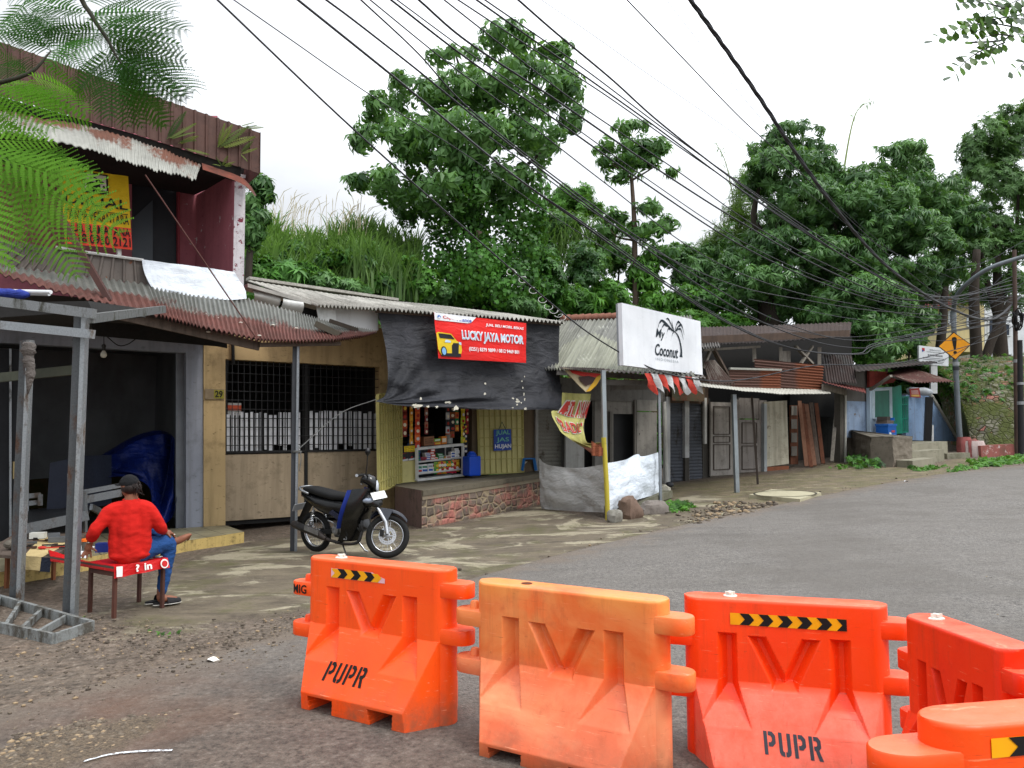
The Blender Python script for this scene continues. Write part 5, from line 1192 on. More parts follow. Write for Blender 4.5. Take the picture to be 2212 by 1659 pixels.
# tarps round the stall
Yp = GND(1313, 1122)
def sheet(top, bot, bulge, nu, nv, name, mat, label, fold=1.0, cat='tarpaulin', group=None):
    ct, cb = curve(top, 24), curve(bot, 24); n = (ct[-1]-ct[0]).cross(V((0, 0, 1))).normalized(); n = -n if n.dot(EYE-ct[0]) < 0 else n
    def fn(u, v):
        p = lerp(polyl(cb, u), polyl(ct, u), v); f = .03*nz(u*3, v*2, 3)+.012*nz(u*9, v*6, 1)+.006*nz(u*30, v*22)+.012*math.sin((u*1.2+v)*11+3*nz(u*2, v*2))
        return p + n*(f*fold + bulge*math.sin(math.pi*u)*math.sin(math.pi*min(1, v*1.1)))
    m = MB(); m.grid(fn, nu, nv); o = m.build(name, mat, smooth=True); tag(o, label, cat, group); return o
gA = GND(1168, 1098); 
gt_ = [AT(1163, 989, gA.y), AT(1183, 1003, gA.y-.2), AT(1220, 1010, gA.y-.6), AT(1262, 1010, gA.y-1.0), AT(1308, 1002, Yp.y+.1)]
gb_ = [AT(1170, 1099, gA.y), AT(1200, 1102, gA.y-.4), AT(1250, 1105, gA.y-.9), AT(1306, 1107, Yp.y+.1)]
sheet(gt_, gb_, .07, 60, 40, 'grey_tarpaulin', fabric('a8a8a6', .6, 2.4, .7, dirt='5e5a50', amt=.6), 'dirty grey tarpaulin tied round the left side of the food stall')
gE = GND(1424, 1078)
wt_ = [AT(1308, 1001, Yp.y+.1), AT(1335, 996, Yp.y+.5), AT(1360, 990, Yp.y+.9), AT(1377, 981, Yp.y+1.2), AT(1388, 986, Yp.y+1.3), AT(1428, 976, gE.y)]
wb_ = [AT(1312, 1104, Yp.y+.1), AT(1322, 1107, Yp.y+.2), AT(1345, 1092, Yp.y+.6), AT(1380, 1078, Yp.y+1.1), AT(1423, 1068, gE.y)]
sheet(wt_, wb_, .06, 60, 40, 'white_tarpaulin', fabric('d3dce6', .55, 2.6, .6, dirt='98a0a4', amt=.3), 'clean white tarpaulin tied round the front of the food stall')
m = MB(); m.tube([Yp-V((0, 0, .05)), AT(1310, 1040, Yp.y), AT(1304, 945, Yp.y)], .042, 10); m.build('painted_pole', stained('b5a53a', '5c5426', .5, .4, .6, .1), smooth=True, ang=50)
tag(bpy.data.objects['painted_pole'], 'leaning yellow painted pole at the corner of the food stall', 'pole')
# drooping stall banner, triangular banner, cloth
C1 = curve([(1213, 850, 0), (1250, 851, 0), (1276, 852, 0)], 10); C2 = curve([(1160, 889, 0), (1200, 888, 0), (1270, 884, 0)], 10)
Pg = [[(1214, 848), (1245, 850), (1276, 851)], [(1210, 885), (1240, 888), (1268, 888)], [(1188, 889), (1230, 905), (1265, 908)], [(1205, 923), (1236, 933), (1262, 928)], [(1228, 945), (1250, 957), (1268, 957)], [(1262, 965), (1282, 968), (1296, 955)], [(1285, 985), (1297, 986), (1302, 968)]]
rows = [curve([FS.at(x, y, 2.2+.12*j) for x, y in r_], 16) for j, r_ in enumerate(Pg)]
def ban(u, v): return polyl(curve([polyl(r_, u) for r_ in rows], 18), v) + FS.n*(.05*math.sin(u*9+v*6)*(.3+v) + .03*nz(u*6, v*8))
m = MB(); m.grid(ban, 30, 50)
t = NT('printed_cloth'); uv = t.co('UV'); u_, v_, _ = t.sep(uv); n1 = t.noise(5, 5, .6)
c = t.mix(t.ramp(n1, .3, .7), lin('a09c58'), lin('bcb878')); c = t.mix(t.ramp(v_, .6, .68), c, lin('7c7442')); c = t.mix(t.ramp(v_, .8, .84), c, lin('5d3526')); t.bump(t.noise(7, 4), .4, .04)
bn = m.build('stall_banner', t.out(c, .7, 0, .2), smooth=True); tag(bn, 'drooping yellow cloth banner with PECEL lettering gathered to a rope', 'banner')
RI = paint('b8342a'); 
def ontxt(s_, u0, v0, u1, v1, mat, k, **kw):
    o = TXT(s_, [(u0, v1, 0), (u1, v1, 0), (u1, v0, 0), (u0, v0, 0)], mat, bn, off=0, **kw)
    for v_ in o.data.vertices: v_.co = ban(min(1, max(0, v_.co.x)), min(1, max(0, v_.co.y))) + FS.n*k
ontxt('PECEL AYAM', .12, .06, 1.0, .3, paint('d8d8d0'), .02, bold=.07); ontxt('PECEL AYAM', .14, .07, .99, .29, RI, .03, bold=.02); ontxt('"BADAL"', .1, .37, .95, .53, paint('d8d8d0'), .02, bold=.06); ontxt('"BADAL"', .12, .38, .93, .52, RI, .03, bold=.03)
tq = [FS.at(x, y, 2.8) for x, y in ((1215, 794), (1237, 797), (1262, 803), (1305, 806), (1290, 830), (1275, 845), (1266, 847), (1250, 832))]
m = MB(); m.prism(tq, -FS.n*.01); tr_ = m.build('triangle_banner', fabric('b8aa8a', .3, 3, .6)); tag(tr_, 'torn triangular corner of a red and yellow printed banner at the stall eave', 'banner')
MB().poly([FS.at(x, y, 2.82) for x, y in ((1228, 797), (1262, 804), (1300, 808), (1288, 815), (1255, 812), (1236, 806))]).build('red_print', paint('c22c24'), tr_); MB().poly([FS.at(x, y, 2.82) for x, y in ((1303, 808), (1289, 831), (1275, 845), (1266, 846), (1282, 825), (1290, 812))]).build('yellow_print', paint('c79a22'), tr_); MB().poly([FS.at(x, y, 2.825) for x, y in ((1250, 814), (1272, 812), (1287, 816), (1280, 828), (1266, 834), (1254, 824))]).build('dark_print', paint('3c2420'), tr_)
cl = [AT(x, y, Yp.y-.05+d_) for x, y, d_ in ((1277, 952, .15), (1303, 968, 0), (1302, 985, 0), (1278, 984, .1))]
m = MB(); m.grid(lambda u, v: bil(cl, u, v)+V((0, -1, 0))*(.02*math.sin(u*12)), 14, 10); tag(m.build('brown_cloth', fabric('6e3c28', .6, 6, .9, c2='8a5038'), smooth=True), 'brown patterned cloth hung at the top of the yellow pole', 'cloth')
# red and white bunting under the board
for k in range(8):
    x0, x1 = 1392+k*14.6, 1392+(k+1)*14.6; y0, y1 = 806+k*1.2, 806+(k+1)*1.2; dx = 16-k*.6; hgt = (44, 38, 36, 38, 40, 38, 36, 34)[k]
    col_ = 'c8483c' if k % 2 == 0 else 'c9cbcc'
    q = [FS.at(x0, y0, 3.0), FS.at(x1, y1, 3.0), FS.at(x1+dx*.75, y1+hgt-4, 2.95), FS.at((x0+x1)/2+dx*1.15, y1+hgt+3, 2.95), FS.at(x0+dx*.6, y0+hgt*.62, 2.95)]
    m = MB()
    def fn(u, v):
        e = 1-abs(u-.62)**2*.9; a_ = lerp(q[0], q[1], u); b_ = (lerp(q[4], q[3], u/.6) if u < .6 else lerp(q[3], q[2], (u-.6)/.4)); return lerp(a_, b_, v)+FS.n*(.05*math.sin(u*5+v*4+k)*v)
    m.grid(fn, 8, 12); o = m.build('bunting_pennant', fabric(col_, .4, 5, .7, dirt='8d8a84', amt=.3), smooth=True)
    tag(o, ('red' if k % 2 == 0 else 'white')+' pennant in the row of bunting below the coconut board', 'pennant', 'red and white bunting under the board' if k % 2 == 0 else 'white pennants of the bunting under the board')
# rocks and kerb stones at the stall corner
def rock(name, c, size, mat, label, seed, rz=0.0, cat='rock', group=None):
    m = MB(); m.ball((0, 0, 0), 1, 18, 12); M_ = Matrix.Rotation(rz, 3, 'Z'); out = []
    for p in m.v:
        p = V(p); k = 1+.45*nz(p.x*1.1+seed, p.y*1.1, p.z*1.1)+.22*nz(p.x*3+seed, p.y*3, p.z*3)
        p = V([max(-.95, min(.95, q_)) for q_ in p*k]); out.append(V(c)+M_ @ V((p.x*size[0], p.y*size[1], (p.z+.5)*size[2])))
    m.v = [tuple(p) for p in out]; o = m.build(name, mat, smooth=True, ang=30); tag(o, label, cat, group); return o
MROCK = stained('77706a', '3d3833', .5, .1, .9, .6, scale=3); MROCKB = stained('6f5c50', '3a2f28', .5, .1, .9, .6, scale=3); MROCKL = stained('9a978a', '4d4b40', .5, .1, .9, .6, scale=3)
g = GND(1362, 1117); rock('rock', g, (.19, .16, .25), MROCKB, 'tall brown broken rock in front of the white tarpaulin', 3, .5)
g = GND(1408, 1108); rock('rock', g, (.26, .2, .15), MROCK, 'wide grey boulder beside the tall brown rock', 8, .3)
g = GND(1432, 1072); rock('rock', g, (.17, .16, .17), MROCKL, 'pale rounded stone at the far end of the white tarpaulin', 14)
g = GND(1328, 1126); rock('cement_block', g, (.13, .11, .13), stained('85827a', '4a4a38', .5, .1, .9, .5, scale=3), 'rough cement lump at the foot of the yellow pole', 20, .2, 'block')
a, b = GND(1335, 1112), GND(1445, 1076); m = MB(); m.beam(a+V((0, .1, .06)), b+V((0, .1, .08)), .2, .14); tag(m.build('kerb_stone', stained('6c6a5c', '3c4028', .6, .2, .9, .4)), 'long mossy kerb stone under the white tarpaulin', 'kerb stone')

# ---------------------------------------------------------------- shuttered shop and wooden shacks
MWOODR2 = stained('7d5a48', '4a3022', .5, .6, .9, .3, scale=2)
sh = thing('shuttered_shop', 'narrow shop with two closed dark roller shutters', 'shop', FS.z(1480, .5))
for x0, x1 in ((1449, 1480), (1490, 1518)): shutter(x0, x1, .45, 2.5, MSHUTD, sh, -.02, 24)
m = MB(); rect(m, FS, 1440, 1448, .35, 2.6, .12, .06); rect(m, FS, 1480, 1489, 1.05, 2.55, .1, .08); m.build('white_pilaster', plain('a9abac', .6, 0, .1, 4, dirt='6b6862'), sh)
m = MB(); rect(m, FS, 1480, 1489, .4, 1.05, .1, .06); rect(m, FS, 1518, 1534, .4, 2.6, .1, .0); m.build('wall', stained('47443f', '282623', .5, .4), sh)
m = MB(); rect(m, FS, 1440, 1530, 2.45, 3.2, .12, .05); m.build('lintel', stained('55463a', '2f2822', .5, .5), sh)
m = MB(); rect(m, FS, 1452, 1522, 2.5, 2.85, .02, .2); m.build('faded_signs', stained('5c5a48', '8a3a2a', .6, .3), sh)
m = MB(); rect(m, FS, 1522, 1527, 1.4, 2.6, .06, .15); m.build('pipe', plain('b4b4b0', .5), sh)
sk = thing('wooden_shack', 'old plank shack with panelled doors, lean-to roof and rusty upper sheets', 'shack', FS.z(1620, .6))
MD1, MD2 = stained('938e88', '4a423b', .5, .5, .85, .2), stained('7d7772', '3b342e', .6, .6, .85, .2)
def pdoor(x0, x1, z0, z1, mat, o_, panels, name='panelled_door'):
    m = MB(); rect(m, FS, x0, x1, z0, z1, .05, o_); d = m.build(name, mat, sk); w_ = x1-x0
    for a, b in panels:
        for t_ in ((x0+w_*.14, x0+w_*.86),):
            m = MB(); z_ = lambda v: z0+(z1-z0)*v; P = [FS.z(t_[0], z_(a), o_+.012), FS.z(t_[1], z_(a), o_+.012), FS.z(t_[1], z_(b), o_+.012), FS.z(t_[0], z_(b), o_+.012)]
            for i in range(4): m.beam(P[i], P[(i+1) % 4], .035, .02)
            m.build('door_moulding', plain('4d453f', .8), d)
    return d
pdoor(1535, 1583, .56, 2.5, MD1, .1, ((.08, .42), (.45, .53), (.56, .94)))
pdoor(1597, 1640, .6, 2.05, MD2, .0, ((.06, .5), (.55, .94)), 'low_door')
m = MB(); rect(m, FS, 1583, 1597, .5, 2.6, .08, .02); rect(m, FS, 1597, 1640, 2.08, 2.65, .06, -.02); rect(m, FS, 1640, 1656, .55, 2.6, .08, .0); m.build('wall', MD2, sk)
m = MB(); rect(m, FS, 1651, 1657, .5, 2.5, .1, .1); m.build('grey_post', plain('8d9294', .6, .1, .1, 4), sk)
a, b = FS.z(1657, 0, .08), FS.z(1706, 0, .25); m = MB(); m.prism([V((a.x, a.y, .73)), V((b.x, b.y, .8)), V((b.x, b.y, 2.6)), V((a.x, a.y, 2.55))], -FS.n*.06); m.build('board_wall', stained('aaa594', '58503f', .5, .6, .85, .2, chip='7a7264', chipamt=-.02), sk)
m = MB(); m.prism([V((a.x, a.y, .5)), V((b.x, b.y, .55)), V((b.x, b.y, .74)), V((a.x, a.y, .72))], -FS.n*.2); m.build('brick_footing', stained('7a4a34', '40342a', .6, .3), sk)
m = MB(); rect(m, FS, 1700, 1830, .5, 3.1, .1, -1.6); m.quad(FS.z(1706, .5, .2), FS.z(1706, .5, -1.6), FS.z(1706, 3, -1.6), FS.z(1706, 3, .2)); m.build('inner_wall', stained('5a5853', '2f2e2b', .5, .5), sk)
m = MB(); rect(m, FS, 1708, 1724, .75, 2.5, .05, -.2); m.build('glazed_door', MWOODR, sk)
m = MB()
for z in (1.0, 1.4, 1.8, 2.2): rect(m, FS, 1710, 1722, z, z+.28, .02, -.15)
m.build('door_glass', plain('6f6a63', .3), sk)
m = MB(); rect(m, FS, 1815, 1829, .6, 2.95, .2, .15); m.build('end_pillar', stained('55504a', '3a3f2c', .5, .4), sk)
m = MB(); rect(m, FS, 1826, 1829, .7, 2.9, .04, .2); m.build('white_strip', plain('a8a8a0', .7), sk)
for k, (x0, x1, yb, yt) in enumerate(((1733, 1752, 1009, 872), (1742, 1760, 1006, 873), (1752, 1768, 1003, 870), (1763, 1778, 1001, 871), (1727, 1742, 1007, 866))):
    a, b = FS.at(x1, yb, .35), FS.at(x0, yt, -.5+.12*k); m = MB(); m.beam(a, b, .11, .035); tag(m.build('plank', (MWOODR, MWOODR2, MWOOD)[k % 3]), 'reddish brown plank leaning with others in the open bay of the shack', 'plank', 'planks leaning in the open bay')
a, b = FS.at(1797, 997, .3), FS.at(1806, 890, -.2); m = MB(); m.beam(a, b, .1, .04); tag(m.build('plank', MWOODG), 'lone grey plank leaning beside the end pillar', 'plank')
# lean-to roof, white-edged
LB = [FS.at(x, y, .6) for x, y in ((1511, 826), (1600, 836), (1700, 838), (1790, 838))]; LF = [FS.at(x, y, 3.3) for x, y in ((1512, 833), (1600, 844), (1640, 851), (1710, 850))] ; LF[3] = FS.at(1795, 850, 1.3); LF[2] = FS.at(1690, 851, 2.4)
m = corr(LB, LF, 40, .004, 4, 5); m.build('lean_to_roof', rust_sheet('c4c1b4', '8a6a4a', .66), sk, smooth=True, ang=60)
m = MB(); m.beam(LB[0]-V((0, 0, .05)), LB[3]-V((0, 0, .08)), .06, .08); m.build('roof_beam', MWOOD, sk)
gp = GND(1592, 1063); tp_ = AT(1585, 852, gp.y); m = MB(); m.beam(gp-V((0, 0, .05)), tp_, .09, .07, roll=.6); m.build('post', plain('8b9296', .4, .5, .1, 4, dirt='5f6468'), sk)
gp = GND(1637, 1045); tp_ = AT(1624, 856, gp.y); m = MB(); m.beam(gp-V((0, 0, .03)), tp_, .05, .05); m.build('thin_prop', plain('3a322c', .8), sk)
# upper storey: dark loft, posts, braces, old roof
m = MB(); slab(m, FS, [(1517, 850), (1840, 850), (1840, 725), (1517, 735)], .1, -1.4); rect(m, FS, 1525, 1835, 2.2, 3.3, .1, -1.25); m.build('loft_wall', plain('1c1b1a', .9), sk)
m = MB(); ob = [FS.at(x, y, -.6) for x, y in ((1500, 716), (1650, 712), (1840, 703))]; of = [FS.at(x, y, .8) for x, y in ((1500, 745), (1650, 740), (1836, 726))]
m = corr([p+V((0, 0, .12)) for p in ob], of, 40, .016, 8, 5); m.build('old_roof', rust_sheet('4d4540', '3a2a24', .4, 0, '201815'), sk, smooth=True, ang=60)
m = MB(); m.prism([FS.at(x, y, .85) for x, y in ((1515, 726), (1835, 713), (1836, 727), (1515, 742))], -FS.n*.05); m.build('fascia_board', stained('4a3c33', '26201c', .6, .5), sk)
for (x0, y0, x1, y1, w_) in ((1518, 756, 1640, 749, .09), (1629, 750, 1630, 782, .1), (1686, 750, 1687, 780, .09), (1718, 748, 1755, 786, .1), (1755, 748, 1730, 785, .08), (1770, 750, 1770, 790, .1), (1540, 752, 1580, 826, .12), (1518, 795, 1535, 755, .09)):
    m = MB(); m.beam(FS.at(x0, y0, .5), FS.at(x1, y1, .5), w_, .06); m.build('loft_timber', MWOODG if w_ < .11 else MWOOD, sk)
m = MB(); slab(m, FS, [(1690, 783), (1708, 783), (1708, 758), (1690, 758)], .03, .3); m.build('loft_board', MWOODG, sk)
def rsheet(px, waves, o0, o1, zc, rc, b, horiz=True):
    Q = [FS.at(*px[0], o0), FS.at(*px[1], o1), FS.at(*px[2], o1), FS.at(*px[3], o0)]; m = MB()
    m.grid(lambda u, v: bil(Q, u, v)+FS.n*.02*math.sin(2*math.pi*waves*v), 12, waves*6); return m.build('rusty_sheet', rust_sheet(zc, rc, b), sk, smooth=True)
t = NT('rust_bands'); uu = t.sep(t.co('UV'))[0]; n1, n2 = t.noise(2, 7, .7), t.noise(24, 5, .7)
c = t.mix(t.ramp(t.math('ADD', uu, t.math('MULTIPLY', t.math('SUBTRACT', n1, .5), .25)), .55, .62), t.mix(n2, lin('4a3630'), lin('6a5048')), t.mix(n2, lin('5c3426'), lin('85533c'))); c = t.mix(t.ramp(n2, .3, .7, 0, .3), c, lin('2e1c15')); MRB = t.out(c, .9, 0, .15)
for px, wv, o0, o1 in (([(1579, 838), (1686, 839), (1687, 799), (1574, 795)], 7, 1.0, .9), ([(1687, 845), (1775, 849), (1779, 789), (1629, 775)], 10, .9, .9)):
    Q = [FS.at(*px[0], o0), FS.at(*px[1], o1), FS.at(*px[2], o1), FS.at(*px[3], o0)]
    if px[0][0] > 1680: Q[0] = FS.at(1633, 838, o0-.1)
    m = MB(); m.grid(lambda u, v: bil(Q, u, v)+FS.n*.022*math.sin(2*math.pi*wv*v), 12, wv*6); m.build('rusty_sheet', MRB, sk, smooth=True)
m = MB(); m.beam(FS.at(1576, 796, 1.05), FS.at(1687, 799, .95), .06, .05); m.build('sheet_edge', plain('8d8d86', .6, .2), sk)
Q1 = [FS.at(x, y, .9) for x, y in ((1519, 780), (1545, 779))]; Q2 = [FS.at(x, y, 1.3) for x, y in ((1532, 829), (1588, 829))]; m = corr(Q1, Q2, 9, .03, 6, 6); m.build('old_roof', rust_sheet('5a5148', '3f3028', .5), sk, smooth=True, ang=60)
Q1 = [FS.at(x, y, .7) for x, y in ((1516, 740), (1554, 736))]; Q2 = [FS.at(x, y, 1.2) for x, y in ((1516, 752), (1556, 748))]; m = corr(Q1, Q2, 7, .03, 4, 6); m.build('old_roof', rust_sheet('6e6a66', '4a3a30', .6), sk, smooth=True, ang=60)
Q1 = [FS.at(x, y, -.2) for x, y in ((1776, 764), (1840, 768))]; Q2 = [FS.at(x, y, .9) for x, y in ((1785, 826), (1852, 827))]; m = corr(Q1, Q2, 12, .025, 8, 6); m.build('old_roof', rust_sheet('38322f', '2c211d', .5), sk, smooth=True, ang=60)
Q1 = [FS.at(x, y, .2) for x, y in ((1778, 822), (1868, 838))]; Q2 = [FS.at(x, y, 1.3) for x, y in ((1778, 826), (1871, 849))]; m = corr(Q1, Q2, 14, .012, 4, 5); m.build('red_edged_roof', rust_sheet('8a3a30', '7a2c22', .3), sk, smooth=True, ang=60)
m = MB(); m.beam(FS.at(1777, 836, 1.0), FS.at(1827, 848, .8), .06, .16); m.build('roof_beam', MWOODG, sk)

# ---------------------------------------------------------------- blue house
bh = thing('blue_house', 'little blue and turquoise house with green gate on a rough stone base', 'house', FS.z(1905, 1.3))
MBLU, MBLU2, MTEAL = stained('8fa3bd', '5c5a58', .45, .4, .85, .2, chip='7d7266', chipamt=-.02), stained('c3d6e4', '8a9298', .2, .2, .8, .1), plain('0f7d68', .5, 0, .12, 4, .03, dirt='1f4a40')
m = MB(); slab(m, FS, [(1829, 868), (1877, 870), (1877, 790), (1829, 800)], .1, -.05); m.build('grey_wall', stained('6d6a66', '3b3936', .5, .5), bh)
m = MB(); slab(m, FS, [(1829, 945), (1882, 948), (1882, 868), (1829, 866)], .1, -.04); m.build('blue_wall', MBLU, bh)
fr = [(1880, 948), (1929, 950), (1927, 836), (1879, 838)]; m = MB(); slab(m, FS, fr, .12, .12); m.build('front_wall', MBLU2, bh)
m = MB(); slab(m, FS, [(1889, 902), (1922, 900), (1921, 843), (1889, 845)], .03, .14); m.build('window', stained('3f7a6a', '2a4f46', .5, .3, .5, .1), bh)
m = MB(); P = [FS.at(x, y, .15) for x, y in ((1887, 904), (1924, 902), (1923, 841), (1887, 843))]
for i in range(4): m.beam(P[i], P[(i+1) % 4], .08, .05)
m.build('window_frame', plain('c9dae4', .6), bh)
m = MB(); slab(m, FS, [(1927, 938), (1950, 936), (1947, 832), (1925, 838)], .1, .1); m.build('green_door', MTEAL, bh)
m = MB()
for x in np.linspace(1943, 1961, 6): m.beam(FS.at(x, 935-(x-1943)*.1, .0), FS.at(x, 858, .0), .04, .04)
for y in (934, 905, 874, 858): m.beam(FS.at(1943, y, .0), FS.at(1961, y-1, .0), .06, .04)
m.build('gate', MTEAL, bh)
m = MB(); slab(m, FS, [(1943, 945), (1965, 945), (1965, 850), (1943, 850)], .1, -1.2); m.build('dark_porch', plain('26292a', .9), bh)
m = MB(); slab(m, FS, [(1957, 951), (2069, 953), (2013, 857), (2008, 853), (1957, 853)], .14, -.1); m.build('side_wall', stained('86a2c4', '6a5a4c', .4, .4, .85, .25, chip='5d5046', chipamt=-.01, scale=1.2), bh)
m = MB(); P = [FS.at(x, y, -.08) for x, y in ((2008, 852), (2014, 857), (2070, 952))]; m.tube(P, .06, 6); m.build('wall_coping', plain('b5b2a6', .8), bh)
m = MB(); slab(m, FS, [(1878, 836), (1930, 826), (1940, 815), (1916, 803), (1878, 801)], .08, .1); m.build('red_gable', stained('8a3a34', '4c221e', .5, .4), bh)
Q1 = [FS.at(x, y, .3) for x, y in ((1914, 806), (1968, 794))]; Q2 = [FS.at(x, y, 2.0) for x, y in ((1972, 827), (2063, 824))]; m = corr(Q1, Q2, 14, .018, 8, 5); m.build('awning', rust_sheet('7d6a5d', '5d352e', .44, 0, '3d241e'), bh, smooth=True, ang=60)
Q1 = [FS.at(x, y, -.4) for x, y in ((1840, 790), (2010, 776))]; Q2 = [FS.at(x, y, .9) for x, y in ((1850, 803), (2025, 783))]; m = corr(Q1, Q2, 20, .012, 6, 5); m.build('roof', rust_sheet('33302d', '2a2320', .5), bh, smooth=True, ang=60)
m = MB(); m.beam(FS.at(1880, 842, .3), FS.at(1925, 812, 1.2), .09, .07); m.beam(FS.at(1922, 812, .6), FS.at(1975, 826, 1.8), .07, .07); m.build('awning_brace', MWOODG, bh)
gb = GND(2000, 984); m = MB(); m.beam(AT(2003, 962, 26.3), AT(2007, 858, 26.3), .22, .18); m.build('porch_post', plain('191a1c', .6, 0, .15, 4), bh)
m = MB(); m.tube([AT(2012, 955, 26.4), AT(2012, 918, 26.4)], .07, 8); m.build('white_pipe', plain('c4c6c4', .6), bh)
# rough base and steps
m = MB(); P0 = [(1829, 992), (1880, 1006), (1930, 1008), (1972, 1004)]; P1 = [(1829, 930), (1880, 946), (1930, 946), (1969, 948)]
A_ = [GND(*p)-V((0, 0, .05)) for p in P0]; B2 = [AT(x, y, a.y+.15) for (x, y), a in zip(P1, A_)]
def fn(u, v):
    p = lerp(polyl(A_, u), polyl(B2, u), v); return p + FS.n*(.06*nz(p.x*3, p.y*3, p.z*3)+.03*nz(p.x*8, p.z*8))
m.grid(fn, 50, 16); m.build('stone_base', stained('6f675c', '3c3830', .6, .2, .95, .8, scale=2), bh)
m = MB(); m.prism([B2[0], B2[1], B2[2], B2[3], FS.at(1972, 945, -.2), FS.at(1829, 930, -.2)], (0, 0, .04)); m.build('base_top', stained('6d675c', '3a372f', .5, .2), bh)
stp = thing('stone_steps', 'mossy cement steps leading up to the blue house', 'steps', GND(1995, 1010))
MSTP = stained('8a8676', '4a4c34', .6, .3, .9, .4)
for k, (x0, x1, yb, yt, dp) in enumerate(((1972, 2020, 1010, 994, .6), (1966, 2042, 994, 975, .9), (1972, 2052, 977, 962, 1.5))):
    a, b = GND(x0, 1010-k*4), GND(x1, 1003-k*5); a.y += k*.4; b.y += k*.4; a.x += k*.2; b.x += k*.2; hz = .18*(k+1)
    m = MB(); m.prism([a-V((0, 0, .1)), b-V((0, 0, .1)), b+V((-.2, dp+.6, -.1)), a+V((-.2, dp+.6, -.1))], (0, 0, hz+.1)); m.build('step', MSTP, stp)
# cool box and cartons in front of the blue wall
p = FS.at(1915, 947, .5); cbx = thing('cool_box', 'blue and white cool box standing before the blue house front', 'cool box', p)
m = MB(); m.box(p+V((0, 0, .2)), (.5, .4, .4), rz); m.build('box_body', plain('1f62b4', .4, 0, .1, 6), cbx); m = MB(); m.box(p+V((0, 0, .43)), (.54, .44, .06), rz); m.build('box_lid', plain('2a6cc0', .4), cbx)
QW = [p+FS.n*.205+FS.d*x+V((0, 0, z)) for x, z in ((-.2, .08), (.2, .08), (.2, .3), (-.2, .3))]; onquad(QW, [[(0, 0), (.4, 0), (.25, .5), (0, .5)]], paint('d8e4ea'), cbx, 'white_print'); onquad(QW, [[(.35, .5), (.85, .5), (.85, .8), (.35, .8)]], paint('c04a4a'), cbx, 'red_print')
for k, (dx, dz, s_, c, lb) in enumerate(((-.05, .47, (.42, .35, .1), '6b6058', 'grey brown carton on the lid of the blue cool box'), (-.12, .57, (.34, .3, .12), '4b4440', 'dark open carton on top of the grey brown carton'), (.26, .56, (.3, .25, .1), '1f6cc4', 'bright blue bag on the cool box cartons'))):
    m = MB(); m.box(p+FS.d*dx+V((0, 0, dz+s_[2]/2)), s_, rz+.2*k); tag(m.build(('carton', 'carton', 'plastic_bag')[k], plain(c, .7, 0, .15, 8)), lb, ('carton', 'carton', 'bag')[k])
q_ = [AT(x, y, 26.6) for x, y in ((1967, 858), (1989, 859), (1986, 838), (1964, 840))]; m = MB(); m.prism(q_, (0, .02, 0)); hs = m.build('menu_sheet', paint('a83a34')); tag(hs, 'red and white menu sheet hanging under the rusty awning', 'sign')
onquad(q_, [[(.1, .1), (.9, .1), (.9, .3), (.1, .3)]], paint('d8b060'), hs, 'print'); 
for k in range(4): onquad(q_, [[(.15, .38+.12*k), (.85, .38+.12*k), (.85, .42+.12*k), (.15, .42+.12*k)]], paint('e0d8d0'), hs, 'text_line')
m = MB(); m.tube(curve([AT(1960, 843, 26.9), AT(1985, 845, 26.9), AT(2014, 848, 26.9)], 10), [.08, .12, .13, .12, .13, .12, .14, .15, .14, .12, .06], 8); tag(m.build('rolled_sheet', plain('b4bac0', .4, 0, .1, 8), smooth=True), 'rolled grey plastic sheet lying on the side wall', 'plastic roll')
# ---------------------------------------------------------------- things in front of the garage
def ONZ(px, py, z):
    d = ray(px, py); return EYE + d*((z-CAMZ)/d.z)
fr_ = thing('metal_stall_frame', 'rusting aluminium stall frame of posts and beams standing in front of the garage', 'stall frame', GND(160, 1332))
MALU2 = metal_old('9da2a5', '55473a', .28, .42, .7, 1.6); MALUD = metal_old('55585a', '4c3426', .3, .5, .6, 1.6)
P1, P2 = GND(43, 1300), GND(160, 1332)
for b, top in ((P1, AT(66, 735, P1.y)), (P2, AT(185, 676, P2.y))):
    m = MB(); m.beam(b-V((0, 0, .03)), top, .04, .075, roll=.35); m.build('post', MALU2, fr_)
    k = V((-.075, .02, 0)); m = MB(); m.beam(b+k-V((0, 0, .03)), top+k, .075, .03, roll=.35); m.build('post', MALUD, fr_)
def bm_(a, b, w, h, mat, nm='beam', par=None):
    m = MB(); m.beam(a, b, w, h); return m.build(nm, mat, par or fr_)
bm_(AT(-80, 641, 7.4), AT(204, 678, 6.95), .05, .09, metal_old('86898a', '3a3a30', .35, .5, .6, 2.2)); bm_(AT(-80, 694, 7.4), AT(201, 722, 6.92), .05, .08, MALU2); bm_(AT(197, 688, 6.95), AT(354, 668, 9.2), .05, .085, metal_old('7d8080', '3a3a30', .35, .5, .6, 2.2))
bm_(AT(-60, 822, 9.4), AT(172, 798, 9.0), .05, .11, plain('4c4f42', .8, 0, .15, 4, dirt='2c2e26')); bm_(AT(20, 690, 8.6), AT(110, 668, 8.8), .05, .07, MWOOD)
m = MB(); m.prism([AT(x, y, 8.2) for x, y in ((-60, 655), (190, 650), (200, 672), (-60, 690))], (0, 1.2, .12)); m.build('roof_plate', plain('242322', .9, 0, .2, 3), fr_)
for k, (y, c, lb) in enumerate(((630, 'd4d6d8', 'white plastic pipe lying on top of the stall frame'), (634, 'b8bcc0', 'pale grey pipe lying behind the white one on the stall frame'))):
    m = MB(); m.tube([AT(-60, y-3, 7.6+.1*k), AT(110-k*4, y+1, 7.3+.1*k)], .02, 8); tag(m.build('pipe', plain(c, .4)), lb, 'pipe')
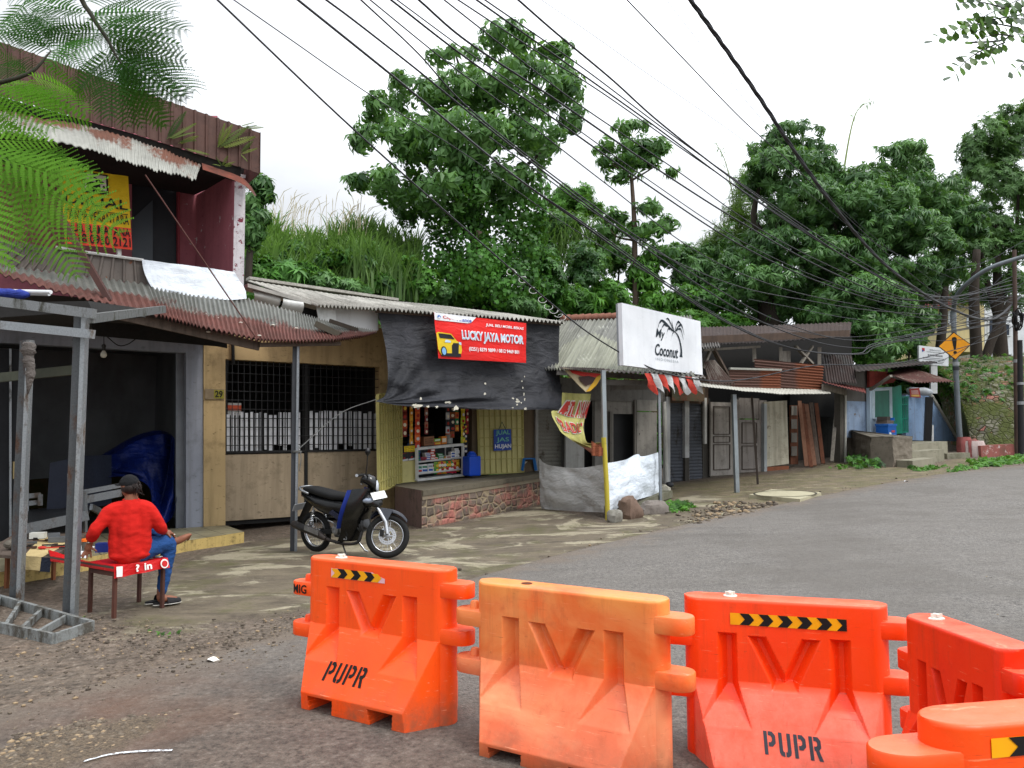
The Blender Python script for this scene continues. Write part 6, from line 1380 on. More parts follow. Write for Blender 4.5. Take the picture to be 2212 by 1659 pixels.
m = MB(); m.tube(curve([AT(-40, 631, 7.45), AT(20, 634, 7.4), AT(62, 637, 7.35)], 8), [.04, .05, .05, .045, .05, .04, .05, .04, .02], 8); tag(m.build('blue_cloth', fabric('2a3a8a', .6, 6), smooth=True), 'rolled dark blue cloth lying among the pipes on the frame', 'cloth')
# rag tied on the first post
m = MB(); c = curve([AT(64, 740, P1.y-.05), AT(60, 770, P1.y-.06), AT(66, 800, P1.y-.05), AT(60, 850, P1.y-.04)], 14); m.tube(c, [.05, .07, .06, .08, .05, .04, .06, .05, .05, .04, .05, .04, .03, .02, .01], 8); tag(m.build('rag', fabric('6a6460', .8, 8, .9), smooth=True), 'grey rag tied round the upper part of the first post', 'rag')
# metal cart / rack in the dark garage
MALU2 = metal_old('6f7376', '4a4038', .3, .45, .6, 1.6)
ct_ = thing('metal_cart', 'dark metal cart with pale aluminium rails in the garage mouth', 'cart', ONZ(120, 1210, .15))
bm_(AT(52, 1143, 9.6), AT(191, 1113, 10.0), .05, .12, MALU2, 'platform_edge', ct_)
m = MB(); m.prism([AT(52, 1137, 9.6), AT(191, 1107, 10.0), AT(200, 1090, 11.6), AT(60, 1100, 11.6)], (0, 0, -.03)); m.build('platform', plain('262729', .5, .4, .2, 8), ct_)
for a, b, w in (((180, 1063, 10.3), (262, 1048, 10.6), .06), ((180, 1080, 10.3), (262, 1064, 10.6), .1), ((57, 1072, 10.0), (88, 1069, 10.1), .06), ((57, 1088, 10.0), (88, 1084, 10.1), .06)): bm_(AT(*a), AT(*b), .04, w, MALU2, 'rail', ct_)
for x, y0, y1, d_ in ((184, 1060, 1150, 10.25), (87, 1068, 1092, 10.05), (150, 1030, 1100, 11.0)): bm_(AT(x, y0, d_), AT(x, y1, d_), .04, .04, MALU2, 'upright', ct_)
bm_(AT(197, 1095, 10.5), AT(225, 1110, 10.9), .04, .08, MALU2, 'brace', ct_)
m = MB(); m.prism([AT(x, y, 11.4) for x, y in ((100, 1110), (180, 1100), (180, 985), (108, 1000))], (0, .8, 0)); m.build('cabinet_body', plain('1b2130', .6, .1, .2, 3), ct_)
m = MB(); m.prism([AT(x, y, 11.3) for x, y in ((145, 1055), (156, 1054), (156, 1022), (145, 1023))], (0, .03, 0)); m.build('switch_box', plain('6a6c68', .6), ct_)
# blue tarpaulin over something
ctp, cbt = curve([(212, 1004, 0), (242, 984, 0), (295, 953, 0), (344, 938, 0), (372, 942, 0), (382, 960, 0)], 30), curve([(214, 1032, 0), (277, 1030, 0), (322, 1052, 0), (330, 1100, 0), (350, 1131, 0), (372, 1118, 0), (382, 1080, 0)], 30)
def btp(u, v):
    a, b = polyl(ctp, u), polyl(cbt, u); p = lerp(a, b, v)
    f = .26*abs(math.sin(u*9+1.5*v+2*nz(u*2, v*2)))*(.3+v) + .06*nz(u*10, v*4, 4)
    return FA.at(p.x, p.y, -.75+.45*v+f)
m = MB(); m.grid(btp, 70, 40); m.grid(lambda u, v: btp(u, 0) + (-FA.n*1.2*v) + V((0, 0, .12*math.sin(v*3)-.3*v*v)), 40, 8)
tag(m.build('blue_tarpaulin', MBLUET, smooth=True), 'dark blue tarpaulin draped over goods inside the garage', 'tarpaulin')
# light bulbs
def bulb(x, y, lb, cord):
    p = FA.at(x, y, 1.0); o = thing('light_bulb', lb, 'light bulb', p); m = MB(); m.lathe([(0, -.075), (.03, -.068), (.045, -.04), (.042, -.01), (.024, .02), (.02, .03)], p, 14); m.build('glass_bulb', plain('c9c6b8', .25, 0, .05, 5), o, smooth=True)
    m = MB(); m.lathe([(.022, .03), (.024, .08), (.03, .085), (.03, .11), (.012, .13)], p, 12); m.build('socket', plain('2c2a28' if cord else 'b8b4a8', .6), o, ang=40)
    if cord: m = MB(); m.tube([p+V((0, 0, .13)), p+V((-.02, .02, .34))], .006, 5); m.build('cord', MBLK, o)
bulb(293, 704, 'white bulb fixed under the dark canopy', False); bulb(224, 762, 'bulb in a black socket hanging from a cord before the lintel', True)
m = MB(); m.tube(curve([FA.at(232, 728, .9), FA.at(255, 746, .9), FA.at(275, 744, .9), FA.at(292, 733, .9)], 12), .008, 5); tag(m.build('loose_wire', MBLK), 'loose black wire sagging along the lintel', 'wire')
# ladder-like frame lying on the ground
lf = thing('metal_grid_frame', 'weathered metal frame with cross bars lying flat on the gravel', 'metal frame', GND(110, 1372)); MLAD = metal_old('8f9392', '4a463e', .5, .6, .45, 2.2)
Z = .07; n0, n1, f0_, f1_ = ONZ(-90, 1327, Z), ONZ(117, 1370, Z), ONZ(-90, 1262, Z), ONZ(200, 1343, Z)
for a, b in ((n0, n1), (f0_, f1_), (n1, f1_)): bm_(a-V((0, 0, .035)), b-V((0, 0, .035)), .035, .085, MLAD, 'side_bar', lf)
for u in (.2, .36, .52, .68, .84): bm_(lerp(n0, n1, u)-V((0, 0, .03)), lerp(f0_, f1_, u)-V((0, 0, .03)), .03, .06, MLAD, 'cross_bar', lf)
# red-covered bench
bn_ = thing('bench', 'rusty-legged bench covered with a red printed plastic cloth', 'bench', GND(270, 1315)); MRUST = plain('4a2e26', .8, .1, .25, 6, .1, dirt='6a3a28')
ZBn = .44; LG = [GND(194, 1321), GND(246, 1333), GND(350, 1310), GND(300, 1298)]
for g in LG: bm_(g-V((0, 0, .02)), V((g.x, g.y, ZBn)), .03, .03, MRUST, 'leg', bn_)
for i in range(4): bm_(V((LG[i].x, LG[i].y, ZBn-.05)), V((LG[(i+1) % 4].x, LG[(i+1) % 4].y, ZBn-.05)), .02, .05, MRUST, 'apron_rail', bn_)
cen = sum(LG, V())/4; TP = [V((g.x, g.y, 0))+(V((g.x, g.y, 0))-V((cen.x, cen.y, 0)))*.12+V((0, 0, ZBn)) for g in LG]
L0, L1 = ONZ(104, 1192, ZBn), ONZ(108, 1206, ZBn)
m = MB(); m.prism([TP[0], TP[1], TP[2], TP[3]], (0, 0, .02)); m.prism([L0-V((0, 0, .001)), L1-V((0, 0, .001)), TP[1]-V((0, 0, .001)), TP[0]-V((0, 0, .001))], (0, 0, .018)); m.build('bench_top', plain('4a4038', .8), bn_)
MRED = fabric('c01a1c', .3, 6, .35, dirt='8a1414', amt=.4); up = V((0, 0, .024))
rc = MB(); rc.grid(lambda u, v: bil([TP[1]+up, TP[2]+up, TP[3]+up, TP[0]+up], u, v)+V((0, 0, .004*nz(u*6, v*6))), 16, 12); rc.grid(lambda u, v: bil([L1+up, TP[1]+up, TP[0]+up, L0+up], u, v)+V((0, 0, .004*nz(u*6, v*6, 3))), 16, 8)
fd = (TP[2]-TP[1]).cross(V((0, 0, 1))).normalized(); fd = -fd if fd.dot(EYE-TP[1]) < 0 else fd
FQ = [TP[1]+up+fd*.012-V((0, 0, .11)), TP[2]+up+fd*.03-V((0, 0, .09)), TP[2]+up+fd*.004, TP[1]+up+fd*.004]
rc.grid(lambda u, v: bil(FQ, u, v)+fd*(.012*math.sin(u*14)*(1-v)), 30, 5)
FL = [L1+up+fd*.01-V((0, 0, .05)), TP[1]+up+fd*.012-V((0, 0, .05)), TP[1]+up+fd*.003, L1+up+fd*.003]; rc.grid(lambda u, v: bil(FL, u, v), 10, 2)
rcl = rc.build('plastic_cloth', MRED, bn_, smooth=True)
WL = paint('e6e2de', .4)
onquad(FQ, [[(.02, .1), (.12, .06), (.13, .9), (.02, .95)]], WL, rcl, 'white_print', .02); onquad(FQ, [circ(.9, .5, .075, .46, 20)], WL, rcl, 'round_emblem', .02); onquad(FQ, [circ(.9, .5, .055, .32, 20)], paint('b8181a'), rcl, 'round_emblem', .024); TXT('in', subq(FQ, .52, .2, .66, .85), WL, rcl, off=.02, bold=.03); TXT('?', subq(FQ, .36, .2, .43, .85), WL, rcl, off=.02, bold=.03)
TXT('TEH', subq(FQ, .03, .35, .11, .7), paint('b82020'), rcl, off=.024, bold=.02) if False else None
tq_ = [TP[1]+up*1.3, TP[2]+up*1.3, TP[3]+up*1.3, TP[0]+up*1.3]; onquad(tq_, [[(.5, .05), (.75, .05), (.75, .2), (.5, .2)]], WL, rcl, 'white_print', .006); onquad(tq_, [circ(.9, .16, .07, .12)], WL, rcl, 'round_emblem', .006)
# long tool bench
tl = thing('tool_bench', 'low bench under a cream cloth crowded with repair tools', 'bench', GND(60, 1262))
TQ = [ONZ(-40, 1196, .42), ONZ(110, 1206, .42), ONZ(190, 1152, .42), ONZ(40, 1148, .42)]
m = MB(); m.prism(TQ, (0, 0, -.03)); m.build('bench_top', MWOOD, tl)
for g in (GND(14, 1268), GND(115, 1250), GND(180, 1210)): bm_(g-V((0, 0, .02)), V((g.x, g.y, .4)), .035, .035, plain('7a4a2e', .8, 0, .2, 6), 'leg', tl)
m = MB(); m.grid(lambda u, v: bil([TQ[0]+(TQ[1]-TQ[0])*.62, TQ[1]-(TQ[1]-TQ[0])*.12, bil(TQ, .97, .75), bil(TQ, .45, .75)], u, v)+V((0, 0, .006+.003*nz(u*5, v*5))), 10, 10); fdn = V((.1, -1, 0))
a, b = TQ[0]+(TQ[1]-TQ[0])*.62, TQ[1]-(TQ[1]-TQ[0])*.12; m.grid(lambda u, v: lerp(a, b, u)+V((0, -.012-.02*v, .006-.13*v)), 10, 4); m.build('cream_cloth', fabric('bda878', .4, 6, .9, dirt='8a744a', amt=.4), tl, smooth=True)
a2 = b; b2 = TQ[1]+(TQ[1]-TQ[0])*.02; m = MB(); m.grid(lambda u, v: lerp(a2, b2, u)+V((0, -.014-.02*v, .008-.14*v)), 4, 4); m.build('dark_strip', fabric('1c2230', .4, 8), tl)
def item(px, py, z, fn, name, label, cat, mat, group=None, smooth=False):
    p = ONZ(px, py, z); m = MB(); fn(m, p); o = m.build(name, mat, smooth=smooth, ang=40 if smooth else None); tag(o, label, cat, group); return o, p
item(71, 1166, .43, lambda m, p: m.box(p+V((0, .1, .04)), (.16, .1, .07), .2), 'white_box', 'small white box at the back of the tool bench', 'box', plain('c4c4bc', .6, 0, .1, 6))
item(118, 1173, .43, lambda m, p: (m.box(p+V((0, .1, .03)), (.2, .12, .06), .2), m.box(p+V((-.08, .12, .06)), (.12, .1, .08), .5)), 'drill_case', 'grey power tool lying on the tool bench', 'power tool', plain('5a5d60', .5, .2, .2, 6))
o, p = item(95, 1186, .43, lambda m, p: (m.beam(p+V((0, 0, .012)), p+V((.32, .1, .015)), .02, .012), m.ball(p+V((-.02, 0, .015)), (.05, .03, .018), 10, 6)), 'pliers', 'red handled pliers lying on the cream cloth', 'pliers', plain('b02820', .4))
item(140, 1180, .43, lambda m, p: m.beam(p+V((-.2, -.04, .012)), p+V((.2, .06, .012)), .015, .012), 'screwdriver', 'long screwdriver beside the red pliers', 'screwdriver', plain('8a8d90', .3, .8))
for k in range(10):
    random.seed(k); x, y = random.uniform(35, 150), random.uniform(1160, 1186)
    item(x, y, .43, lambda m, p: (m.beam(p+V((-.07, -.02, .012)), p+V((.07, random.uniform(-.05, .05), .012)), .02, .015), m.box(p+V((.07, 0, .014)), (.04, .035, .025), .4)), 'hand_tool', 'small dark hand tool in the clutter on the tool bench', 'hand tool', plain(random.choice(('2a2826', '4a3428', '56585a', '3a2a22')), .6, .2), 'hand tools on the tool bench')
item(30, 1186, .43, lambda m, p: m.ball(p+V((0, .02, .05)), (.12, .09, .06), 12, 8), 'cloth_bundle', 'bundled grey cloth at the end of the tool bench', 'cloth', fabric('6a645a', .8, 8), smooth=True)
jr = thing('plastic_jar', 'clear jar with orange lid and dark contents beside the person', 'jar', ONZ(187, 1190, .46)); p = ONZ(187, 1190, .46)
m = MB(); m.lathe([(.045, 0), (.048, .01), (.048, .1)], p, 14); m.build('jar_body', plain('4a4a44', .25, 0, .3, 18), jr, ang=40); m = MB(); m.lathe([(.05, .098), (.05, .125), (0, .128)], p, 14); m.build('lid', plain('e06a1c', .4), jr, ang=40)
p = ONZ(219, 1195, .465); o = MB().box(p+V((0, .06, .05)), (.15, .1, .09), .2).build('biscuit_tin', plain('14246a', .35)); tag(o, 'dark blue tin with red oval label on the bench', 'tin')
q4 = [p+V((-.06, .006, .02)), p+V((.06, .03, .02)), p+V((.06, .03, .08)), p+V((-.06, .006, .08))]; onquad(q4, [circ(.5, .5, .45, .42)], paint('b8242a'), o, 'oval_label', .006); onquad(q4, [circ(.5, .5, .36, .28)], paint('d8a8a8'), o, 'oval_label', .008)
m = MB(); m.quad(ONZ(148, 1200, .466), ONZ(185, 1206, .466), ONZ(205, 1180, .466), ONZ(165, 1178, .466)); tag(m.build('paper_sheet', paint('d4d6d8')), 'white paper sheet lying on the bench under the jar', 'paper')

# ---------------------------------------------------------------- the seated person
PO = AT(280, 1194, 7.28)
RA, BA, UA = V((.92, .40, 0)).normalized(), V((-.40, .92, 0)).normalized(), V((0, 0, 1))
def PP(a, b, c): return PO + RA*a*.94 + BA*b*.94 + UA*(c*.9 if c > 0 else c)
pr = thing('person', 'person in red shirt and black cap sitting on the bench, bare foot on knee', 'person', GND(285, 1318))
def blob(name, chains, balls, mat, vox, smooth_it=6, disp=None, sharp=False):
    m = MB()
    for pts_, rad in chains:
        n = max(6, int(sum((V(a)-V(b)).length for a, b in zip(pts_, pts_[1:]))/.02)); C = curve([PP(*p) for p in pts_], n); k = len(rad)-1
        rr = [lerp(rad[min(int(t*k), k-1)], rad[min(int(t*k), k-1)+1], t*k-min(int(t*k), k-1)) for t in [i/n for i in range(n+1)]]
        m.tube(C, rr, 12); m.ball(C[0], rr[0]*.99, 10, 8); m.ball(C[-1], rr[-1]*.99, 10, 8)
    for c, r_, *rot in balls:
        M_ = Matrix((RA, BA, UA)).transposed()
        if rot: M_ = M_ @ Matrix.Rotation(rot[0][1], 3, rot[0][0])
        m.ball(PP(*c), r_, 16, 12, M_)
    o = m.build(name, mat)
    md = o.modifiers.new('r', 'REMESH'); md.mode = 'VOXEL'; md.voxel_size = vox; md.use_smooth_shade = True
    sm = o.modifiers.new('s', 'SMOOTH'); sm.iterations = smooth_it; sm.factor = .5
    dg = bpy.context.evaluated_depsgraph_get(); dg.update(); me = bpy.data.meshes.new_from_object(o.evaluated_get(dg)); o.modifiers.clear(); old = o.data; o.data = me; bpy.data.meshes.remove(old); me.name = name
    if disp:
        for v_ in me.vertices: v_.co += v_.normal*disp(v_.co)
    me.materials.clear(); me.materials.append(mat); me.polygons.foreach_set('use_smooth', [True]*len(me.polygons)); me.update(); adopt(o, pr); return o
MSKIN = plain('7d4e38', .55, 0, .12, 14, .03); MSKIN2 = plain('9a6650', .55, 0, .12, 14, .03)
def finger(p, d, l, r, curl, side): 
    p, d = V(p), V(d).normalized(); c = V(curl); q1 = p+d*l*.45; d2 = (d+c*.5).normalized(); q2 = q1+d2*l*.32; d3 = (d+c*1.1).normalized(); q3 = q2+d3*l*.25
    return ([tuple(p), tuple(q1), tuple(q2), tuple(q3)], [r, r*.95, r*.85, r*.7])
LW, LHc = (-.352, .05, .13), (-.372, .07, .06)
RW, RHc = (.300, .22, .175), (.345, .25, .15)
ch = [([(0, .02, .06), (0, .02, .2), (-.01, .0, .36), (0, .0, .5), (.005, -.005, .62)], [.10, .085, .085, .07, .05]),
      ([(-.11, 0, .44), (-.185, -.02, .42), (-.30, -.05, .26), LW, LHc], [.05, .05, .04, .028, .034]),
      ([(.11, 0, .44), (.175, .0, .415), (.265, .04, .26), RW, RHc], [.05, .05, .04, .028, .036]),
      ([(.08, .04, .0), (.22, .16, .03), (.345, .25, .02), (.315, .24, -.2), (.29, .22, -.4), (.29, .21, -.47)], [.085, .08, .058, .05, .036, .04]),
      ([(.29, .21, -.485), (.36, .235, -.492), (.43, .25, -.5)], [.034, .036, .022]),
      ([(-.06, .06, .03), (.0, .26, .1), (.06, .4, .2), (.2, .36, .17), (.34, .3, .08)], [.085, .08, .06, .05, .035]),
      ([(.345, .285, .06), (.42, .275, .055), (.49, .275, .085), (.545, .28, .115)], [.038, .036, .034, .022])]
# toes of the bare foot
for k in range(5): ch.append(([(.53, .262+.011*k*1.2, .105-.012*k), (.566-.004*k, .262+.011*k*1.3, .124-.014*k)], [.013-.001*k, .010-.0008*k]))
# left hand flat on the bench: fingers spread, thumb towards the body
for k, (dx, dy) in enumerate(((-.75, -.25), (-.5, -.1), (-.2, .05), (.12, .2))): ch.append(finger((-.372-.016+.012*k, .062+.004*k, .045), (dx*.6, dy-.25, -.55), (.075, .085, .088, .078)[k], .0105, (0, 0, -.25), 1))
ch.append(finger((-.35, .06, .07), (.7, -.15, -.45), .07, .012, (0, 0, -.2), 1))
# right hand resting on the shin: fingers curl over it
for k in range(4): ch.append(finger((.362, .232+.016*k, .165-.006*k), (.5, .05, -.35), (.07, .08, .078, .066)[k], .0105, (-.5, 0, -.55), 1))
ch.append(finger((.335, .225, .15), (.35, -.45, -.3), .065, .012, (0, .3, -.3), 1))
hd = (-.02, .02, .685)
body = blob('person_body', ch, [(hd, (.073, .092, .105)), ((-.035, .07, .645), (.05, .05, .05)), ((-.085, .035, .67), (.012, .022, .03)), ((-.075, .105, .675), (.012, .022, .015)), ((.06, .02, .67), (.012, .022, .03))], MSKIN, .0065, 4)
# eyes, mouth on the turned-away face
hx, hy = V((-.55, .83, 0)).normalized(), V((.83, .55, 0)).normalized()
m = MB()
for s_ in (-1, 1): c = V(hd)+hx*.088+hy*.03*s_; m.ball(PP(c.x, c.y, .69), (.012, .012, .008), 8, 6)
m.build('eyes', plain('e4ded4', .3), pr)
m = MB(); c = V(hd)+hx*.096; m.ball(PP(c.x, c.y, .632), (.022, .012, .006), 8, 5); m.build('mouth', plain('6a3230', .5), pr)
def wr(s, sc_): return lambda p: s*nz(p.x*sc_, p.y*sc_, p.z*sc_*1.6)+s*.5*nz(p.x*sc_*2.3+4, p.y*sc_*2.3, p.z*sc_*3)
MSHIRT = fabric('bc1a12', .2, 5, .9, dirt='8a0c0c', amt=.25)
shirt = blob('red_shirt', [([(.0, .0, .0), (-.0, .0, .16), (-.01, .0, .34), (0, .0, .47)], [.135, .13, .13, .10]), ([(-.02, .0, .46), (-.12, .0, .455), (-.185, -.02, .42), (-.295, -.05, .27), (-.325, -.01, .2), (-.335, .01, .175)], [.09, .074, .068, .058, .055, .05]),
      ([(.02, .0, .46), (.11, .0, .455), (.175, .0, .415), (.262, .04, .26), (.285, .14, .21), (.292, .18, .195)], [.09, .074, .068, .057, .053, .047]), ([(-.11, 0, .03), (-.11, 0, .25), (-.12, 0, .42)], [.08, .08, .085]), ([(.11, 0, .05), (.11, 0, .25), (.12, 0, .42)], [.085, .08, .085])],
      [((0, .0, -.02), (.18, .13, .06)), ((0, -.005, .525), (.075, .07, .04))], MSHIRT, .009, 4, lambda p: wr(.008, 8)(p)+.0016*math.sin(p.z*50+9*nz(p.x*5, p.y*5, p.z*3)))
m = MB(); m.tube([PP(.068*math.cos(a)+.0, -.003+.062*math.sin(a), .545+.012*math.sin(a)) for a in np.linspace(0, 6.283, 24)], .011, 6); m.build('collar', MSHIRT, pr, smooth=True)
jeans = blob('jeans', [([(.0, .02, -.01), (.08, .04, .0), (.22, .16, .035), (.35, .25, .025), (.325, .245, -.2), (.30, .225, -.41)], [.13, .11, .095, .076, .064, .05]), ([(-.06, .06, .03), (.0, .26, .1), (.06, .4, .2), (.2, .36, .175), (.31, .31, .1)], [.11, .095, .078, .064, .052])], [((0, .02, -.01), (.17, .13, .07))], fabric('1f4478', .4, 9, .9, dirt='16305a', amt=.5, c2='2c5a92'), .011, 4, wr(.007, 18))
cap = MB(); M_ = Matrix((hy.x*RA+hy.y*BA, hx.x*RA+hx.y*BA, UA)).transposed()
cap.ball(PP(hd[0], hd[1], .70), (.085, .103, .098), 20, 14, M_); cap.v = [p if p[2] > PP(0, 0, .695).z else (p[0], p[1], PP(0, 0, .695).z) for p in cap.v]
cc = V(hd)+hx*.12; cap.ball(PP(cc.x, cc.y, .70), (.07, .075, .012), 16, 8, M_); cap.ball(PP(hd[0], hd[1], .80), .01, 8, 5); cap.build('cap', fabric('141416', .3, 12, .9), pr, smooth=True)
hr = MB(); b_ = V(hd)-hx*.09
hr.ball(PP(hd[0]-hx.x*.02, hd[1]-hx.y*.02, .67), (.08, .09, .075), 16, 10, M_); hr.ball(PP(b_.x+.03, b_.y, .68), (.038, .034, .04), 12, 9, M_); random.seed(3)
for k in range(26): 
    a = PP(b_.x+.03+random.uniform(-.03, .03), b_.y-.015, .685+random.uniform(-.03, .04)); hr.tube(curve([a, a+V((random.uniform(-.02, .03), -.02, random.uniform(-.03, .02))), a+V((random.uniform(-.02, .05), -.01, random.uniform(-.08, -.03)))], 6), [.006, .006, .005, .004, .004, .003, .002], 5)
hair = hr.build('hair', plain('1e120e', .55, 0, .3, 40, .3), pr, smooth=True)
m = MB(); m.tube([PP(-.352+.034*math.cos(a), .05+.034*math.sin(a), .125+.004*math.cos(a)) for a in np.linspace(0, 6.28, 16)], .005, 5); m.build('bracelet', plain('b8b4a8', .3, .7), pr)
m = MB(); m.lathe([(.011, -.004), (.013, 0), (.011, .004)], PP(.40, .26, .135), 10); m.build('ring', plain('d0d0cc', .2, .8), pr)
def slipper(c, yaw, label):
    o = thing('slipper', label, 'slipper', c); M_ = Matrix.Rotation(yaw, 3, 'Z'); m = MB()
    out = [(.13*math.cos(a)+.0, .048*math.sin(a)*(1.12 if math.cos(a) > 0 else .9)) for a in np.linspace(0, 2*math.pi, 28)[:-1]]
    m.prism([c+M_ @ V((x, y, .006)) for x, y in out], (0, 0, .018)); m.build('sole', plain('17171a', .8), o); m = MB(); m.prism([c+M_ @ V((x*1.015, y*1.02, .002)) for x, y in out], (0, 0, .006)); m.build('welt', plain('c8c6c0', .6), o)
    m = MB(); m.grid(lambda u, v: c+M_ @ V((-.01+.13*v, .056*math.cos(math.pi*u)*(1-.25*v*v), .018+.06*math.sin(math.pi*u)*(1-.55*v))), 12, 8); m.build('upper', plain('1b1b1e', .85, 0, .1, 20, .2), o, smooth=True)
f = PP(.35, .23, 0); ya = math.atan2((RA*.95+BA*.3).y, (RA*.95+BA*.3).x)
slipper(V((f.x, f.y, gz(f.x, f.y)+.004)), ya, 'dark slipper on the foot of the seated person'); f = PP(.26, .36, 0); slipper(V((f.x, f.y, gz(f.x, f.y)+.004)), ya+.25, 'empty dark slipper lying behind the worn one')

# ---------------------------------------------------------------- motorcycle
FCt = GND(833, 1205); HD = V((.85, -.525, 0)).normalized(); LW_ = 1.25; RC = FCt - HD*LW_; 
mo = bpy.data.objects.new('motorcycle', None); COL.objects.link(mo); tag(mo, 'black underbone motorcycle with spoked wheels parked before the beige house', 'motorcycle')
RC.z = gz(RC.x, RC.y); pit_ = math.atan2(FCt.z-RC.z, LW_)
mo.matrix_basis = Matrix.Translation(RC) @ Matrix.Rotation(math.atan2(HD.y, HD.x), 4, 'Z') @ Matrix.Rotation(-pit_, 4, 'Y') @ Matrix.Rotation(R(4), 4, 'X') @ Matrix.Scale(1.03, 4)
M0 = local(mo)
MPNT = plain('07080a', .22, 0, .2, 8, .02, dirt='2a2724', dirtamt=.1, spec=.55); MTYRE = plain('121212', .85, 0, .2, 20, .2); MCHR = plain('b8babd', .18, .9, .1, 8, .0); MSIL = plain('8f9194', .4, .7, .15, 8, .03, dirt='4a4640'); MENG = plain('5d5e60', .5, .6, .2, 12, .1, dirt='2c2a27', dirtamt=.5); MEXH = plain('2c2b2b', .5, .4, .2, 8, .05, dirt='4c4038'); MSEAT = plain('0c0c0d', .75, 0, .2, 30, .15); MBLUP = plain('0e2a80', .45, 0, .15, 8, .04)
RT = .275
def wheel(par, c, disc):
    "wheel in the xz plane of par at c"
    Mx = Matrix.Rotation(R(90), 3, 'X'); c = V(c)
    w = bpy.data.objects.new('wheel', None); COL.objects.link(w); w.location = (0, 0, 0); w.parent = par.o
    W_ = local(w)
    def tor(r, tr, tz, mat, nm, n=44, k=12):
        m = MB(); m.grid(lambda u, v: c + V(((r+tr*math.cos(2*math.pi*v))*math.cos(2*math.pi*u), tz*math.sin(2*math.pi*v), (r+tr*math.cos(2*math.pi*v))*math.sin(2*math.pi*u))), n, k); return m.build(nm, mat, W_, smooth=True)
    tor(RT-.04, .04, .042, MTYRE, 'tyre'); tor(RT-.078, .012, .024, MCHR, 'rim')
    m = MB()
    for i in range(36):
        a = 2*math.pi*i/36; s_ = 1 if i % 2 else -1; b = a + (.35 if (i//2) % 2 else -.35)
        m.tube([c+V((.03*math.cos(b), .026*s_, .03*math.sin(b))), c+V(((RT-.085)*math.cos(a), 0, (RT-.085)*math.sin(a)))], .0022, 4, cap=False)
    m.build('spokes', MCHR, W_)
    m = MB(); m.lathe([(.014, -.06), (.036, -.05), (.036, -.03), (.022, -.02), (.022, .02), (.036, .03), (.036, .05), (.014, .06)], c, 20, 'Y'); m.build('hub', MSIL, W_, ang=40)
    if disc:
        m = MB(); n = 40
        for i in range(n):
            a, b = 2*math.pi*i/n, 2*math.pi*(i+1)/n
            for r0, r1 in ((.066, .084), (.09, .11)): m.quad(*[c+V((r_*math.cos(t_), -.052, r_*math.sin(t_))) for r_, t_ in ((r0, a), (r1, a), (r1, b), (r0, b))])
            if i % 2: m.quad(*[c+V((r_*math.cos(t_), -.0515, r_*math.sin(t_))) for r_, t_ in ((.084, a), (.09, a), (.09, b), (.084, b))])
        for i in range(5): a = i*1.257; m.beam(c+V((.03*math.cos(a), -.052, .03*math.sin(a))), c+V((.07*math.cos(a), -.052, .07*math.sin(a))), .012, .003, up=(0, 1, 0))
        m.build('brake_disc', plain('a9abae', .3, .8), W_)
    return w
wheel(M0, (0, 0, RT), False)
# steering assembly turns about the steering head
SA = V((.985, 0, .80)); tiltv = V((-.42, 0, 1)).normalized()
stq = bpy.data.objects.new('steering_assembly', None); COL.objects.link(stq); stq.parent = mo
stq.matrix_basis = Matrix.Translation(SA) @ Matrix.Rotation(R(40), 4, tiltv) @ Matrix.Translation(-SA); S0 = local(stq)
# the wheel's spoke, tyre and rim meshes are the sub-parts of this assembly
c = V((LW_, 0, RT)); wf = wheel(S0, c, True)
for k in list(kids(wf)): k.parent = stq
bpy.data.objects.remove(wf)
m = MB()
for s_ in (-1, 1): m.tube([c+V((0, .075*s_, .02)), c+V((-.03, .075*s_, .17)), V((1.11, .07*s_, .62))], [.026, .026, .022], 12)
m.build('fork', MCHR, S0, smooth=True, ang=50)
m = MB(); m.beam(V((1.11, -.09, .62)), V((1.11, .09, .62)), .05, .04); m.tube([V((1.11, 0, .62)), V((.955, 0, .97))], .025, 10); m.box(c+V((-.07, -.07, .03)), (.05, .03, .08)); m.tube(curve([V((1.12, -.08, .62)), V((1.03, -.1, .5)), V((1.06, -.09, .36)), c+V((-.07, -.075, .07))], 12), .008, 6); m.build('fork_bridge', MBLK, S0, smooth=True, ang=50)
def fend(u, v):
    a = R(42) + R(92)*u; r = RT+.045+.02*math.sin(u*3.1); w_ = .062*(1-.55*max(0, .35-u)/.35); t_ = (v-.5)*2
    return c + V((math.cos(a)*r, w_*t_, math.sin(a)*r - .035*abs(t_)**3*1.2 + .05*max(0, u-.6)))
m = MB(); m.grid(fend, 24, 10); m.grid(lambda u, v: fend(1-u, v)*1-V((0, 0, .006)), 24, 10)
for s_ in (-1, 1): m.prism([c+V((-.10, s_*.06, .35)), c+V((.06, s_*.06, .33)), c+V((-.0, s_*.085, .2)), c+V((-.06, s_*.085, .17))], (0, .006*s_, 0))
m.build('front_fender', plain('141722', .18, .2, .15, 8, .02, spec=.6), S0, smooth=True, ang=50)
hbw = .33
m = MB(); m.tube(curve([V((.86, -hbw, .985)), V((.95, -.2, 1.02)), V((.975, 0, 1.0)), V((.95, .2, 1.02)), V((.86, hbw, .985))], 20), .012, 8)
m.build('handlebar', MBLK, S0, smooth=True)
for s_ in (-1, 1):
    m = MB(); m.tube([V((.86, hbw*s_, .985)), V((.92, .24*s_, 1.008))], .018, 10); m.build('grip', MTYRE, S0, smooth=True, ang=50); m = MB(); m.lathe([(.019, -.012), (.019, .012)], V((.855, hbw*s_*1.03, .983)), 12, 'Y'); m.build('grip_end', MSIL, S0); m = MB(); m.tube([V((.95, .22*s_, 1.0)), V((.955, .36*s_, .985))], .007, 6); m.build('brake_lever', MSIL, S0)
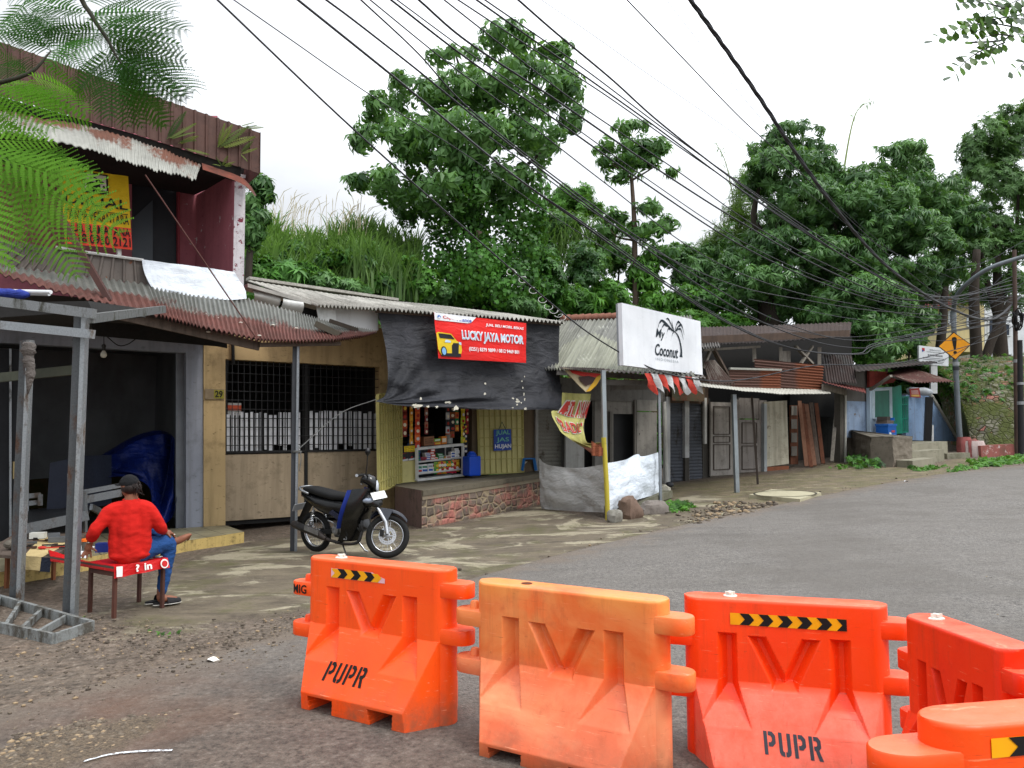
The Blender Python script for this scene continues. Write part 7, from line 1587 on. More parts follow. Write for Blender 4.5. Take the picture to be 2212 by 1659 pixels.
def mir(s_):
    m = MB(); m.tube(curve([V((.955, .23*s_, 1.02)), V((.965, .27*s_, 1.12)), V((.97, .31*s_, 1.24))], 8), .007, 6); st_ = m.build('mirror', MBLK, S0, smooth=True)
    m = MB(); m.ball(V((.97, .315*s_, 1.29)), (.035, .062, .05), 14, 10); h = m.build('mirror_head', plain('0e0f11', .3), st_, smooth=True); h.matrix_parent_inverse = Matrix()
mir(-1)
def lft(secs, n=20, cap=True):
    m = MB(); vs, fs = [], []
    for x, y, z, w_, h_, p_ in secs:
        for j in range(n):
            a = 2*math.pi*j/n; ca, sa = math.cos(a), math.sin(a); vs.append((x, y + w_*math.copysign(abs(ca)**p_, ca), z + h_*math.copysign(abs(sa)**p_, sa)))
    k = len(secs)
    for i in range(k-1):
        for j in range(n): fs.append((i*n+j, i*n+(j+1) % n, (i+1)*n+(j+1) % n, (i+1)*n+j))
    fs += [tuple(range(n-1, -1, -1)), tuple((k-1)*n+j for j in range(n))]; m.add(vs, fs); return m
# handlebar cowl with headlight
lft([(.87, 0, .965, .05, .03, .8), (.91, 0, .985, .13, .055, .8), (.99, 0, .97, .15, .085, .8), (1.06, 0, .93, .12, .10, .8), (1.09, 0, .90, .07, .07, .9)]).build('handlebar_cowl', MPNT, S0, smooth=True, ang=60)
lft([(1.04, 0, .935, .10, .085, .75), (1.085, 0, .905, .085, .075, .75), (1.105, 0, .89, .055, .05, .8)]).build('headlight', plain('c4cad2', .1, .1, .08, 10, .0, spec=.7), S0, smooth=True, ang=60)
# body
def shield(u, v):
    "leg shield: from the neck down to the footboard, curved round the frame"
    t_ = (v-.5)*2; z = .88-.68*u; w_ = .15+.11*math.sin(math.pi*min(1, u*1.2)*.8)-.03*u; x = 1.03-.27*u**1.2+.03*math.sin(3*u) - .17*abs(t_)**2.2; return V((x, w_*t_, z))
m = MB(); m.grid(shield, 18, 16); m.grid(lambda u, v: shield(1-u, v)-V((.025, 0, 0)), 18, 16); m.build('leg_shield', MPNT, M0, smooth=True, ang=60)
m = MB(); m.grid(lambda u, v: shield(.02+.72*u, v)*1-V((.04+.05*math.sin(math.pi*v)+.05*u, 0, 0)), 12, 12); m.grid(lambda u, v: shield(.74-.72*u, v)-V((.10, 0, 0)), 12, 12); m.build('inner_panel', MBLUP, M0, smooth=True)
lft([(1.0, 0, .72, .11, .10, .8), (1.07, 0, .73, .125, .085, .7), (1.13, 0, .70, .10, .06, .7), (1.16, 0, .675, .05, .03, .8)]).build('front_cowl', MPNT, M0, smooth=True, ang=60)
for s_ in (-1, 1):
    m = MB(); m.ball(V((1.075, .115*s_, .735)), (.075, .035, .035), 12, 8, Matrix.Rotation(-.5*s_, 3, 'Z')); m.build('indicator_lamp', plain('8d97a8', .1, .3, .05, 8, 0, spec=.7), M0, smooth=True)
lft([(.98, 0, .69, .06, .10, .8), (.85, 0, .52, .07, .10, .8), (.72, 0, .44, .075, .09, .8), (.6, 0, .46, .075, .10, .8), (.5, 0, .52, .08, .12, .8)]).build('centre_cover', MPNT, M0, smooth=True, ang=60)
lft([(.72, 0, .62, .07, .09, .7), (.55, 0, .60, .115, .13, .7), (.35, 0, .62, .13, .13, .7), (.15, 0, .67, .13, .105, .7), (-.02, 0, .73, .11, .075, .7), (-.17, 0, .79, .07, .04, .8)]).build('side_cover', MPNT, M0, smooth=True, ang=60)
for s_ in (-1, 1): m = MB(); m.prism([V((.62, .122*s_, .52)), V((.46, .135*s_, .60)), V((.40, .135*s_, .56)), V((.55, .125*s_, .47))], (0, .01*s_, 0)); m.build('side_emblem', MBLUP if s_ > 0 else plain('24283a', .25), M0)
lft([(.72, 0, .735, .07, .03, .8), (.62, 0, .76, .11, .045, .75), (.42, 0, .765, .125, .05, .7), (.22, 0, .80, .125, .05, .7), (.02, 0, .84, .11, .045, .7), (-.12, 0, .855, .08, .03, .8)]).build('seat', MSEAT, M0, smooth=True, ang=60)
m = MB(); m.tube(curve([V((.02, -.12, .80)), V((-.14, -.12, .86)), V((-.2, 0, .875)), V((-.14, .12, .86)), V((.02, .12, .80))], 20), .016, 8); m.build('grab_rail', MSIL, M0, smooth=True)
lft([(-.13, 0, .79, .06, .04, .8), (-.19, 0, .775, .05, .035, .8), (-.215, 0, .76, .03, .02, .8)]).build('tail_lamp', plain('7a1414', .2), M0, smooth=True)
m = MB(); m.grid(lambda u, v: V((-.06-.22*u, (v-.5)*.15*(1-.2*u), .70-.30*u**1.1+.02*math.cos((v-.5)*3))), 12, 6); m.grid(lambda u, v: V((-.28+.22*u, (v-.5)*.15, .40+.28*u)), 12, 6); m.build('rear_mudguard', plain('111113', .6), M0, smooth=True)
m = MB(); m.box((-.285, 0, .60), (.012, .22, .1), rot=Matrix.Rotation(.5, 3, 'Y')); m.build('rear_number_plate', plain('8d8f92', .5), M0)
# engine, exhaust, swing arm, shock, stand
e = MB(); e.box((.58, 0, .33), (.34, .18, .2)); en = e.build('engine', MENG, M0); bv = en.modifiers.new('b', 'BEVEL'); bv.width = .03; bv.segments = 3
for x, z, r_, y in ((.66, .34, .085, -.12), (.49, .34, .06, -.115)): m = MB(); m.lathe([(r_, .03), (r_, -.01), (r_*.9, -.025), (r_*.45, -.03), (r_*.4, -.022), (0, -.02)], V((x, y, z)), 22, 'Y'); m.build('engine_cover', MSIL, M0, ang=40)
m = MB(); m.tube([V((.74, 0, .36)), V((.93, 0, .42))], [.075, .065], 14); 
for i in range(6): m.lathe([(.09, -.004), (.09, .004)], V((.76+.028*i, 0, .365+.01*i)), 18, 'X')
m.build('cylinder', MENG, M0)
m = MB(); m.tube(curve([V((.88, -.05, .33)), V((.86, -.11, .2)), V((.66, -.13, .17)), V((.42, -.14, .2)), V((.3, -.15, .24))], 20), .02, 8); m.build('exhaust_pipe', MEXH, M0, smooth=True)
m = MB(); m.tube([V((.34, -.15, .22)), V((.22, -.155, .27)), V((-.22, -.165, .39)), V((-.25, -.165, .4))], [.03, .05, .052, .04], 14); ex = m.build('muffler', MEXH, M0, smooth=True, ang=50)
m = MB(); m.beam(V((.26, -.205, .30)), V((.02, -.215, .365)), .012, .06); m.build('heat_shield', MSIL, M0)
m = MB()
for s_ in (-1, 1): m.beam(V((.4, .09*s_, .31)), V((-.02, .095*s_, RT)), .03, .05)
m.build('swing_arm', MBLK, M0)
for s_ in (-1, 1):
    m = MB(); m.tube([V((.02, .115*s_, .3)), V((.10, .115*s_, .62))], .014, 8); sb_ = m.build('rear_shock', MCHR, M0); m = MB(); m.tube([V((.03+.06*i/60+.026*math.cos(i*.75), .115*s_+.026*math.sin(i*.75), .36+.22*i/60)) for i in range(61)], .006, 5); o = m.build('spring', MCHR, sb_); o.matrix_parent_inverse = Matrix()
m = MB(); m.tube([V((.60, .10, .22)), V((.66, .22, .02)), V((.70, .24, .0))], .012, 8); m.tube([V((.52, -.06, .2)), V((.7, -.16, .02)), V((.76, -.17, .0))], .011, 8); m.build('stand', MCHR, M0, smooth=True)
m = MB(); m.tube(curve([V((.5, -.13, .36)), V((.5, -.17, .44)), V((.42, -.18, .47))], 8), .009, 6); m.build('kick_lever', MSIL, M0, smooth=True); m = MB(); m.tube([V((.6, -.1, .2)), V((.6, -.24, .2))], .014, 8); m.build('foot_peg', MTYRE, M0); m = MB(); m.tube(curve([V((.66, -.12, .3)), V((.72, -.17, .24)), V((.72, -.22, .25))], 8), .008, 6); m.build('brake_pedal', MSIL, M0, smooth=True)
# number plate on the front
pm = Matrix.Translation(V((1.155, -.0, .79))) @ Matrix.Rotation(R(90), 4, 'Z') @ Matrix.Rotation(R(62), 4, 'X')
m = MB(); m.add([pm @ V(p) for p in ((-.13, -.05, 0), (.13, -.05, 0), (.13, .05, 0), (-.13, .05, 0), (-.13, -.05, -.006), (.13, -.05, -.006), (.13, .05, -.006), (-.13, .05, -.006))], [(0, 1, 2, 3), (7, 6, 5, 4), (0, 4, 5, 1), (1, 5, 6, 2), (2, 6, 7, 3), (3, 7, 4, 0)]); npf = m.build('front_number_plate', plain('d4d6d4', .5, 0, .06, 9), M0)
# ---------------------------------------------------------------- plants
def lance(l, w_, droop=.18, fold=.06):
    return np.array([(0, 0, 0), (-w_/2, .42*l, fold*l), (0, l, -droop*l), (w_/2, .42*l, fold*l), (0, .5*l, 0)]), np.array([(0, 4, 2, 1), (0, 3, 2, 4)])
def combine(parts):
    vs, fs, b = [], [], 0
    for v_, f_ in parts: vs.append(v_); fs.append(f_+b); b += len(v_)
    return np.vstack(vs), np.vstack(fs)
def spun(n, l, w_, tilt, seed, spread=360, jit=.25, droop=.2, y0=0.0):
    r_ = random.Random(seed); P = []
    for i in range(n):
        v_, f_ = lance(l*(1+r_.uniform(-jit, jit)), w_*(1+r_.uniform(-jit, jit)), droop)
        a = R(spread)*(i+.5*r_.random())/n - R(spread)/2; t_ = tilt+r_.uniform(-.35, .35)
        Mr = np.array(Matrix.Rotation(a, 3, 'Z') @ Matrix.Rotation(t_, 3, 'X')); P.append(((v_+np.array([0, y0, 0])) @ Mr.T, f_))
    return combine(P)
PALM = spun(8, .30, .10, -.45, 1, 340, .12, .3, .02)          # hand-shaped leaf with drooping leaflets
ROSE = spun(11, .22, .055, -.35, 2, 360, .25, .35)            # mango tuft
SPRAY = spun(9, .12, .035, .1, 3, 360, .3, .2)                # small-leaved sprig
OVAL = lance(.11, .085, .25, .05)
BUSH = spun(8, .13, .07, -.1, 4, 360, .3, .2)
BAMB = spun(7, .17, .018, -.5, 5, 360, .3, .4)
def lobes(L_, D, k=1.0, zs=1.0):
    out = []
    for q in L_:
        px, py, rx, ry = q[:4]; d = D + (q[4] if len(q) > 4 else 0); c = AT(px, py, d); s_ = d/FP
        out.append((np.array(c), np.array([rx*s_*k, max(rx, ry)*s_*.85, ry*s_*k*zs])))
    return out
def crown(name, LB, n, T, mat, parent, scl=(.75, 1.3), thr=-.15, freq=.9, shell=(.55, 1.06), up=.45, seed=1, under=.35):
    rg = np.random.default_rng(seed); vol = np.array([np.prod(r_)**(2/3) for _, r_ in LB]); cnt = rg.multinomial(int(n), vol/vol.sum()); P, Nn = [], []
    for (c, r_), k in zip(LB, cnt):
        d = rg.normal(size=(k*2, 3)); d /= np.linalg.norm(d, axis=1)[:, None]; d = d[(d[:, 2] > -under) | (rg.random(len(d)) < .4)][:k]
        q = c + d*r_*rg.uniform(shell[0], shell[1], (len(d), 1)); P.append(q); Nn.append(d/r_)
    P = np.vstack(P); Nn = np.vstack(Nn); Nn /= np.linalg.norm(Nn, axis=1)[:, None]
    nv_ = np.array([noise.noise(V(p*freq)) for p in P]); kp = nv_ > thr; P, Nn, nv_ = P[kp], Nn[kp], nv_[kp]
    z = Nn + np.array([0, 0, up]) + rg.normal(size=Nn.shape)*.35; y = np.cross(z, rg.normal(size=z.shape)); y[:, 2] -= .15
    rot = frames(y, z); tone = np.clip(.42 + .55*nv_ + rg.normal(size=len(P))*.17, 0, 1)
    return leaves(name, T[0], T[1], P, rot, tone, mat, parent, rg.uniform(scl[0], scl[1], len(P)))
LBIG = leafmat('274a26', '6f9a55', .32, .4); LMANGO = leafmat('294a29', '6c9656', .3, .35); LVINE = leafmat('1c3c16', '568c38', .28, .45); LBUSH = leafmat('1e4213', '5f9636', .3, .5); LRIGHT = leafmat('294526', '6a9152', .32, .45); LBAMB = leafmat('2f4c1c', '7d9a4c', .35, .5); LGRASS = leafmat('2f4c22', '7d9c5c', .3, .6)
MBARK = stained('5f5147', '2d2620', .5, .4, .95, .6, scale=3); MBARKD = stained('3a332d', '1d1916', .5, .4, .95, .6, scale=3)
def trunk(name, pts_, rad, mat, parent, n=24):
    C = curve(pts_, n); k = len(rad)-1; rr = [lerp(rad[min(int(t*k), k-1)], rad[min(int(t*k), k-1)+1], t*k-min(int(t*k), k-1)) for t in [i/n for i in range(n+1)]]
    m = MB(); m.tube(C, rr, 10); return m.build(name, mat, parent, smooth=True)
def ground_at(p, up_=0.0): return V((p.x, p.y, p.z+up_))
# big tree wrapped in vines
D = 26
BIGL = [(985, 128, 70, 38), (1100, 92, 85, 48), (1190, 105, 55, 42), (905, 190, 75, 45), (1000, 205, 110, 60, -1), (1130, 190, 110, 70, -1), (1215, 185, 50, 60), (835, 240, 60, 48), (885, 300, 90, 62, -1), (1010, 300, 120, 70, -2), (1140, 285, 100, 65, -1), (1228, 255, 38, 48), (795, 300, 42, 42), (800, 392, 55, 34), (868, 395, 75, 50, -1.5), (965, 415, 95, 60, -2), (1080, 390, 85, 60, -1), (1175, 335, 45, 40, 1), (1212, 330, 22, 24, 1), (960, 340, 90, 50, -2), (766, 388, 28, 16)]
bt = thing('tree', 'tall tree with big hand-shaped leaves and a vine-covered trunk behind the kiosk', 'tree', AT(1040, 655, D))
trunk('trunk', [AT(1035, 690, D), AT(1040, 560, D), AT(1020, 420, D), AT(1050, 300, D), AT(1090, 170, D)], [.42, .34, .28, .2, .08], MBARKD, bt)
for q in (((1035, 480), (960, 400), (880, 300), (830, 250)), ((1030, 400), (960, 300), (930, 210), (905, 170)), ((1050, 330), (1130, 260), (1190, 190), (1215, 150)), ((1040, 430), (1110, 380), (1180, 320)), ((1030, 520), (930, 440), (830, 400), (775, 388)), ((1050, 300), (1010, 200), (985, 120))): trunk('limb', [AT(*p, D) for p in q], [.17, .11, .07, .03], MBARKD, bt, 14)
trunk('trunk', [AT(1028, 640, D-1), AT(1032, 590, D-1), AT(1026, 545, D-1), AT(1034, 500, D-1)], [.2, .17, .15, .13], MBARK, bt)
crown('crown', lobes(BIGL, D), 2300, PALM, LBIG, bt, (.8, 1.5), -.1, .8, seed=3)
VINE = [(950, 560, 45, 60, -1), (985, 620, 60, 60, -1), (1005, 520, 45, 80, -.5), (1060, 480, 55, 70), (1120, 470, 60, 60), (1100, 560, 70, 80), (1150, 560, 30, 90), (1080, 640, 70, 50, -1), (960, 470, 60, 50), (885, 445, 45, 35), (960, 330, 50, 60, -1), (1150, 420, 40, 60), (840, 420, 30, 30), (1000, 400, 60, 80, -1.5), (900, 330, 40, 60, -1), (940, 650, 50, 40, -1), (1030, 590, 50, 70, -1.5), (1120, 620, 60, 60, -1), (1060, 560, 50, 60, -1)]
vn = crown('vine', lobes(VINE, D), 19000, OVAL, LVINE, bt, (.9, 1.9), -.3, 1.1, (.7, 1.06), -.1, 5, 1.0)
HANG = [(870, 470, 10, 40), (890, 480, 8, 45), (1175, 480, 10, 60), (858, 440, 8, 30)]
crown('hanging_vine', lobes(HANG, D), 900, OVAL, LVINE, bt, (.9, 1.6), -.5, 1.1, (.3, 1.06), -.1, 6, 1.0)
# slender young tree
D = 30; st2 = thing('tree', 'slender young tree with sparse hand-shaped leaves left of the mango trees', 'tree', AT(1372, 690, D))
trunk('trunk', [AT(1374, 700, D), AT(1372, 600, D), AT(1370, 480, D), AT(1364, 380, D), AT(1358, 300, D)], [.13, .12, .1, .07, .04], MBARK, st2)
for q in (((1364, 390), (1390, 375), (1430, 350)), ((1364, 385), (1330, 360), (1305, 330)), ((1371, 510), (1410, 500), (1440, 480)), ((1372, 520), (1330, 510), (1310, 480))): trunk('limb', [AT(*p, D) for p in q], [.05, .035, .02], MBARK, st2, 8)
crown('crown', lobes([(1360, 275, 55, 20), (1315, 318, 40, 20), (1420, 320, 42, 26), (1352, 350, 62, 22), (1445, 372, 22, 14), (1300, 345, 22, 14), (1400, 345, 40, 20), (1345, 380, 40, 14), (1335, 470, 50, 28), (1435, 490, 38, 30), (1400, 450, 40, 24), (1310, 500, 35, 25), (1380, 500, 60, 30), (1330, 545, 50, 26), (1420, 545, 50, 26), (1375, 320, 60, 30)], D), 520, PALM, LBIG, st2, (.9, 1.45), -.35, .8, (.3, 1.05), seed=9)
# manihot-like low trees and other trees of the hillside
def tree(label, L_, D, n, T, mat, trunk_px, r0, scl=(.8, 1.3), seed=1, thr=-.2, freq=.9, shell=(.55, 1.06), bark=MBARKD, limbs=(), name='tree', cat='tree', group=None, up=.45):
    o = thing(name, label, cat, AT(*trunk_px[0], D), group)
    trunk('trunk', [AT(*p, D) for p in trunk_px], [r0, r0*.85, r0*.6, r0*.35], bark, o, 16)
    for q in limbs: trunk('limb', [AT(*p, D) for p in q], [r0*.5, r0*.35, r0*.15], bark, o, 8)
    crown('crown', lobes(L_, D), n, T, mat, o, scl, thr, freq, shell, up, seed); return o
tree('mango tree with a rounded top and leaning trunk behind the plank shack', [(1705, 295, 78, 30), (1660, 320, 50, 40), (1690, 365, 85, 50, -1), (1640, 400, 40, 50), (1755, 345, 55, 50), (1740, 430, 90, 60, -1), (1690, 480, 70, 50), (1650, 540, 80, 45), (1720, 540, 90, 55, -1), (1600, 570, 50, 40), (1650, 610, 90, 45, -1), (1700, 640, 70, 40), (1590, 640, 60, 40), (1560, 600, 30, 30), (1640, 680, 80, 40, 1), (1740, 680, 70, 40, 1), (1775, 560, 50, 60, 1), (1790, 400, 40, 60), (1600, 520, 50, 40, 1)], 30.5, 4200, ROSE, LMANGO, [(1668, 720), (1655, 650), (1680, 540), (1700, 380)], .42, (.9, 1.5), 12, -.25, limbs=(((1680, 540), (1630, 480), (1640, 400)), ((1690, 460), (1740, 420), (1760, 350))))
tree('wide mango tree whose boughs hang over the blue house roof', [(1850, 395, 62, 38), (1912, 345, 48, 34), (1962, 322, 42, 22), (1885, 440, 95, 50, -1), (1985, 410, 70, 38), (1805, 465, 70, 50), (2035, 435, 50, 32), (2075, 470, 60, 34), (1930, 495, 110, 45, -1), (2005, 530, 75, 35, -1), (1825, 555, 100, 45, -1), (1930, 580, 95, 42, -1), (1855, 635, 100, 42, -2), (1935, 660, 45, 42, -2), (1800, 680, 75, 34, -1.5), (1885, 705, 62, 38, -2.5), (1905, 752, 32, 30, -3), (1780, 610, 60, 40), (2095, 500, 40, 22), (1870, 520, 80, 50, 1), (1960, 620, 70, 40, 1), (2040, 580, 60, 40, 1), (1800, 400, 30, 40, 1), (1905, 400, 60, 40, 1), (1990, 480, 80, 40, 1), (1990, 690, 40, 30, 1), (1945, 375, 55, 40, 1), (1990, 360, 30, 30, 1), (2050, 400, 45, 40, 2), (1760, 480, 50, 50, 1)], 30, 6800, ROSE, LMANGO, [(1900, 740), (1895, 640), (1900, 520), (1905, 400)], .4, (.9, 1.5), 13, -.25, limbs=(((1895, 620), (1830, 560), (1800, 480)), ((1900, 560), (1980, 480), (2030, 440)), ((1897, 660), (1880, 690), (1900, 745))))
o = bpy.data.objects.new('dead_leaves', None); bpy.data.objects.remove(o)
rt = tree('dense tall small-leaved tree with several trunks by the utility pole', [(2130, 300, 42, 55), (2185, 262, 45, 38), (2205, 320, 50, 60), (2115, 372, 50, 45), (2165, 405, 70, 55), (2205, 460, 55, 60), (2085, 440, 35, 30), (2120, 480, 65, 45), (2110, 545, 70, 45), (2185, 545, 60, 45), (2060, 560, 45, 35), (2140, 610, 70, 30), (2200, 620, 40, 30), (2040, 600, 30, 24), (2250, 400, 60, 120), (2250, 250, 50, 60), (2100, 330, 30, 40), (2150, 520, 90, 50, 1), (2075, 510, 50, 40, 1), (2180, 660, 50, 24, 1), (2090, 640, 50, 24, 1), (2150, 350, 60, 60)], 34, 7600, SPRAY, LRIGHT, [(2166, 850), (2160, 740), (2156, 640), (2150, 480)], .36, (1.2, 2.2), 15, -.2, limbs=(((2160, 700), (2130, 600), (2110, 500)), ((2158, 660), (2190, 560), (2200, 420))))
for q, r_ in ((((2112, 840), (2108, 740), (2104, 640), (2110, 540)), .26), (((2122, 800), (2140, 740), (2165, 690), (2185, 640)), .2), (((2030, 760), (2036, 700), (2040, 640), (2045, 590)), .2), (((2012, 720), (2020, 660), (2030, 610)), .12)): trunk('trunk', [AT(*p, 33) for p in q], [r_, r_*.9, r_*.8, r_*.6], MBARKD, rt, 14)
tree('small tree with hand-shaped leaves just behind the end of the maroon building', [(560, 395, 30, 22), (545, 440, 28, 26), (575, 420, 18, 16), (540, 500, 34, 40), (555, 470, 30, 22)], 20, 420, PALM, LBIG, [(535, 620), (540, 540), (548, 450), (558, 400)], .1, (.6, 1.0), 16, -.4)
tree('pale feathery tree far off between the big tree and the young tree', [(1240, 420, 42, 26), (1205, 440, 30, 20), (1270, 450, 30, 22), (1250, 455, 60, 26)], 46, 900, SPRAY, LBUSH, [(1245, 520), (1243, 480), (1242, 450), (1240, 420)], .2, (1.8, 2.8), 17, -.3)
bb = thing('bamboo', 'wispy light green bamboo clump left of the mango tree', 'bamboo', AT(1600, 640, 33))
m = MB()
for q in (((1600, 640), (1590, 480), (1570, 360), (1545, 305)), ((1605, 640), (1600, 470), (1600, 390), (1615, 350)), ((1600, 640), (1570, 540), (1540, 500), (1520, 505)), ((1815, 420), (1836, 290), (1855, 235), (1890, 216))):
    cq = curve([AT(*p, 33) for p in q], 16); Pc = np.array([tuple(polyl(cq, t_)) for t_ in rng.uniform(.5, 1, 30)]); dd = rng.normal(size=Pc.shape)+np.array([0, 0, -.7]); LT = lance(.34, .035); leaves('culm_leaves', LT[0], LT[1], Pc, frames(dd), rng.random(len(Pc)), LBAMB, bb, rng.uniform(.6, 1.3, len(Pc)))
    MB().tube(cq, [.05, .045, .04, .04, .035, .035, .03, .03, .028, .025, .02, .02, .018, .015, .012, .01, .008], 6).build('culm', plain('7a8a4a', .5), bb, smooth=True)
crown('foliage', lobes([(1595, 470, 36, 60), (1565, 520, 45, 45), (1605, 400, 22, 40), (1530, 540, 30, 30), (1620, 520, 40, 60)], 33), 1300, BAMB, LBAMB, bb, (1.2, 2.2), -.3, 1.2, (.1, 1.1), -.3, 18)
# shrubs along the hillside
SHR = [((560, 590, 48, 55), 20.5), ((610, 605, 55, 40), 21), ((680, 610, 60, 40), 21.5), ((740, 630, 50, 30), 21.5), ((890, 600, 55, 55), 23.5), ((840, 625, 50, 36), 23), ((1180, 610, 50, 70), 26), ((1210, 500, 55, 45), 31), ((1270, 580, 65, 60), 28.5), ((1250, 655, 75, 48), 27), ((1310, 640, 60, 55), 28), ((1335, 560, 45, 40), 31), ((1455, 555, 50, 36), 31.5), ((1500, 590, 55, 45), 31.5), ((1400, 600, 60, 60), 30.5), ((1440, 660, 65, 52), 29.5), ((1530, 660, 60, 55), 30.5), ((1545, 545, 45, 28), 33), ((1350, 690, 60, 40), 28.5), ((1490, 700, 60, 40), 29), ((1570, 700, 60, 30), 30), ((1170, 540, 40, 40), 29), ((930, 640, 60, 30), 24), ((1130, 660, 50, 30), 25), ((1780, 700, 60, 50), 31.5), ((1840, 700, 70, 50), 32), ((1960, 700, 60, 40), 33), ((1740, 620, 60, 60), 33), ((2000, 640, 40, 30), 36), ((1820, 600, 80, 70), 34), ((1862, 765, 45, 36), 28.5), ((1915, 765, 40, 30), 28.8), ((1962, 745, 40, 36), 30), ((1830, 745, 40, 30), 29), ((600, 566, 36, 26), 21.5), ((665, 590, 40, 24), 21.5), ((715, 560, 34, 22), 22), ((790, 556, 40, 34), 23), ((640, 535, 22, 16), 22.5), ((540, 640, 30, 26), 19.5), ((800, 590, 50, 60), 25.5)]
def shade_name(k): return ('dark', 'mid green', 'bright')[k % 3]
for k, (q, D) in enumerate(SHR):
    o = thing('shrub', 'leafy shrub of the dense growth on the hillside behind the shops', 'shrub', AT(q[0], q[1]+q[3], D), 'shrubs on the hillside')
    random.seed(k); L_ = [(q[0]+random.uniform(-.4, .4)*q[2], q[1]+random.uniform(-.4, .4)*q[3], q[2]*random.uniform(.55, .8), q[3]*random.uniform(.5, .8), random.uniform(-.5, .5)) for _ in range(6)]
    big = k in (15, 18, 14)
    crown('foliage', lobes(L_, D), 330 if big else 900, PALM if big else (BUSH, ROSE, BUSH, SPRAY)[k % 4], (LBUSH, LVINE, LBIG, LMANGO, LBUSH)[k % 5], o, (.8, 1.3) if big else (.8, 1.7), -.35, 1.4, (.4, 1.06), .5, 40+k)
    m = MB(); m.tube([AT(q[0], q[1]+q[3]*1.3, D), AT(q[0]+4, q[1], D)], [.05, .02], 6); m.build('stem', MBARKD, o)
# ground cover on the hill, tall grass
rg = np.random.default_rng(5); P = np.array([hill(t_, o_)[:] for t_, o_ in zip(rg.uniform(-13, 46, 9500), 3.7+rg.random(9500)**1.3*11) if t_ > -1.5 or o_ > 6])
z = rg.normal(size=P.shape)*.5 + np.array([.3, -.5, .8]); rot = frames(np.cross(z, rg.normal(size=P.shape)), z)
tag(leaves('undergrowth', BUSH[0], BUSH[1], P+np.array([0, 0, .12]), rot, np.clip(rg.normal(size=len(P))*.2+.4, 0, 1), LVINE, None, rg.uniform(1.2, 3.2, len(P))), 'dense low undergrowth covering the hillside', kind='stuff')
BL = []
nb_ = 7
for i in range(nb_+1): t_ = i/nb_; BL += [(-.014*(1-t_**2), .62*t_**1.6, t_*(1-.35*t_**2)), (.014*(1-t_**2), .62*t_**1.6, t_*(1-.35*t_**2))]
BLF = np.array([(2*i, 2*i+1, 2*i+3, 2*i+2) for i in range(nb_)])
def grass(name, P, hmin, hmax, mat, label, seed, wide=1.0, lean=1.0):
    r_ = np.random.default_rng(seed); n = len(P); a = r_.uniform(0, 6.283, n); h = r_.uniform(hmin, hmax, n); c, s_ = np.cos(a), np.sin(a); zz = np.zeros(n)
    rot = np.stack([np.stack([c, -s_, zz], 1), np.stack([s_, c, zz], 1), np.stack([zz, zz, zz+1], 1)], 1); T_ = np.array(BL)*np.array([wide, lean, 1])
    return tag(leaves(name, T_, BLF, P, rot, np.clip(r_.normal(size=n)*.22+.45, 0, 1), mat, None, h), label, kind='stuff')
Pg = []
for _ in range(4200):
    px = rg.uniform(530, 905); k = rg.random(); b = AT(px, 642-92*k+14*math.sin(px*.03)+26*nz(px*.02, k*3), 20.5+4.5*k+(px-530)*.006); Pg.append(tuple(b))
grass('tall_grass', np.array(Pg), 1.2, 2.1, LGRASS, 'tall reedy grass along the top of the bank', 31, 1.3, .5)
Pg = [tuple(AT(rg.uniform(1165, 1330), rg.uniform(520, 590), 30+rg.random()*2)) for _ in range(900)]
grass('tall_grass', np.array(Pg), 1.0, 2.0, LGRASS, 'tall grass between the big tree and the young tree', 32)
m = MB(); 
for k in range(70):
    px = rg.uniform(560, 790); b = AT(px, rg.uniform(480, 520), 24.5); h = rg.uniform(.5, 1.1); dx = rg.uniform(-.1, .35); m.tube([b, b+V((dx*.3, 0, h*.6)), b+V((dx, 0, h)), b+V((dx*1.8, 0, h*1.12))], [.007, .005, .012, .003], 4, cap=False)
tag(m.build('seed_heads', plain('b4ab90', .9)), 'pale feathery seed heads above the tall grass', kind='stuff')

# ---------------------------------------------------------------- embankment, lamp and signs on the right
EBASE = [V((17.6, 31, 0)), V((16.8, 28.6, 0)), V((15.6, 26.2, 0)), V((15.8, 25.6, 0)), V((19.5, 24.6, 0)), V((28, 22.5, 0)), V((40, 17, 0))]
eb = curve(EBASE, 60)
def bank(u, v):
    p = polyl(eb, u); dx = V((.25, .97, 0)); prof = [(0, 0), (.5, 1.1), (1.1, 2.0), (2.3, 2.7), (4.2, 3.3), (8, 3.9), (20, 4.2)]; k = v*6; i = min(int(k), 5); o_, z_ = [lerp(prof[i][j], prof[i+1][j], k-i) for j in (0, 1)]
    q = p+dx*o_; f = .12*nz(q.x*2, q.y*2, z_)*min(1, v*6); return V((q.x, q.y, gz(p.x, p.y)-.1+z_+f))
t = NT('mossy_stone_wall'); mv = t.map((1, 1, 1.3)); de = t.vor(5.2, vec=mv, feature='DISTANCE_TO_EDGE'); cc = t.vor(5.2, vec=mv, out=1); n1, nf = t.noise(1.1, 7, .7), t.noise(14, 6, .7)
cx_ = t.sep(cc); c = t.mix(cx_[0], lin('5d5a52'), lin('8a867a')); c = t.mix(t.ramp(cx_[1], .84, .86), c, lin('96685f')); c = t.mix(t.ramp(de, .03, .08, 1, 0), c, lin('33301f'))
c = t.mix(t.ramp(t.math('ADD', n1, t.math('MULTIPLY', nf, .35)), .58, .72), c, t.mix(nf, lin('3c4428'), lin('5f653c'))); t.bump(t.math('ADD', t.ramp(de, 0, .15), nf), .7, .05)
m = MB(); m.grid(bank, 120, 40); ew = m.build('stone_embankment', t.out(c, .95, 0, .1), smooth=True); tag(ew, 'mossy stone embankment overgrown with grass at the bend', 'embankment')
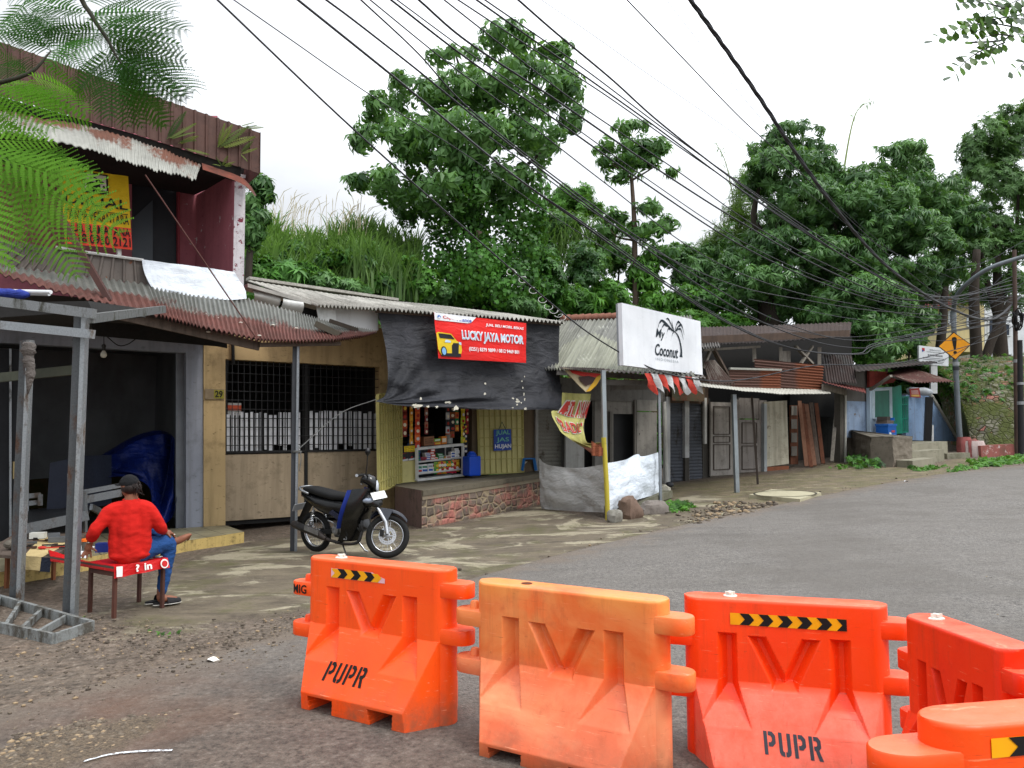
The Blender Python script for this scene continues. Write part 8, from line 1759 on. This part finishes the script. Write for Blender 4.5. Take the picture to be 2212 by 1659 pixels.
Pe = np.array([tuple(bank(rg.random()*.75, .22+rg.random()**.9*.75)) for _ in range(5200)]); grass('bank_grass', Pe, .12, .36, leafmat('26381a', '8d8a4c', .25, .7), 'rough grass and weeds on the embankment', 33, 1.2, 1.3)
Pe = np.array([tuple(bank(rg.random()*.75, .3+rg.random()*.65)) for _ in range(800)]); z = rg.normal(size=Pe.shape)*.5+np.array([0, -.5, .8])
tag(leaves('bank_weeds', BUSH[0], BUSH[1], Pe+np.array([0, 0, .06]), frames(np.cross(z, rg.normal(size=Pe.shape)), z), np.clip(rg.normal(size=len(Pe))*.25+.45, 0, 1), LVINE, None, rg.uniform(.5, 1.4, len(Pe))), 'leafy weeds on the embankment', kind='stuff')
def weeds(px, n, smin, smax, label, rise=.05, mat=None):
    poly = [(p.x, p.y) for p in [GND(*q) for q in px]]; P = scatter(poly, n, .15); k = len(P); Z_ = gzn(P[:, 0], P[:, 1])+rise*rng.random(k); z = rng.normal(size=(k, 3))*.5+np.array([0, -.3, .9])
    tag(leaves('weeds', BUSH[0], BUSH[1], np.column_stack([P, Z_]), frames(np.cross(z, rng.normal(size=z.shape)), z), np.clip(rng.normal(size=k)*.25+.5, 0, 1), mat or LBUSH, None, rng.uniform(smin, smax, k)), label, kind='stuff')
weeds([(1428, 1096), (1470, 1086), (1490, 1098), (1440, 1108)], 260, .3, .8, 'bright weeds at the end of the kerb stone by the food stall')
weeds([(1830, 1000), (1900, 996), (1925, 1003), (1880, 1018), (1835, 1010)], 240, .6, 1.3, 'bushy weeds in front of the rough stone base', .25, LVINE)
weeds([(2090, 996), (2215, 985), (2215, 1000), (2120, 1008)], 700, .4, 1.0, 'low green weeds along the road edge at the bend')
weeds([(2060, 1012), (2110, 1003), (2150, 1006), (2060, 1020)], 240, .4, .9, 'low weeds below the red and white kerb')
weeds([(1965, 1012), (2010, 1012), (2040, 1008), (1990, 1018)], 200, .4, .9, 'low weeds at the foot of the stone steps')
weeds([(163, 1334), (180, 1332), (190, 1338), (170, 1342)], 26, .15, .3, 'tiny weeds at the foot of the frame post', .02)
weeds([(330, 1370), (400, 1362), (420, 1366), (350, 1378)], 60, .12, .28, 'small moss tufts on the broken concrete edge', .02)
weeds([(1800, 1010), (1830, 1002), (1840, 1008), (1810, 1016)], 60, .4, .8, 'weeds at the foot of the shack pillar')
# red and white kerb stones
MKR, MKW = stained('9c5a58', '5a3a34', .5, .4, .9, .4, scale=2), stained('c9b8b4', '7a5a52', .5, .4, .9, .4, scale=2)
for k, (px, w_, h_, c) in enumerate(((2084, .42, .75, 1), (2094, .4, .6, 0), (2101, .45, .62, 1), (2110, .5, .6, 0))):
    g = GND(px, 986); m = MB(); m.ball((0, 0, 0), 1, 12, 8); m.v = [tuple(g+V((max(-.7, min(.7, x))*w_*.6, max(-.7, min(.7, y))*.25, (max(-.7, min(.7, z))+.6)*h_*.62))) for x, y, z in m.v]; tag(m.build('painted_stone', MKR if c else MKW, smooth=True, ang=40), ('red' if c else 'white')+' painted kerb stone '+('nearest the lamp post' if k == 0 else 'in the short row beside the lamp post'), 'kerb stone', None if k == 0 else ('red kerb stones by the lamp' if c else 'white kerb stones by the lamp'))
a, b = GND(2116, 987), GND(2188, 983); m = MB(); m.beam(a+V((0, .1, .15)), b+V((0, .1, .15)), .3, .38); tag(m.build('painted_kerb', stained('8f5750', '4a4436', .7, .5, .9, .4, chip='b9aaa4', chipamt=.02)), 'long faded red and white kerb under the embankment', 'kerb')
m = MB(); m.beam(GND(2085, 988)+V((0, -.1, .05)), GND(2040, 990)+V((0, 0, .05)), .4, .2); tag(m.build('stone_slab', MSTP), 'dark stone slab at the foot of the lamp post', 'stone slab')
# lamp post
lb_ = GND(2076, 979); D = lb_.y; LMP = [(2070, 900), (2065, 800), (2061, 720), (2060, 668), (2068, 637), (2093, 609), (2140, 578), (2212, 554), (2260, 540)]
lp = thing('street_lamp', 'grey street lamp post with a long curved arm at the bend', 'street lamp', lb_); MLP = plain('6c7378', .45, .3, .12, 5, .03, dirt='4a4a46')
P_ = [lb_-V((0, 0, .1))]+[AT(x, y, D-.02*max(0, 668-y)) for x, y in LMP]; C = curve(P_, 50); m = MB(); m.tube(C, [.092-.034*i/50 for i in range(51)], 14); m.build('pole', MLP, lp, smooth=True)
m = MB(); m.ball(P_[-1]+V((.4, -.3, 0)), (.5, .16, .1), 14, 8); m.build('lamp_head', plain('8a8f92', .4, .3), lp, smooth=True)
for k, yy in enumerate((786, 796)): m = MB(); m.lathe([(.1, -.06), (.1, .06)], AT(2065, yy, D), 14); m.build('clamp_band', plain('9a9ea0' if k == 0 else '2f3234', .5), lp)
SD = [AT(2064, 778, D-.12), AT(2098, 744, D-.12), AT(2060, 717, D-.12), AT(2026, 748, D-.12)]; cS = sum(SD, V())/4
m = MB(); m.prism(SD, (0, .012, 0)); ws = m.build('warning_sign', plain('151515', .5)); tag(ws, 'yellow diamond warning sign with an exclamation mark on the lamp post', 'road sign')
MB().poly([cS+(p-cS)*.93+V((0, -.004, 0)) for p in SD]).build('yellow_face', plain('e89a0c', .4, 0, .05, 6, .02), ws)
def sdq(u, v): return cS + (SD[1]-SD[3])*.5*u + (SD[2]-SD[0])*.5*v + V((0, -.008, 0))
MB().poly([sdq(x, y) for x, y in [(-.06, -.28), (.06, -.28), (.15, .42)]+circ(0, .47, .15, .15, 10, 10, 170)+[(-.15, .42)]]).build('exclamation_mark', MBLACKP, ws); MB().poly([sdq(x, y) for x, y in circ(.0, -.48, .11, .11, 16)]).build('exclamation_mark', MBLACKP, ws)
# white information board
BQ2 = [AT(1986, 786, 27), AT(2049, 791, 27), AT(2049, 753, 27), AT(1985, 746, 27)]
ib = thing('information_board', 'white government board reading BUNKER MANDIRI on the bank', 'sign board', AT(2018, 815, 31)); m = MB(); m.prism(BQ2, (0, .1, 0)); m.build('board', plain('d4d8da', .5, 0, .05, 6), ib); m = MB(); m.prism([AT(x, y, 27.02) for x, y in ((2011, 850), (2025, 850), (2025, 788), (2011, 788))], (0, .1, 0)); m.build('board_post', plain('c9cccc', .5), ib)
KT = paint('26282c'); TXT('BUNKER MANDIRI', subq(BQ2, .3, .47, .8, .58), KT, ib, bold=.01); TXT('PEMERINTAH KOTA', subq(BQ2, .36, .78, .74, .85), KT, ib); TXT('DINAS PERUMAHAN DAN PERMUKIMAN', subq(BQ2, .26, .67, .84, .73), KT, ib)
for k in range(4): onquad(BQ2, [[(.12+.2*(k > 1), .36-.09*k), (.92-.04*k, .36-.09*k), (.92-.04*k, .39-.09*k), (.12+.2*(k > 1), .39-.09*k)]], paint('6a6e72'), ib, 'text_line', .006)
onquad(BQ2, [[(.1, .72), (.19, .72), (.19, .88), (.1, .88)]], paint('b8382e'), ib, 'emblem', .006); onquad(BQ2, [[(.1, .68), (.145, .68), (.145, .78), (.1, .78)], ], paint('24489a'), ib, 'emblem', .01)
# utility poles
for k, (x0, y0, x1, y1, r_, c, lb) in enumerate(((2197, 972, 2191, 540, .075, '4a3a32', 'tall rusty brown utility pole at the bend'), (2206, 975, 2203, 735, .09, '1b1c1e', 'short thick black pole beside the rusty utility pole'))):
    g = GND(x0, y0+8); m = MB(); t_ = AT(x1, y1, g.y); m.tube([g-V((0, 0, .1)), lerp(g, t_, .5), t_], [r_, r_*.9, r_*.8], 12); up_ = m.build('utility_pole', plain(c, .7, .1, .2, 5, dirt='2a201a'), smooth=True, ang=60); tag(up_, lb, 'utility pole')
    for q in ((.45, .05), (.62, .04)): MB().lathe([(r_*1.06, -q[1]), (r_*1.06, q[1])], lerp(g, t_, q[0]), 12).build('pole_band', plain('8a8c8e', .5, .4), up_)
MB1_ = MB(); p = AT(2199, 690, GND(2197, 980).y-.2); MB1_.tube([p+V((.12*math.cos(a)*(1+.2*math.sin(a*3)), .1*math.sin(a*1.7), .25*math.sin(a)+.1*math.sin(a*2.3))) for a in np.linspace(0, 30, 120)], .02, 5); tag(MB1_.build('cable_coil', MBLK), 'untidy black coil of cable hung on the utility pole', 'cable coil')
# houses far behind the bend
def far_house(label, Q, D, wallc, roof, wins, roofc, dep=6):
    o = thing('house', label, 'house', AT(Q[0][0], Q[0][1], D)); m = MB(); m.prism([AT(x, y, D) for x, y in Q], (0, dep, 0)); m.build('wall', stained(wallc, '8a8a84', .2, .3), o)
    if roof: m = MB(); m.prism([AT(x, y, D-.5) for x, y in roof], (0, dep+1, .6)); m.build('roof', stained(roofc, '4a2c26', .4, .3), o)
    for x0, y0, x1, y1 in wins:
        P = [AT(x, y, D-.03) for x, y in ((x0, y1), (x1, y1), (x1, y0), (x0, y0))]; m = MB(); m.prism(P, (0, .05, 0)); w_ = m.build('window', plain('1d2838', .3), o); m = MB()
        for i in range(4): m.beam(P[i], P[(i+1) % 4], .1, .06)
        m.build('window_frame', plain('c4c8cc', .6), w_)
far_house('white two-storey house seen through the trunks at the bend', [(2128, 915), (2290, 915), (2290, 610), (2128, 660)], 46, 'd0d4d8', None, [(2135, 690, 2148, 725), (2168, 700, 2182, 725), (2150, 640, 2160, 660), (2175, 765, 2185, 790)], '8a4a3c')
far_house('cream house with a red-brown roof up behind the embankment', [(2030, 760), (2126, 760), (2126, 650), (2030, 650)], 43, 'c9b98a', [(2020, 662), (2134, 650), (2120, 628), (2040, 630)], [(2050, 672, 2064, 700), (2090, 685, 2098, 705)], '7d3d38')
far_house('house with a brown tiled roof half hidden by the mango tree', [(1940, 720), (2035, 720), (2035, 650), (1940, 655)], 48, 'b9ada0', [(1930, 664), (2042, 655), (2010, 612), (1960, 615)], [(1990, 670, 2000, 690)], '6e4f48')

# ---------------------------------------------------------------- overhead cables
MCAB = plain('1f1f24', .5, 0, .1, 8); MCABG = plain('3c3e44', .5, 0, .1, 8)
def cable(px, d0, d1, r_, label, group='overhead cables crossing the sky', mat=None, tw=False, px2=None):
    P = curve([(x, y, 0) for x, y in px], 70); L_ = [0]
    for a, b in zip(P, P[1:]): L_.append(L_[-1]+(b-a).length)
    pts_ = []
    for p, l in zip(P, L_):
        k = l/L_[-1]; d = 1/lerp(1/d0, 1/d1, k); pts_.append(AT(p.x, p.y, d))
    a, b = pts_[0], pts_[1]; pts_ = [a+(a-b)*8]+pts_
    m = MB(); r_ *= .64
    if tw:
        for s_ in range(3): m.tube([p+V((.6*r_*math.cos(i*.9+s_*2.09), 0, .6*r_*math.sin(i*.9+s_*2.09))) for i, p in enumerate(pts_)], r_*.62, 6, cap=False)
    else: m.tube(pts_, r_, 5, cap=False)
    return tag(m.build('cable', mat or MCAB, smooth=True), label, 'cable', group)
GL = 'black overhead cable among the many crossing the sky towards the bend'
cA = cable([(470, 0), (745, 262), (1000, 490), (1190, 655), (1300, 738), (1419, 800), (1530, 822), (1620, 818), (1766, 789), (1930, 786), (2130, 735), (2195, 700)], 9, 26, .021, 'lowest cable at the left, sagging before the coconut board with wire loops', None)
for k, (x, y) in enumerate(((1104, 585), (1130, 602), (1152, 625), (1172, 645), (1185, 660), (1196, 668), (1206, 676), (1213, 683))):
    c = AT(x, y, 13.5); m = MB(); a0 = .6*k; m.tube([c+V((.075*math.cos(a), .02*math.sin(a), .06*math.sin(a)-.02)) for a in np.linspace(a0, a0+4.6, 20)], .006, 5); m.build('wire_loop', plain('b4b4b0', .4, .5), cA, smooth=True)
B_ = [(644, 0), (868, 180), (1092, 365), (1280, 500), (1458, 628), (1600, 712), (1720, 755), (1850, 764), (1907, 742), (2195, 690)]
cable(B_, 9, 26, .026, GL); cable([(x+9, y+1+(6 if 500 < x < 1200 else 0)) for x, y in B_], 9, 26, .017, GL)
for k, (px, r_) in enumerate((([(705, 0), (767, 46), (900, 150), (1010, 240), (1180, 375), (1400, 540), (1600, 672), (1750, 735), (1860, 752), (1907, 738), (2195, 680)], .022), ([(780, 0), (900, 112), (1000, 222), (1150, 345), (1360, 500), (1560, 630), (1700, 700), (1880, 735), (2195, 672)], .018), ([(800, 0), (960, 130), (1120, 250), (1300, 390), (1500, 540), (1680, 620), (1860, 660), (2050, 690), (2200, 640)], .015),
    ([(845, 0), (1000, 120), (1180, 245), (1400, 400), (1600, 530), (1800, 620), (1990, 665), (2200, 625)], .022), ([(858, 0), (1010, 112), (1190, 238), (1400, 388), (1600, 520), (1800, 612), (1990, 660), (2200, 620)], .014), ([(905, 0), (1010, 90), (1200, 215), (1400, 352), (1600, 480), (1800, 590), (1980, 650), (2200, 612)], .024), ([(960, 0), (1100, 110), (1250, 225), (1450, 360), (1650, 500), (1850, 600), (2000, 650), (2205, 600)], .016), ([(990, 0), (1150, 105), (1300, 200), (1500, 340), (1700, 475), (1880, 585), (2040, 650), (2205, 590)], .016),
    ([(1030, 0), (1200, 120), (1400, 262), (1600, 410), (1800, 540), (1980, 630), (2205, 655)], .02), ([(1048, 0), (1250, 140), (1450, 290), (1650, 430), (1850, 560), (2020, 640), (2205, 640)], .016), ([(1120, 0), (1200, 70), (1320, 170), (1420, 260), (1560, 370), (1700, 470), (1850, 570), (2000, 640), (2205, 620)], .022), ([(620, 80), (800, 205), (1000, 330), (1200, 470), (1400, 590), (1560, 665), (1720, 715), (1880, 725), (2195, 665)], .012), ([(1160, 370), (1300, 470), (1450, 560), (1600, 620), (1750, 650), (1900, 672), (2200, 690)], .012), ([(1355, 0), (1470, 120), (1600, 255), (1700, 345), (1800, 440), (1930, 560), (2050, 650), (2200, 700)], .014))):
    cable(px, 9.5, 26, r_, GL)
cable([(1170, 0), (1280, 75), (1400, 160), (1560, 270), (1640, 330), (1750, 420), (1900, 530), (2200, 660)], 10, 26, .006, 'hair-thin grey wire above the bundle of cables', None, MCABG); cable([(1440, 0), (1500, 78), (1580, 180), (1700, 320), (1850, 480), (2060, 640)], 10, 26, .006, 'hair-thin grey wire beside the thick twisted cable', None, MCABG)
cable([(1492, 0), (1560, 95), (1640, 210), (1712, 320), (1790, 430), (1880, 540), (1960, 610), (2050, 665), (2140, 690), (2205, 640)], 9, 25.5, .046, 'thickest cable, several strands twisted together, reaching the lamp', None, MCAB, True)
for px, lb in (([(1690, 660), (1850, 690), (2000, 700), (2120, 690), (2205, 665)], 0), ([(1990, 722), (2080, 690), (2150, 650), (2212, 610)], 0), ([(1985, 718), (2070, 700), (2140, 690), (2212, 640)], 0), ([(1990, 728), (2060, 716), (2150, 700), (2212, 690)], 0), ([(2020, 650), (2090, 665), (2150, 700), (2205, 660)], 0), ([(1970, 736), (2060, 735), (2130, 722), (2212, 680)], 0), ([(1940, 795), (2030, 780), (2120, 730), (2195, 670)], 0), ([(2060, 580), (2130, 565), (2212, 520)], 0), ([(2060, 690), (2120, 640), (2170, 590), (2195, 560)], 0), ([(1900, 640), (2010, 665), (2110, 660), (2212, 630)], 0)):
    cable(px, 25.2, 24.8, .014, 'sagging wire in the tangle round the lamp post and utility pole', 'tangled wires at the bend', MCABG)

# ---------------------------------------------------------------- near branches with feathery leaves (top left)
def bipinnate(npin=15, nleaf=15, L_=1.0, W_=.27):
    vs, fs = [], []
    def q(*p): b = len(vs); vs.extend(p); fs.append((b, b+1, b+2, b+3))
    q((-.006, 0, 0), (.006, 0, 0), (.003, L_, -.06), (-.003, L_, -.06))
    for i in range(npin):
        t_ = .1+.9*i/(npin-1); y0 = t_*L_; w_ = (.88+.24*random.random())*W_*math.sin(math.pi*(.18+.78*t_))**.6*(1 if t_ < .97 else .6); zb = -.06*t_**2
        for s_ in (-1, 1):
            d = np.array([s_*.88, .47, 0]); d /= np.linalg.norm(d); n2 = np.array([-d[1], d[0], 0])
            for k in range(nleaf):
                u = .06+.94*k/(nleaf-1); c = np.array([0, y0, zb])+d*w_*u+np.array([0, 0, -.05*u*u]); ll = .022*(1-.45*u)*(.6+.4*math.sin(math.pi*min(1, u*1.3))); wv = w_/nleaf*.5
                for g in (-1, 1):
                    e = (n2*g*.95+d*.35)*ll; q(tuple(c-d*wv), tuple(c+d*wv), tuple(c+e+d*wv*.7), tuple(c+e-d*wv*.7))
    return np.array(vs), np.array(fs)
BP = bipinnate()
LFA = leafmat('2a5216', '6c9c34', .33, .8, spec=.05); LFBACKLIT = leafmat('0d240d', '356320', .18, .8, spec=.05)  # upper fronds get a darker copy: backlighting is put into the colour
def feather(name, LP, D, mat, parent, seed, wide=1.0, jit=True):
    r_ = np.random.default_rng(seed); B, T_, U = [], [], []
    for (bx, by), (tx, ty), dd in LP: B.append(AT(bx, by, D+dd)); T_.append(AT(tx, ty, D+dd+r_.uniform(-.35, .35)))
    B = np.array([tuple(p) for p in B]); T_ = np.array([tuple(p) for p in T_]); d = T_-B; l = np.linalg.norm(d, axis=1)
    upv = np.tile([0, -.9, .5], (len(B), 1)) + r_.normal(size=B.shape)*.3; rot = frames(d, upv)
    return leaves(name, BP[0]*np.array([wide, 1, 1]), BP[1], B, rot, np.clip(r_.normal(size=len(B))*.2+.5, 0, 1), mat, parent, l)
nt = thing('flame_tree_branch', 'feathery leaved tree branches reaching in at the upper left corner', 'tree branch', AT(-150, 260, 4.2))
MST = plain('2a2a1c', .8, 0, .2, 12)
nodes = [(177, 0), (195, 28), (208, 50), (222, 70), (236, 92), (248, 116), (262, 138)]
trunk('branch', [AT(60, -420, 4.6), AT(165, -60, 4.4)]+[AT(*p, 4.4) for p in nodes], [.016, .014, .011, .005], MST, nt, 20)
trunk('branch', [AT(-700, 300, 4.2), AT(-200, 210, 4.0), AT(-60, 190, 4.0), AT(60, 160, 4.05), AT(110, 110, 4.1)], [.04, .02, .015, .01, .004], MST, nt, 16)
trunk('branch', [AT(-700, 380, 4.2), AT(-200, 330, 3.7), AT(-70, 330, 3.7), AT(10, 345, 3.75), AT(60, 400, 3.8)], [.04, .02, .015, .01, .004], MST, nt, 16)
up_l = [((195, 28), (360, 10), 0), ((208, 50), (392, 52), .1), ((215, 60), (392, 92), 0), ((236, 92), (396, 130), .15), ((248, 116), (412, 178), .1), ((256, 126), (396, 205), -.1), ((262, 138), (352, 268), 0), ((250, 130), (232, 246), 0), ((240, 110), (150, 210), .1), ((222, 84), (100, 130), 0), ((208, 60), (90, 70), .2), ((195, 30), (70, 10), .1), ((222, 70), (330, 120), .3), ((236, 100), (300, 200), .3), ((200, 40), (140, 140), .3), ((180, 5), (300, -30), .2), ((180, 0), (60, -30), .1), ((110, 110), (20, 60), .2), ((110, 110), (60, 20), .3), ((60, 160), (-10, 110), .2), ((248, 120), (180, 180), .3), ((110, 112), (190, 150), .2), ((40, 20), (-30, 90), .3), ((60, 30), (150, 90), .4), ((20, 60), (130, 60), .4), ((255, 130), (330, 230), .2), ((262, 138), (300, 270), .1)]
random.seed(8); up_l += [((a[0]+random.uniform(-22, 22), a[1]+random.uniform(-18, 14)), (b[0]+random.uniform(-50, 10), b[1]+random.uniform(-25, 25)), d_+random.uniform(.05, .4)) for a, b, d_ in up_l[:27]]
feather('upper_leaves', up_l, 4.4, LFBACKLIT, nt, 3, 1.0)
mid_l = [((60, 160), (165, 195), 0), ((20, 180), (190, 232), 0), ((30, 190), (200, 262), .1), ((-20, 190), (105, 262), 0), ((-60, 190), (60, 250), .1), ((-60, 200), (20, 260), 0), ((60, 165), (120, 240), .2), ((-30, 170), (80, 190), .2), ((90, 140), (190, 215), .2), ((-60, 180), (60, 170), .3), ((-80, 230), (60, 290), 0), ((0, 190), (140, 230), .3)]
feather('middle_leaves', mid_l, 4.0, leafmat('224c0c', '5f9422', .38, .8, spec=.05), nt, 4, .95)
low_l = [((-70, 300), (120, 302), 0), ((-60, 318), (186, 352), 0), ((-40, 330), (206, 396), -.1), ((0, 340), (206, 440), 0), ((30, 370), (236, 492), 0), ((75, 432), (160, 590), -.1), ((40, 400), (70, 560), .1), ((0, 350), (20, 520), .1), ((-40, 350), (-20, 560), 0), ((20, 360), (150, 430), .25), ((-20, 340), (110, 480), .2), ((10, 345), (185, 372), .25), ((-50, 320), (130, 335), .2), ((-60, 400), (40, 500), .3), ((-80, 460), (40, 580), .15), ((-60, 280), (100, 280), .2)]
feather('lower_leaves', low_l, 3.7, LFA, nt, 5, .95)
# oval-leaved branch (top right)
OV = np.array([(0, 0, 0), (-.3, .35, .03), (-.33, .7, .02), (0, 1.02, -.06), (.33, .7, .02), (.3, .35, .03), (0, .5, 0)]); OVF = np.array([(0, 6, 2, 1), (6, 3, 2, 2), (0, 5, 4, 6), (6, 4, 3, 3)])
OVF = np.array([(0, 6, 1), (1, 6, 2), (2, 6, 3), (0, 5, 6), (5, 4, 6), (4, 3, 6)])
ob_ = thing('overhanging_branch', 'branch with round oval leaflets reaching in at the upper right corner', 'tree branch', AT(2300, 40, 5))
PR = [((2215, 30), (2015, 88), 11), ((2180, 20), (2050, 8), 7), ((2200, -20), (2075, -5), 6), ((2215, 10), (2090, 55), 8), ((2190, 78), (2100, 92), 5), ((2150, 66), (2092, 78), 4), ((2152, 95), (2052, 165), 8), ((2170, 92), (2130, 132), 4), ((2240, 95), (2190, 75), 4), ((2240, 130), (2188, 160), 5), ((2230, 60), (2190, 40), 4), ((2240, 0), (2160, 20), 6), ((2200, 60), (2070, 60), 7)]
B, Dv, Sc = [], [], []
random.seed(12)
for (a, b, n) in PR:
    A_, B2_ = AT(*a, 5.0), AT(*b, 4.8); C = curve([A_, lerp(A_, B2_, .5)+V((0, 0, .03)), B2_], 12); m = MB(); m.tube(C, [.006-.0004*i for i in range(13)], 5); m.build('stalk', MST, ob_)
    dirv = (B2_-A_).normalized(); side = dirv.cross(V((0, -1, .15))).normalized()
    for k in range(n):
        p = polyl(C, .12+.88*k/n)
        for s_ in (-1, 1):
            v_ = dirv*.45+side*s_+V((0, random.uniform(-.5, .3), random.uniform(-.5, .0))); B.append(tuple(p)); Dv.append(tuple(v_)); Sc.append(random.uniform(.058, .08))
    B.append(tuple(B2_)); Dv.append(tuple(dirv)); Sc.append(.07)
B, Dv = np.array(B), np.array(Dv); leaves('leaves', OV, OVF, B, frames(Dv, np.tile([0.1, -.8, .6], (len(B), 1))+rng.normal(size=Dv.shape)*.3), rng.random(len(B)), leafmat('14300f', '56801e', .3, .35), ob_, Sc)
m = MB(); m.tube(curve([AT(2260, -20, 5), AT(2190, 30, 5), AT(2185, 70, 5), AT(2160, 88, 4.95), AT(2090, 92, 4.9)], 20), .006, 5); m.build('twig', MST, ob_, smooth=True)
# ferns rooted on the parapet and gutter
def fern(label, LP, seed, scale=1.0):
    p0 = LP[0][0]; o = thing('fern', label, 'fern', FP_.at(p0[0], p0[1], .05)); B, Dv = [], []
    for (bx, by), (tx, ty) in LP: a, b = FP_.at(bx, by, .05), FP_.at(tx, ty, .16); B.append(tuple(a)); Dv.append(tuple(b-a))
    B, Dv = np.array(B), np.array(Dv); T_ = combine([lance(.22, .05) for _ in range(1)])
    vs, fs = [], []
    for i in range(14):
        t_ = .12+.88*i/13; w_ = .13*math.sin(math.pi*(.12+.8*t_))
        for s_ in (-1, 1): b = len(vs); vs += [(0, t_, -.1*t_*t_), (s_*w_*.5, t_+.06, -.1*t_*t_-.02), (s_*w_, t_+.08, -.1*t_*t_-.06), (s_*w_*.5, t_-.02, -.1*t_*t_-.02)]; fs.append((b, b+1, b+2, b+3))
    b = len(vs); vs += [(-.01, 0, 0), (.01, 0, 0), (.004, 1, -.1), (-.004, 1, -.1)]; fs.append((b, b+1, b+2, b+3))
    leaves('fronds', np.array(vs), np.array(fs), B, frames(Dv, np.tile([.2, -.7, .5], (len(B), 1))+rng.normal(size=Dv.shape)*.3), rng.random(len(B)), leafmat('2c451c', '74803a', .3, .5), o, np.linalg.norm(Dv, axis=1))
fern('yellowish fern at the right end of the ribbed parapet', [((470, 318), (500, 270)), ((470, 318), (530, 268)), ((475, 318), (545, 290)), ((470, 318), (480, 268)), ((520, 330), (545, 305)), ((520, 332), (552, 318)), ((520, 332), (535, 345))], 1)
fern('green fern hanging from the gutter in the middle of the parapet', [((360, 300), (395, 240)), ((360, 300), (415, 262)), ((365, 300), (415, 280)), ((385, 310), (425, 292)), ((400, 320), (448, 328)), ((385, 305), (420, 300))], 2)
fern('small dark fern in the gutter near the pillar', [((480, 358), (470, 340)), ((480, 358), (492, 338)), ((482, 358), (505, 348)), ((478, 358), (462, 352)), ((485, 360), (498, 356))], 3)
fern('thin pale weed on top of the parapet end', [((520, 272), (545, 262)), ((530, 276), (566, 272)), ((528, 276), (552, 268))], 4)
# small things on the ground
gl = GND(1697, 1073); ms = thing('manhole_slab', 'square pale cement slab with a round cover by the road edge', 'manhole slab', gl)
q = [GND(1618, 1075), GND(1667, 1063), GND(1774, 1070), GND(1728, 1085)]; q = [V((p.x, p.y, gz(p.x, p.y)-.05)) for p in (q[0], q[3], q[2], q[1])]; m = MB(); m.prism(q, (0, 0, .11)); m.build('slab', stained('a59f86', '6a634c', .4, .1, .9, .3), ms)
c = sum(q, V())/4+V((0, 0, .113)); sx = (q[2]-q[0]).length; n = 40; r0, r1 = .56, .6; m = MB(); sl_ = .03
for i in range(n):
    a, b = 2*math.pi*i/n, 2*math.pi*(i+1)/n; P = [V((c.x+r_*math.cos(t_), c.y+r_*math.sin(t_), 0)) for r_, t_ in ((r0, a), (r1, a), (r1, b), (r0, b))]; m.quad(*[V((p.x, p.y, gz(p.x, p.y)+.066)) for p in P])
m.build('cover_ring', plain('3a362c', .9), ms)
for k, (x, y, c_, lb) in enumerate(((2140, 1252, '7a6a4a', 'dry leaf lying alone on the right of the road, farther one'), (2166, 1336, '6a5a3e', 'dry leaf lying on the right of the road, nearer one'), (1958, 1041, 'e0e2e6', 'crumpled white plastic scrap at the road edge'), (512, 1556, '8a7a66', 'pale dry leaf on the brown asphalt before the first barrier'), (460, 1430, 'd8d4cc', 'white paper scrap on the gravel'))):
    g = GND(x, y); m = MB(); m.grid(lambda u, v: g+V(((u-.5)*.09, (v-.5)*.045*math.sin(math.pi*(.1+.8*u))*2, .008+.02*abs(v-.5)+.01*math.sin(u*5))), 6, 4); tag(m.build(('leaf', 'leaf', 'plastic_scrap', 'leaf', 'paper_scrap')[k], plain(c_, .7)), lb, ('leaf', 'leaf', 'scrap', 'leaf', 'scrap')[k])
C = curve([GND(182, 1658), GND(240, 1643), GND(310, 1636), GND(372, 1634)], 30); m = MB()
for i in range(30):
    a, b = C[i], C[i+1]; wv = .011+.004*nz(i*.6, 1); s_ = V((0, wv, 0)); m.quad(*[V((p.x, p.y, gz(p.x, p.y)+.032)) for p in (a-s_, b-s_, b+s_, a+s_)])
tp_ = NT('chalk'); al_ = tp_.ramp(tp_.noise(40, 5, .7), .35, .55); tp_.set(tp_.p.inputs['Alpha'], al_); tag(m.build('paint_stroke', tp_.out(lin('d4dae0'), .8)), 'short white paint stroke sprayed on the asphalt', 'road marking')
dst = GND(1010, 1610)
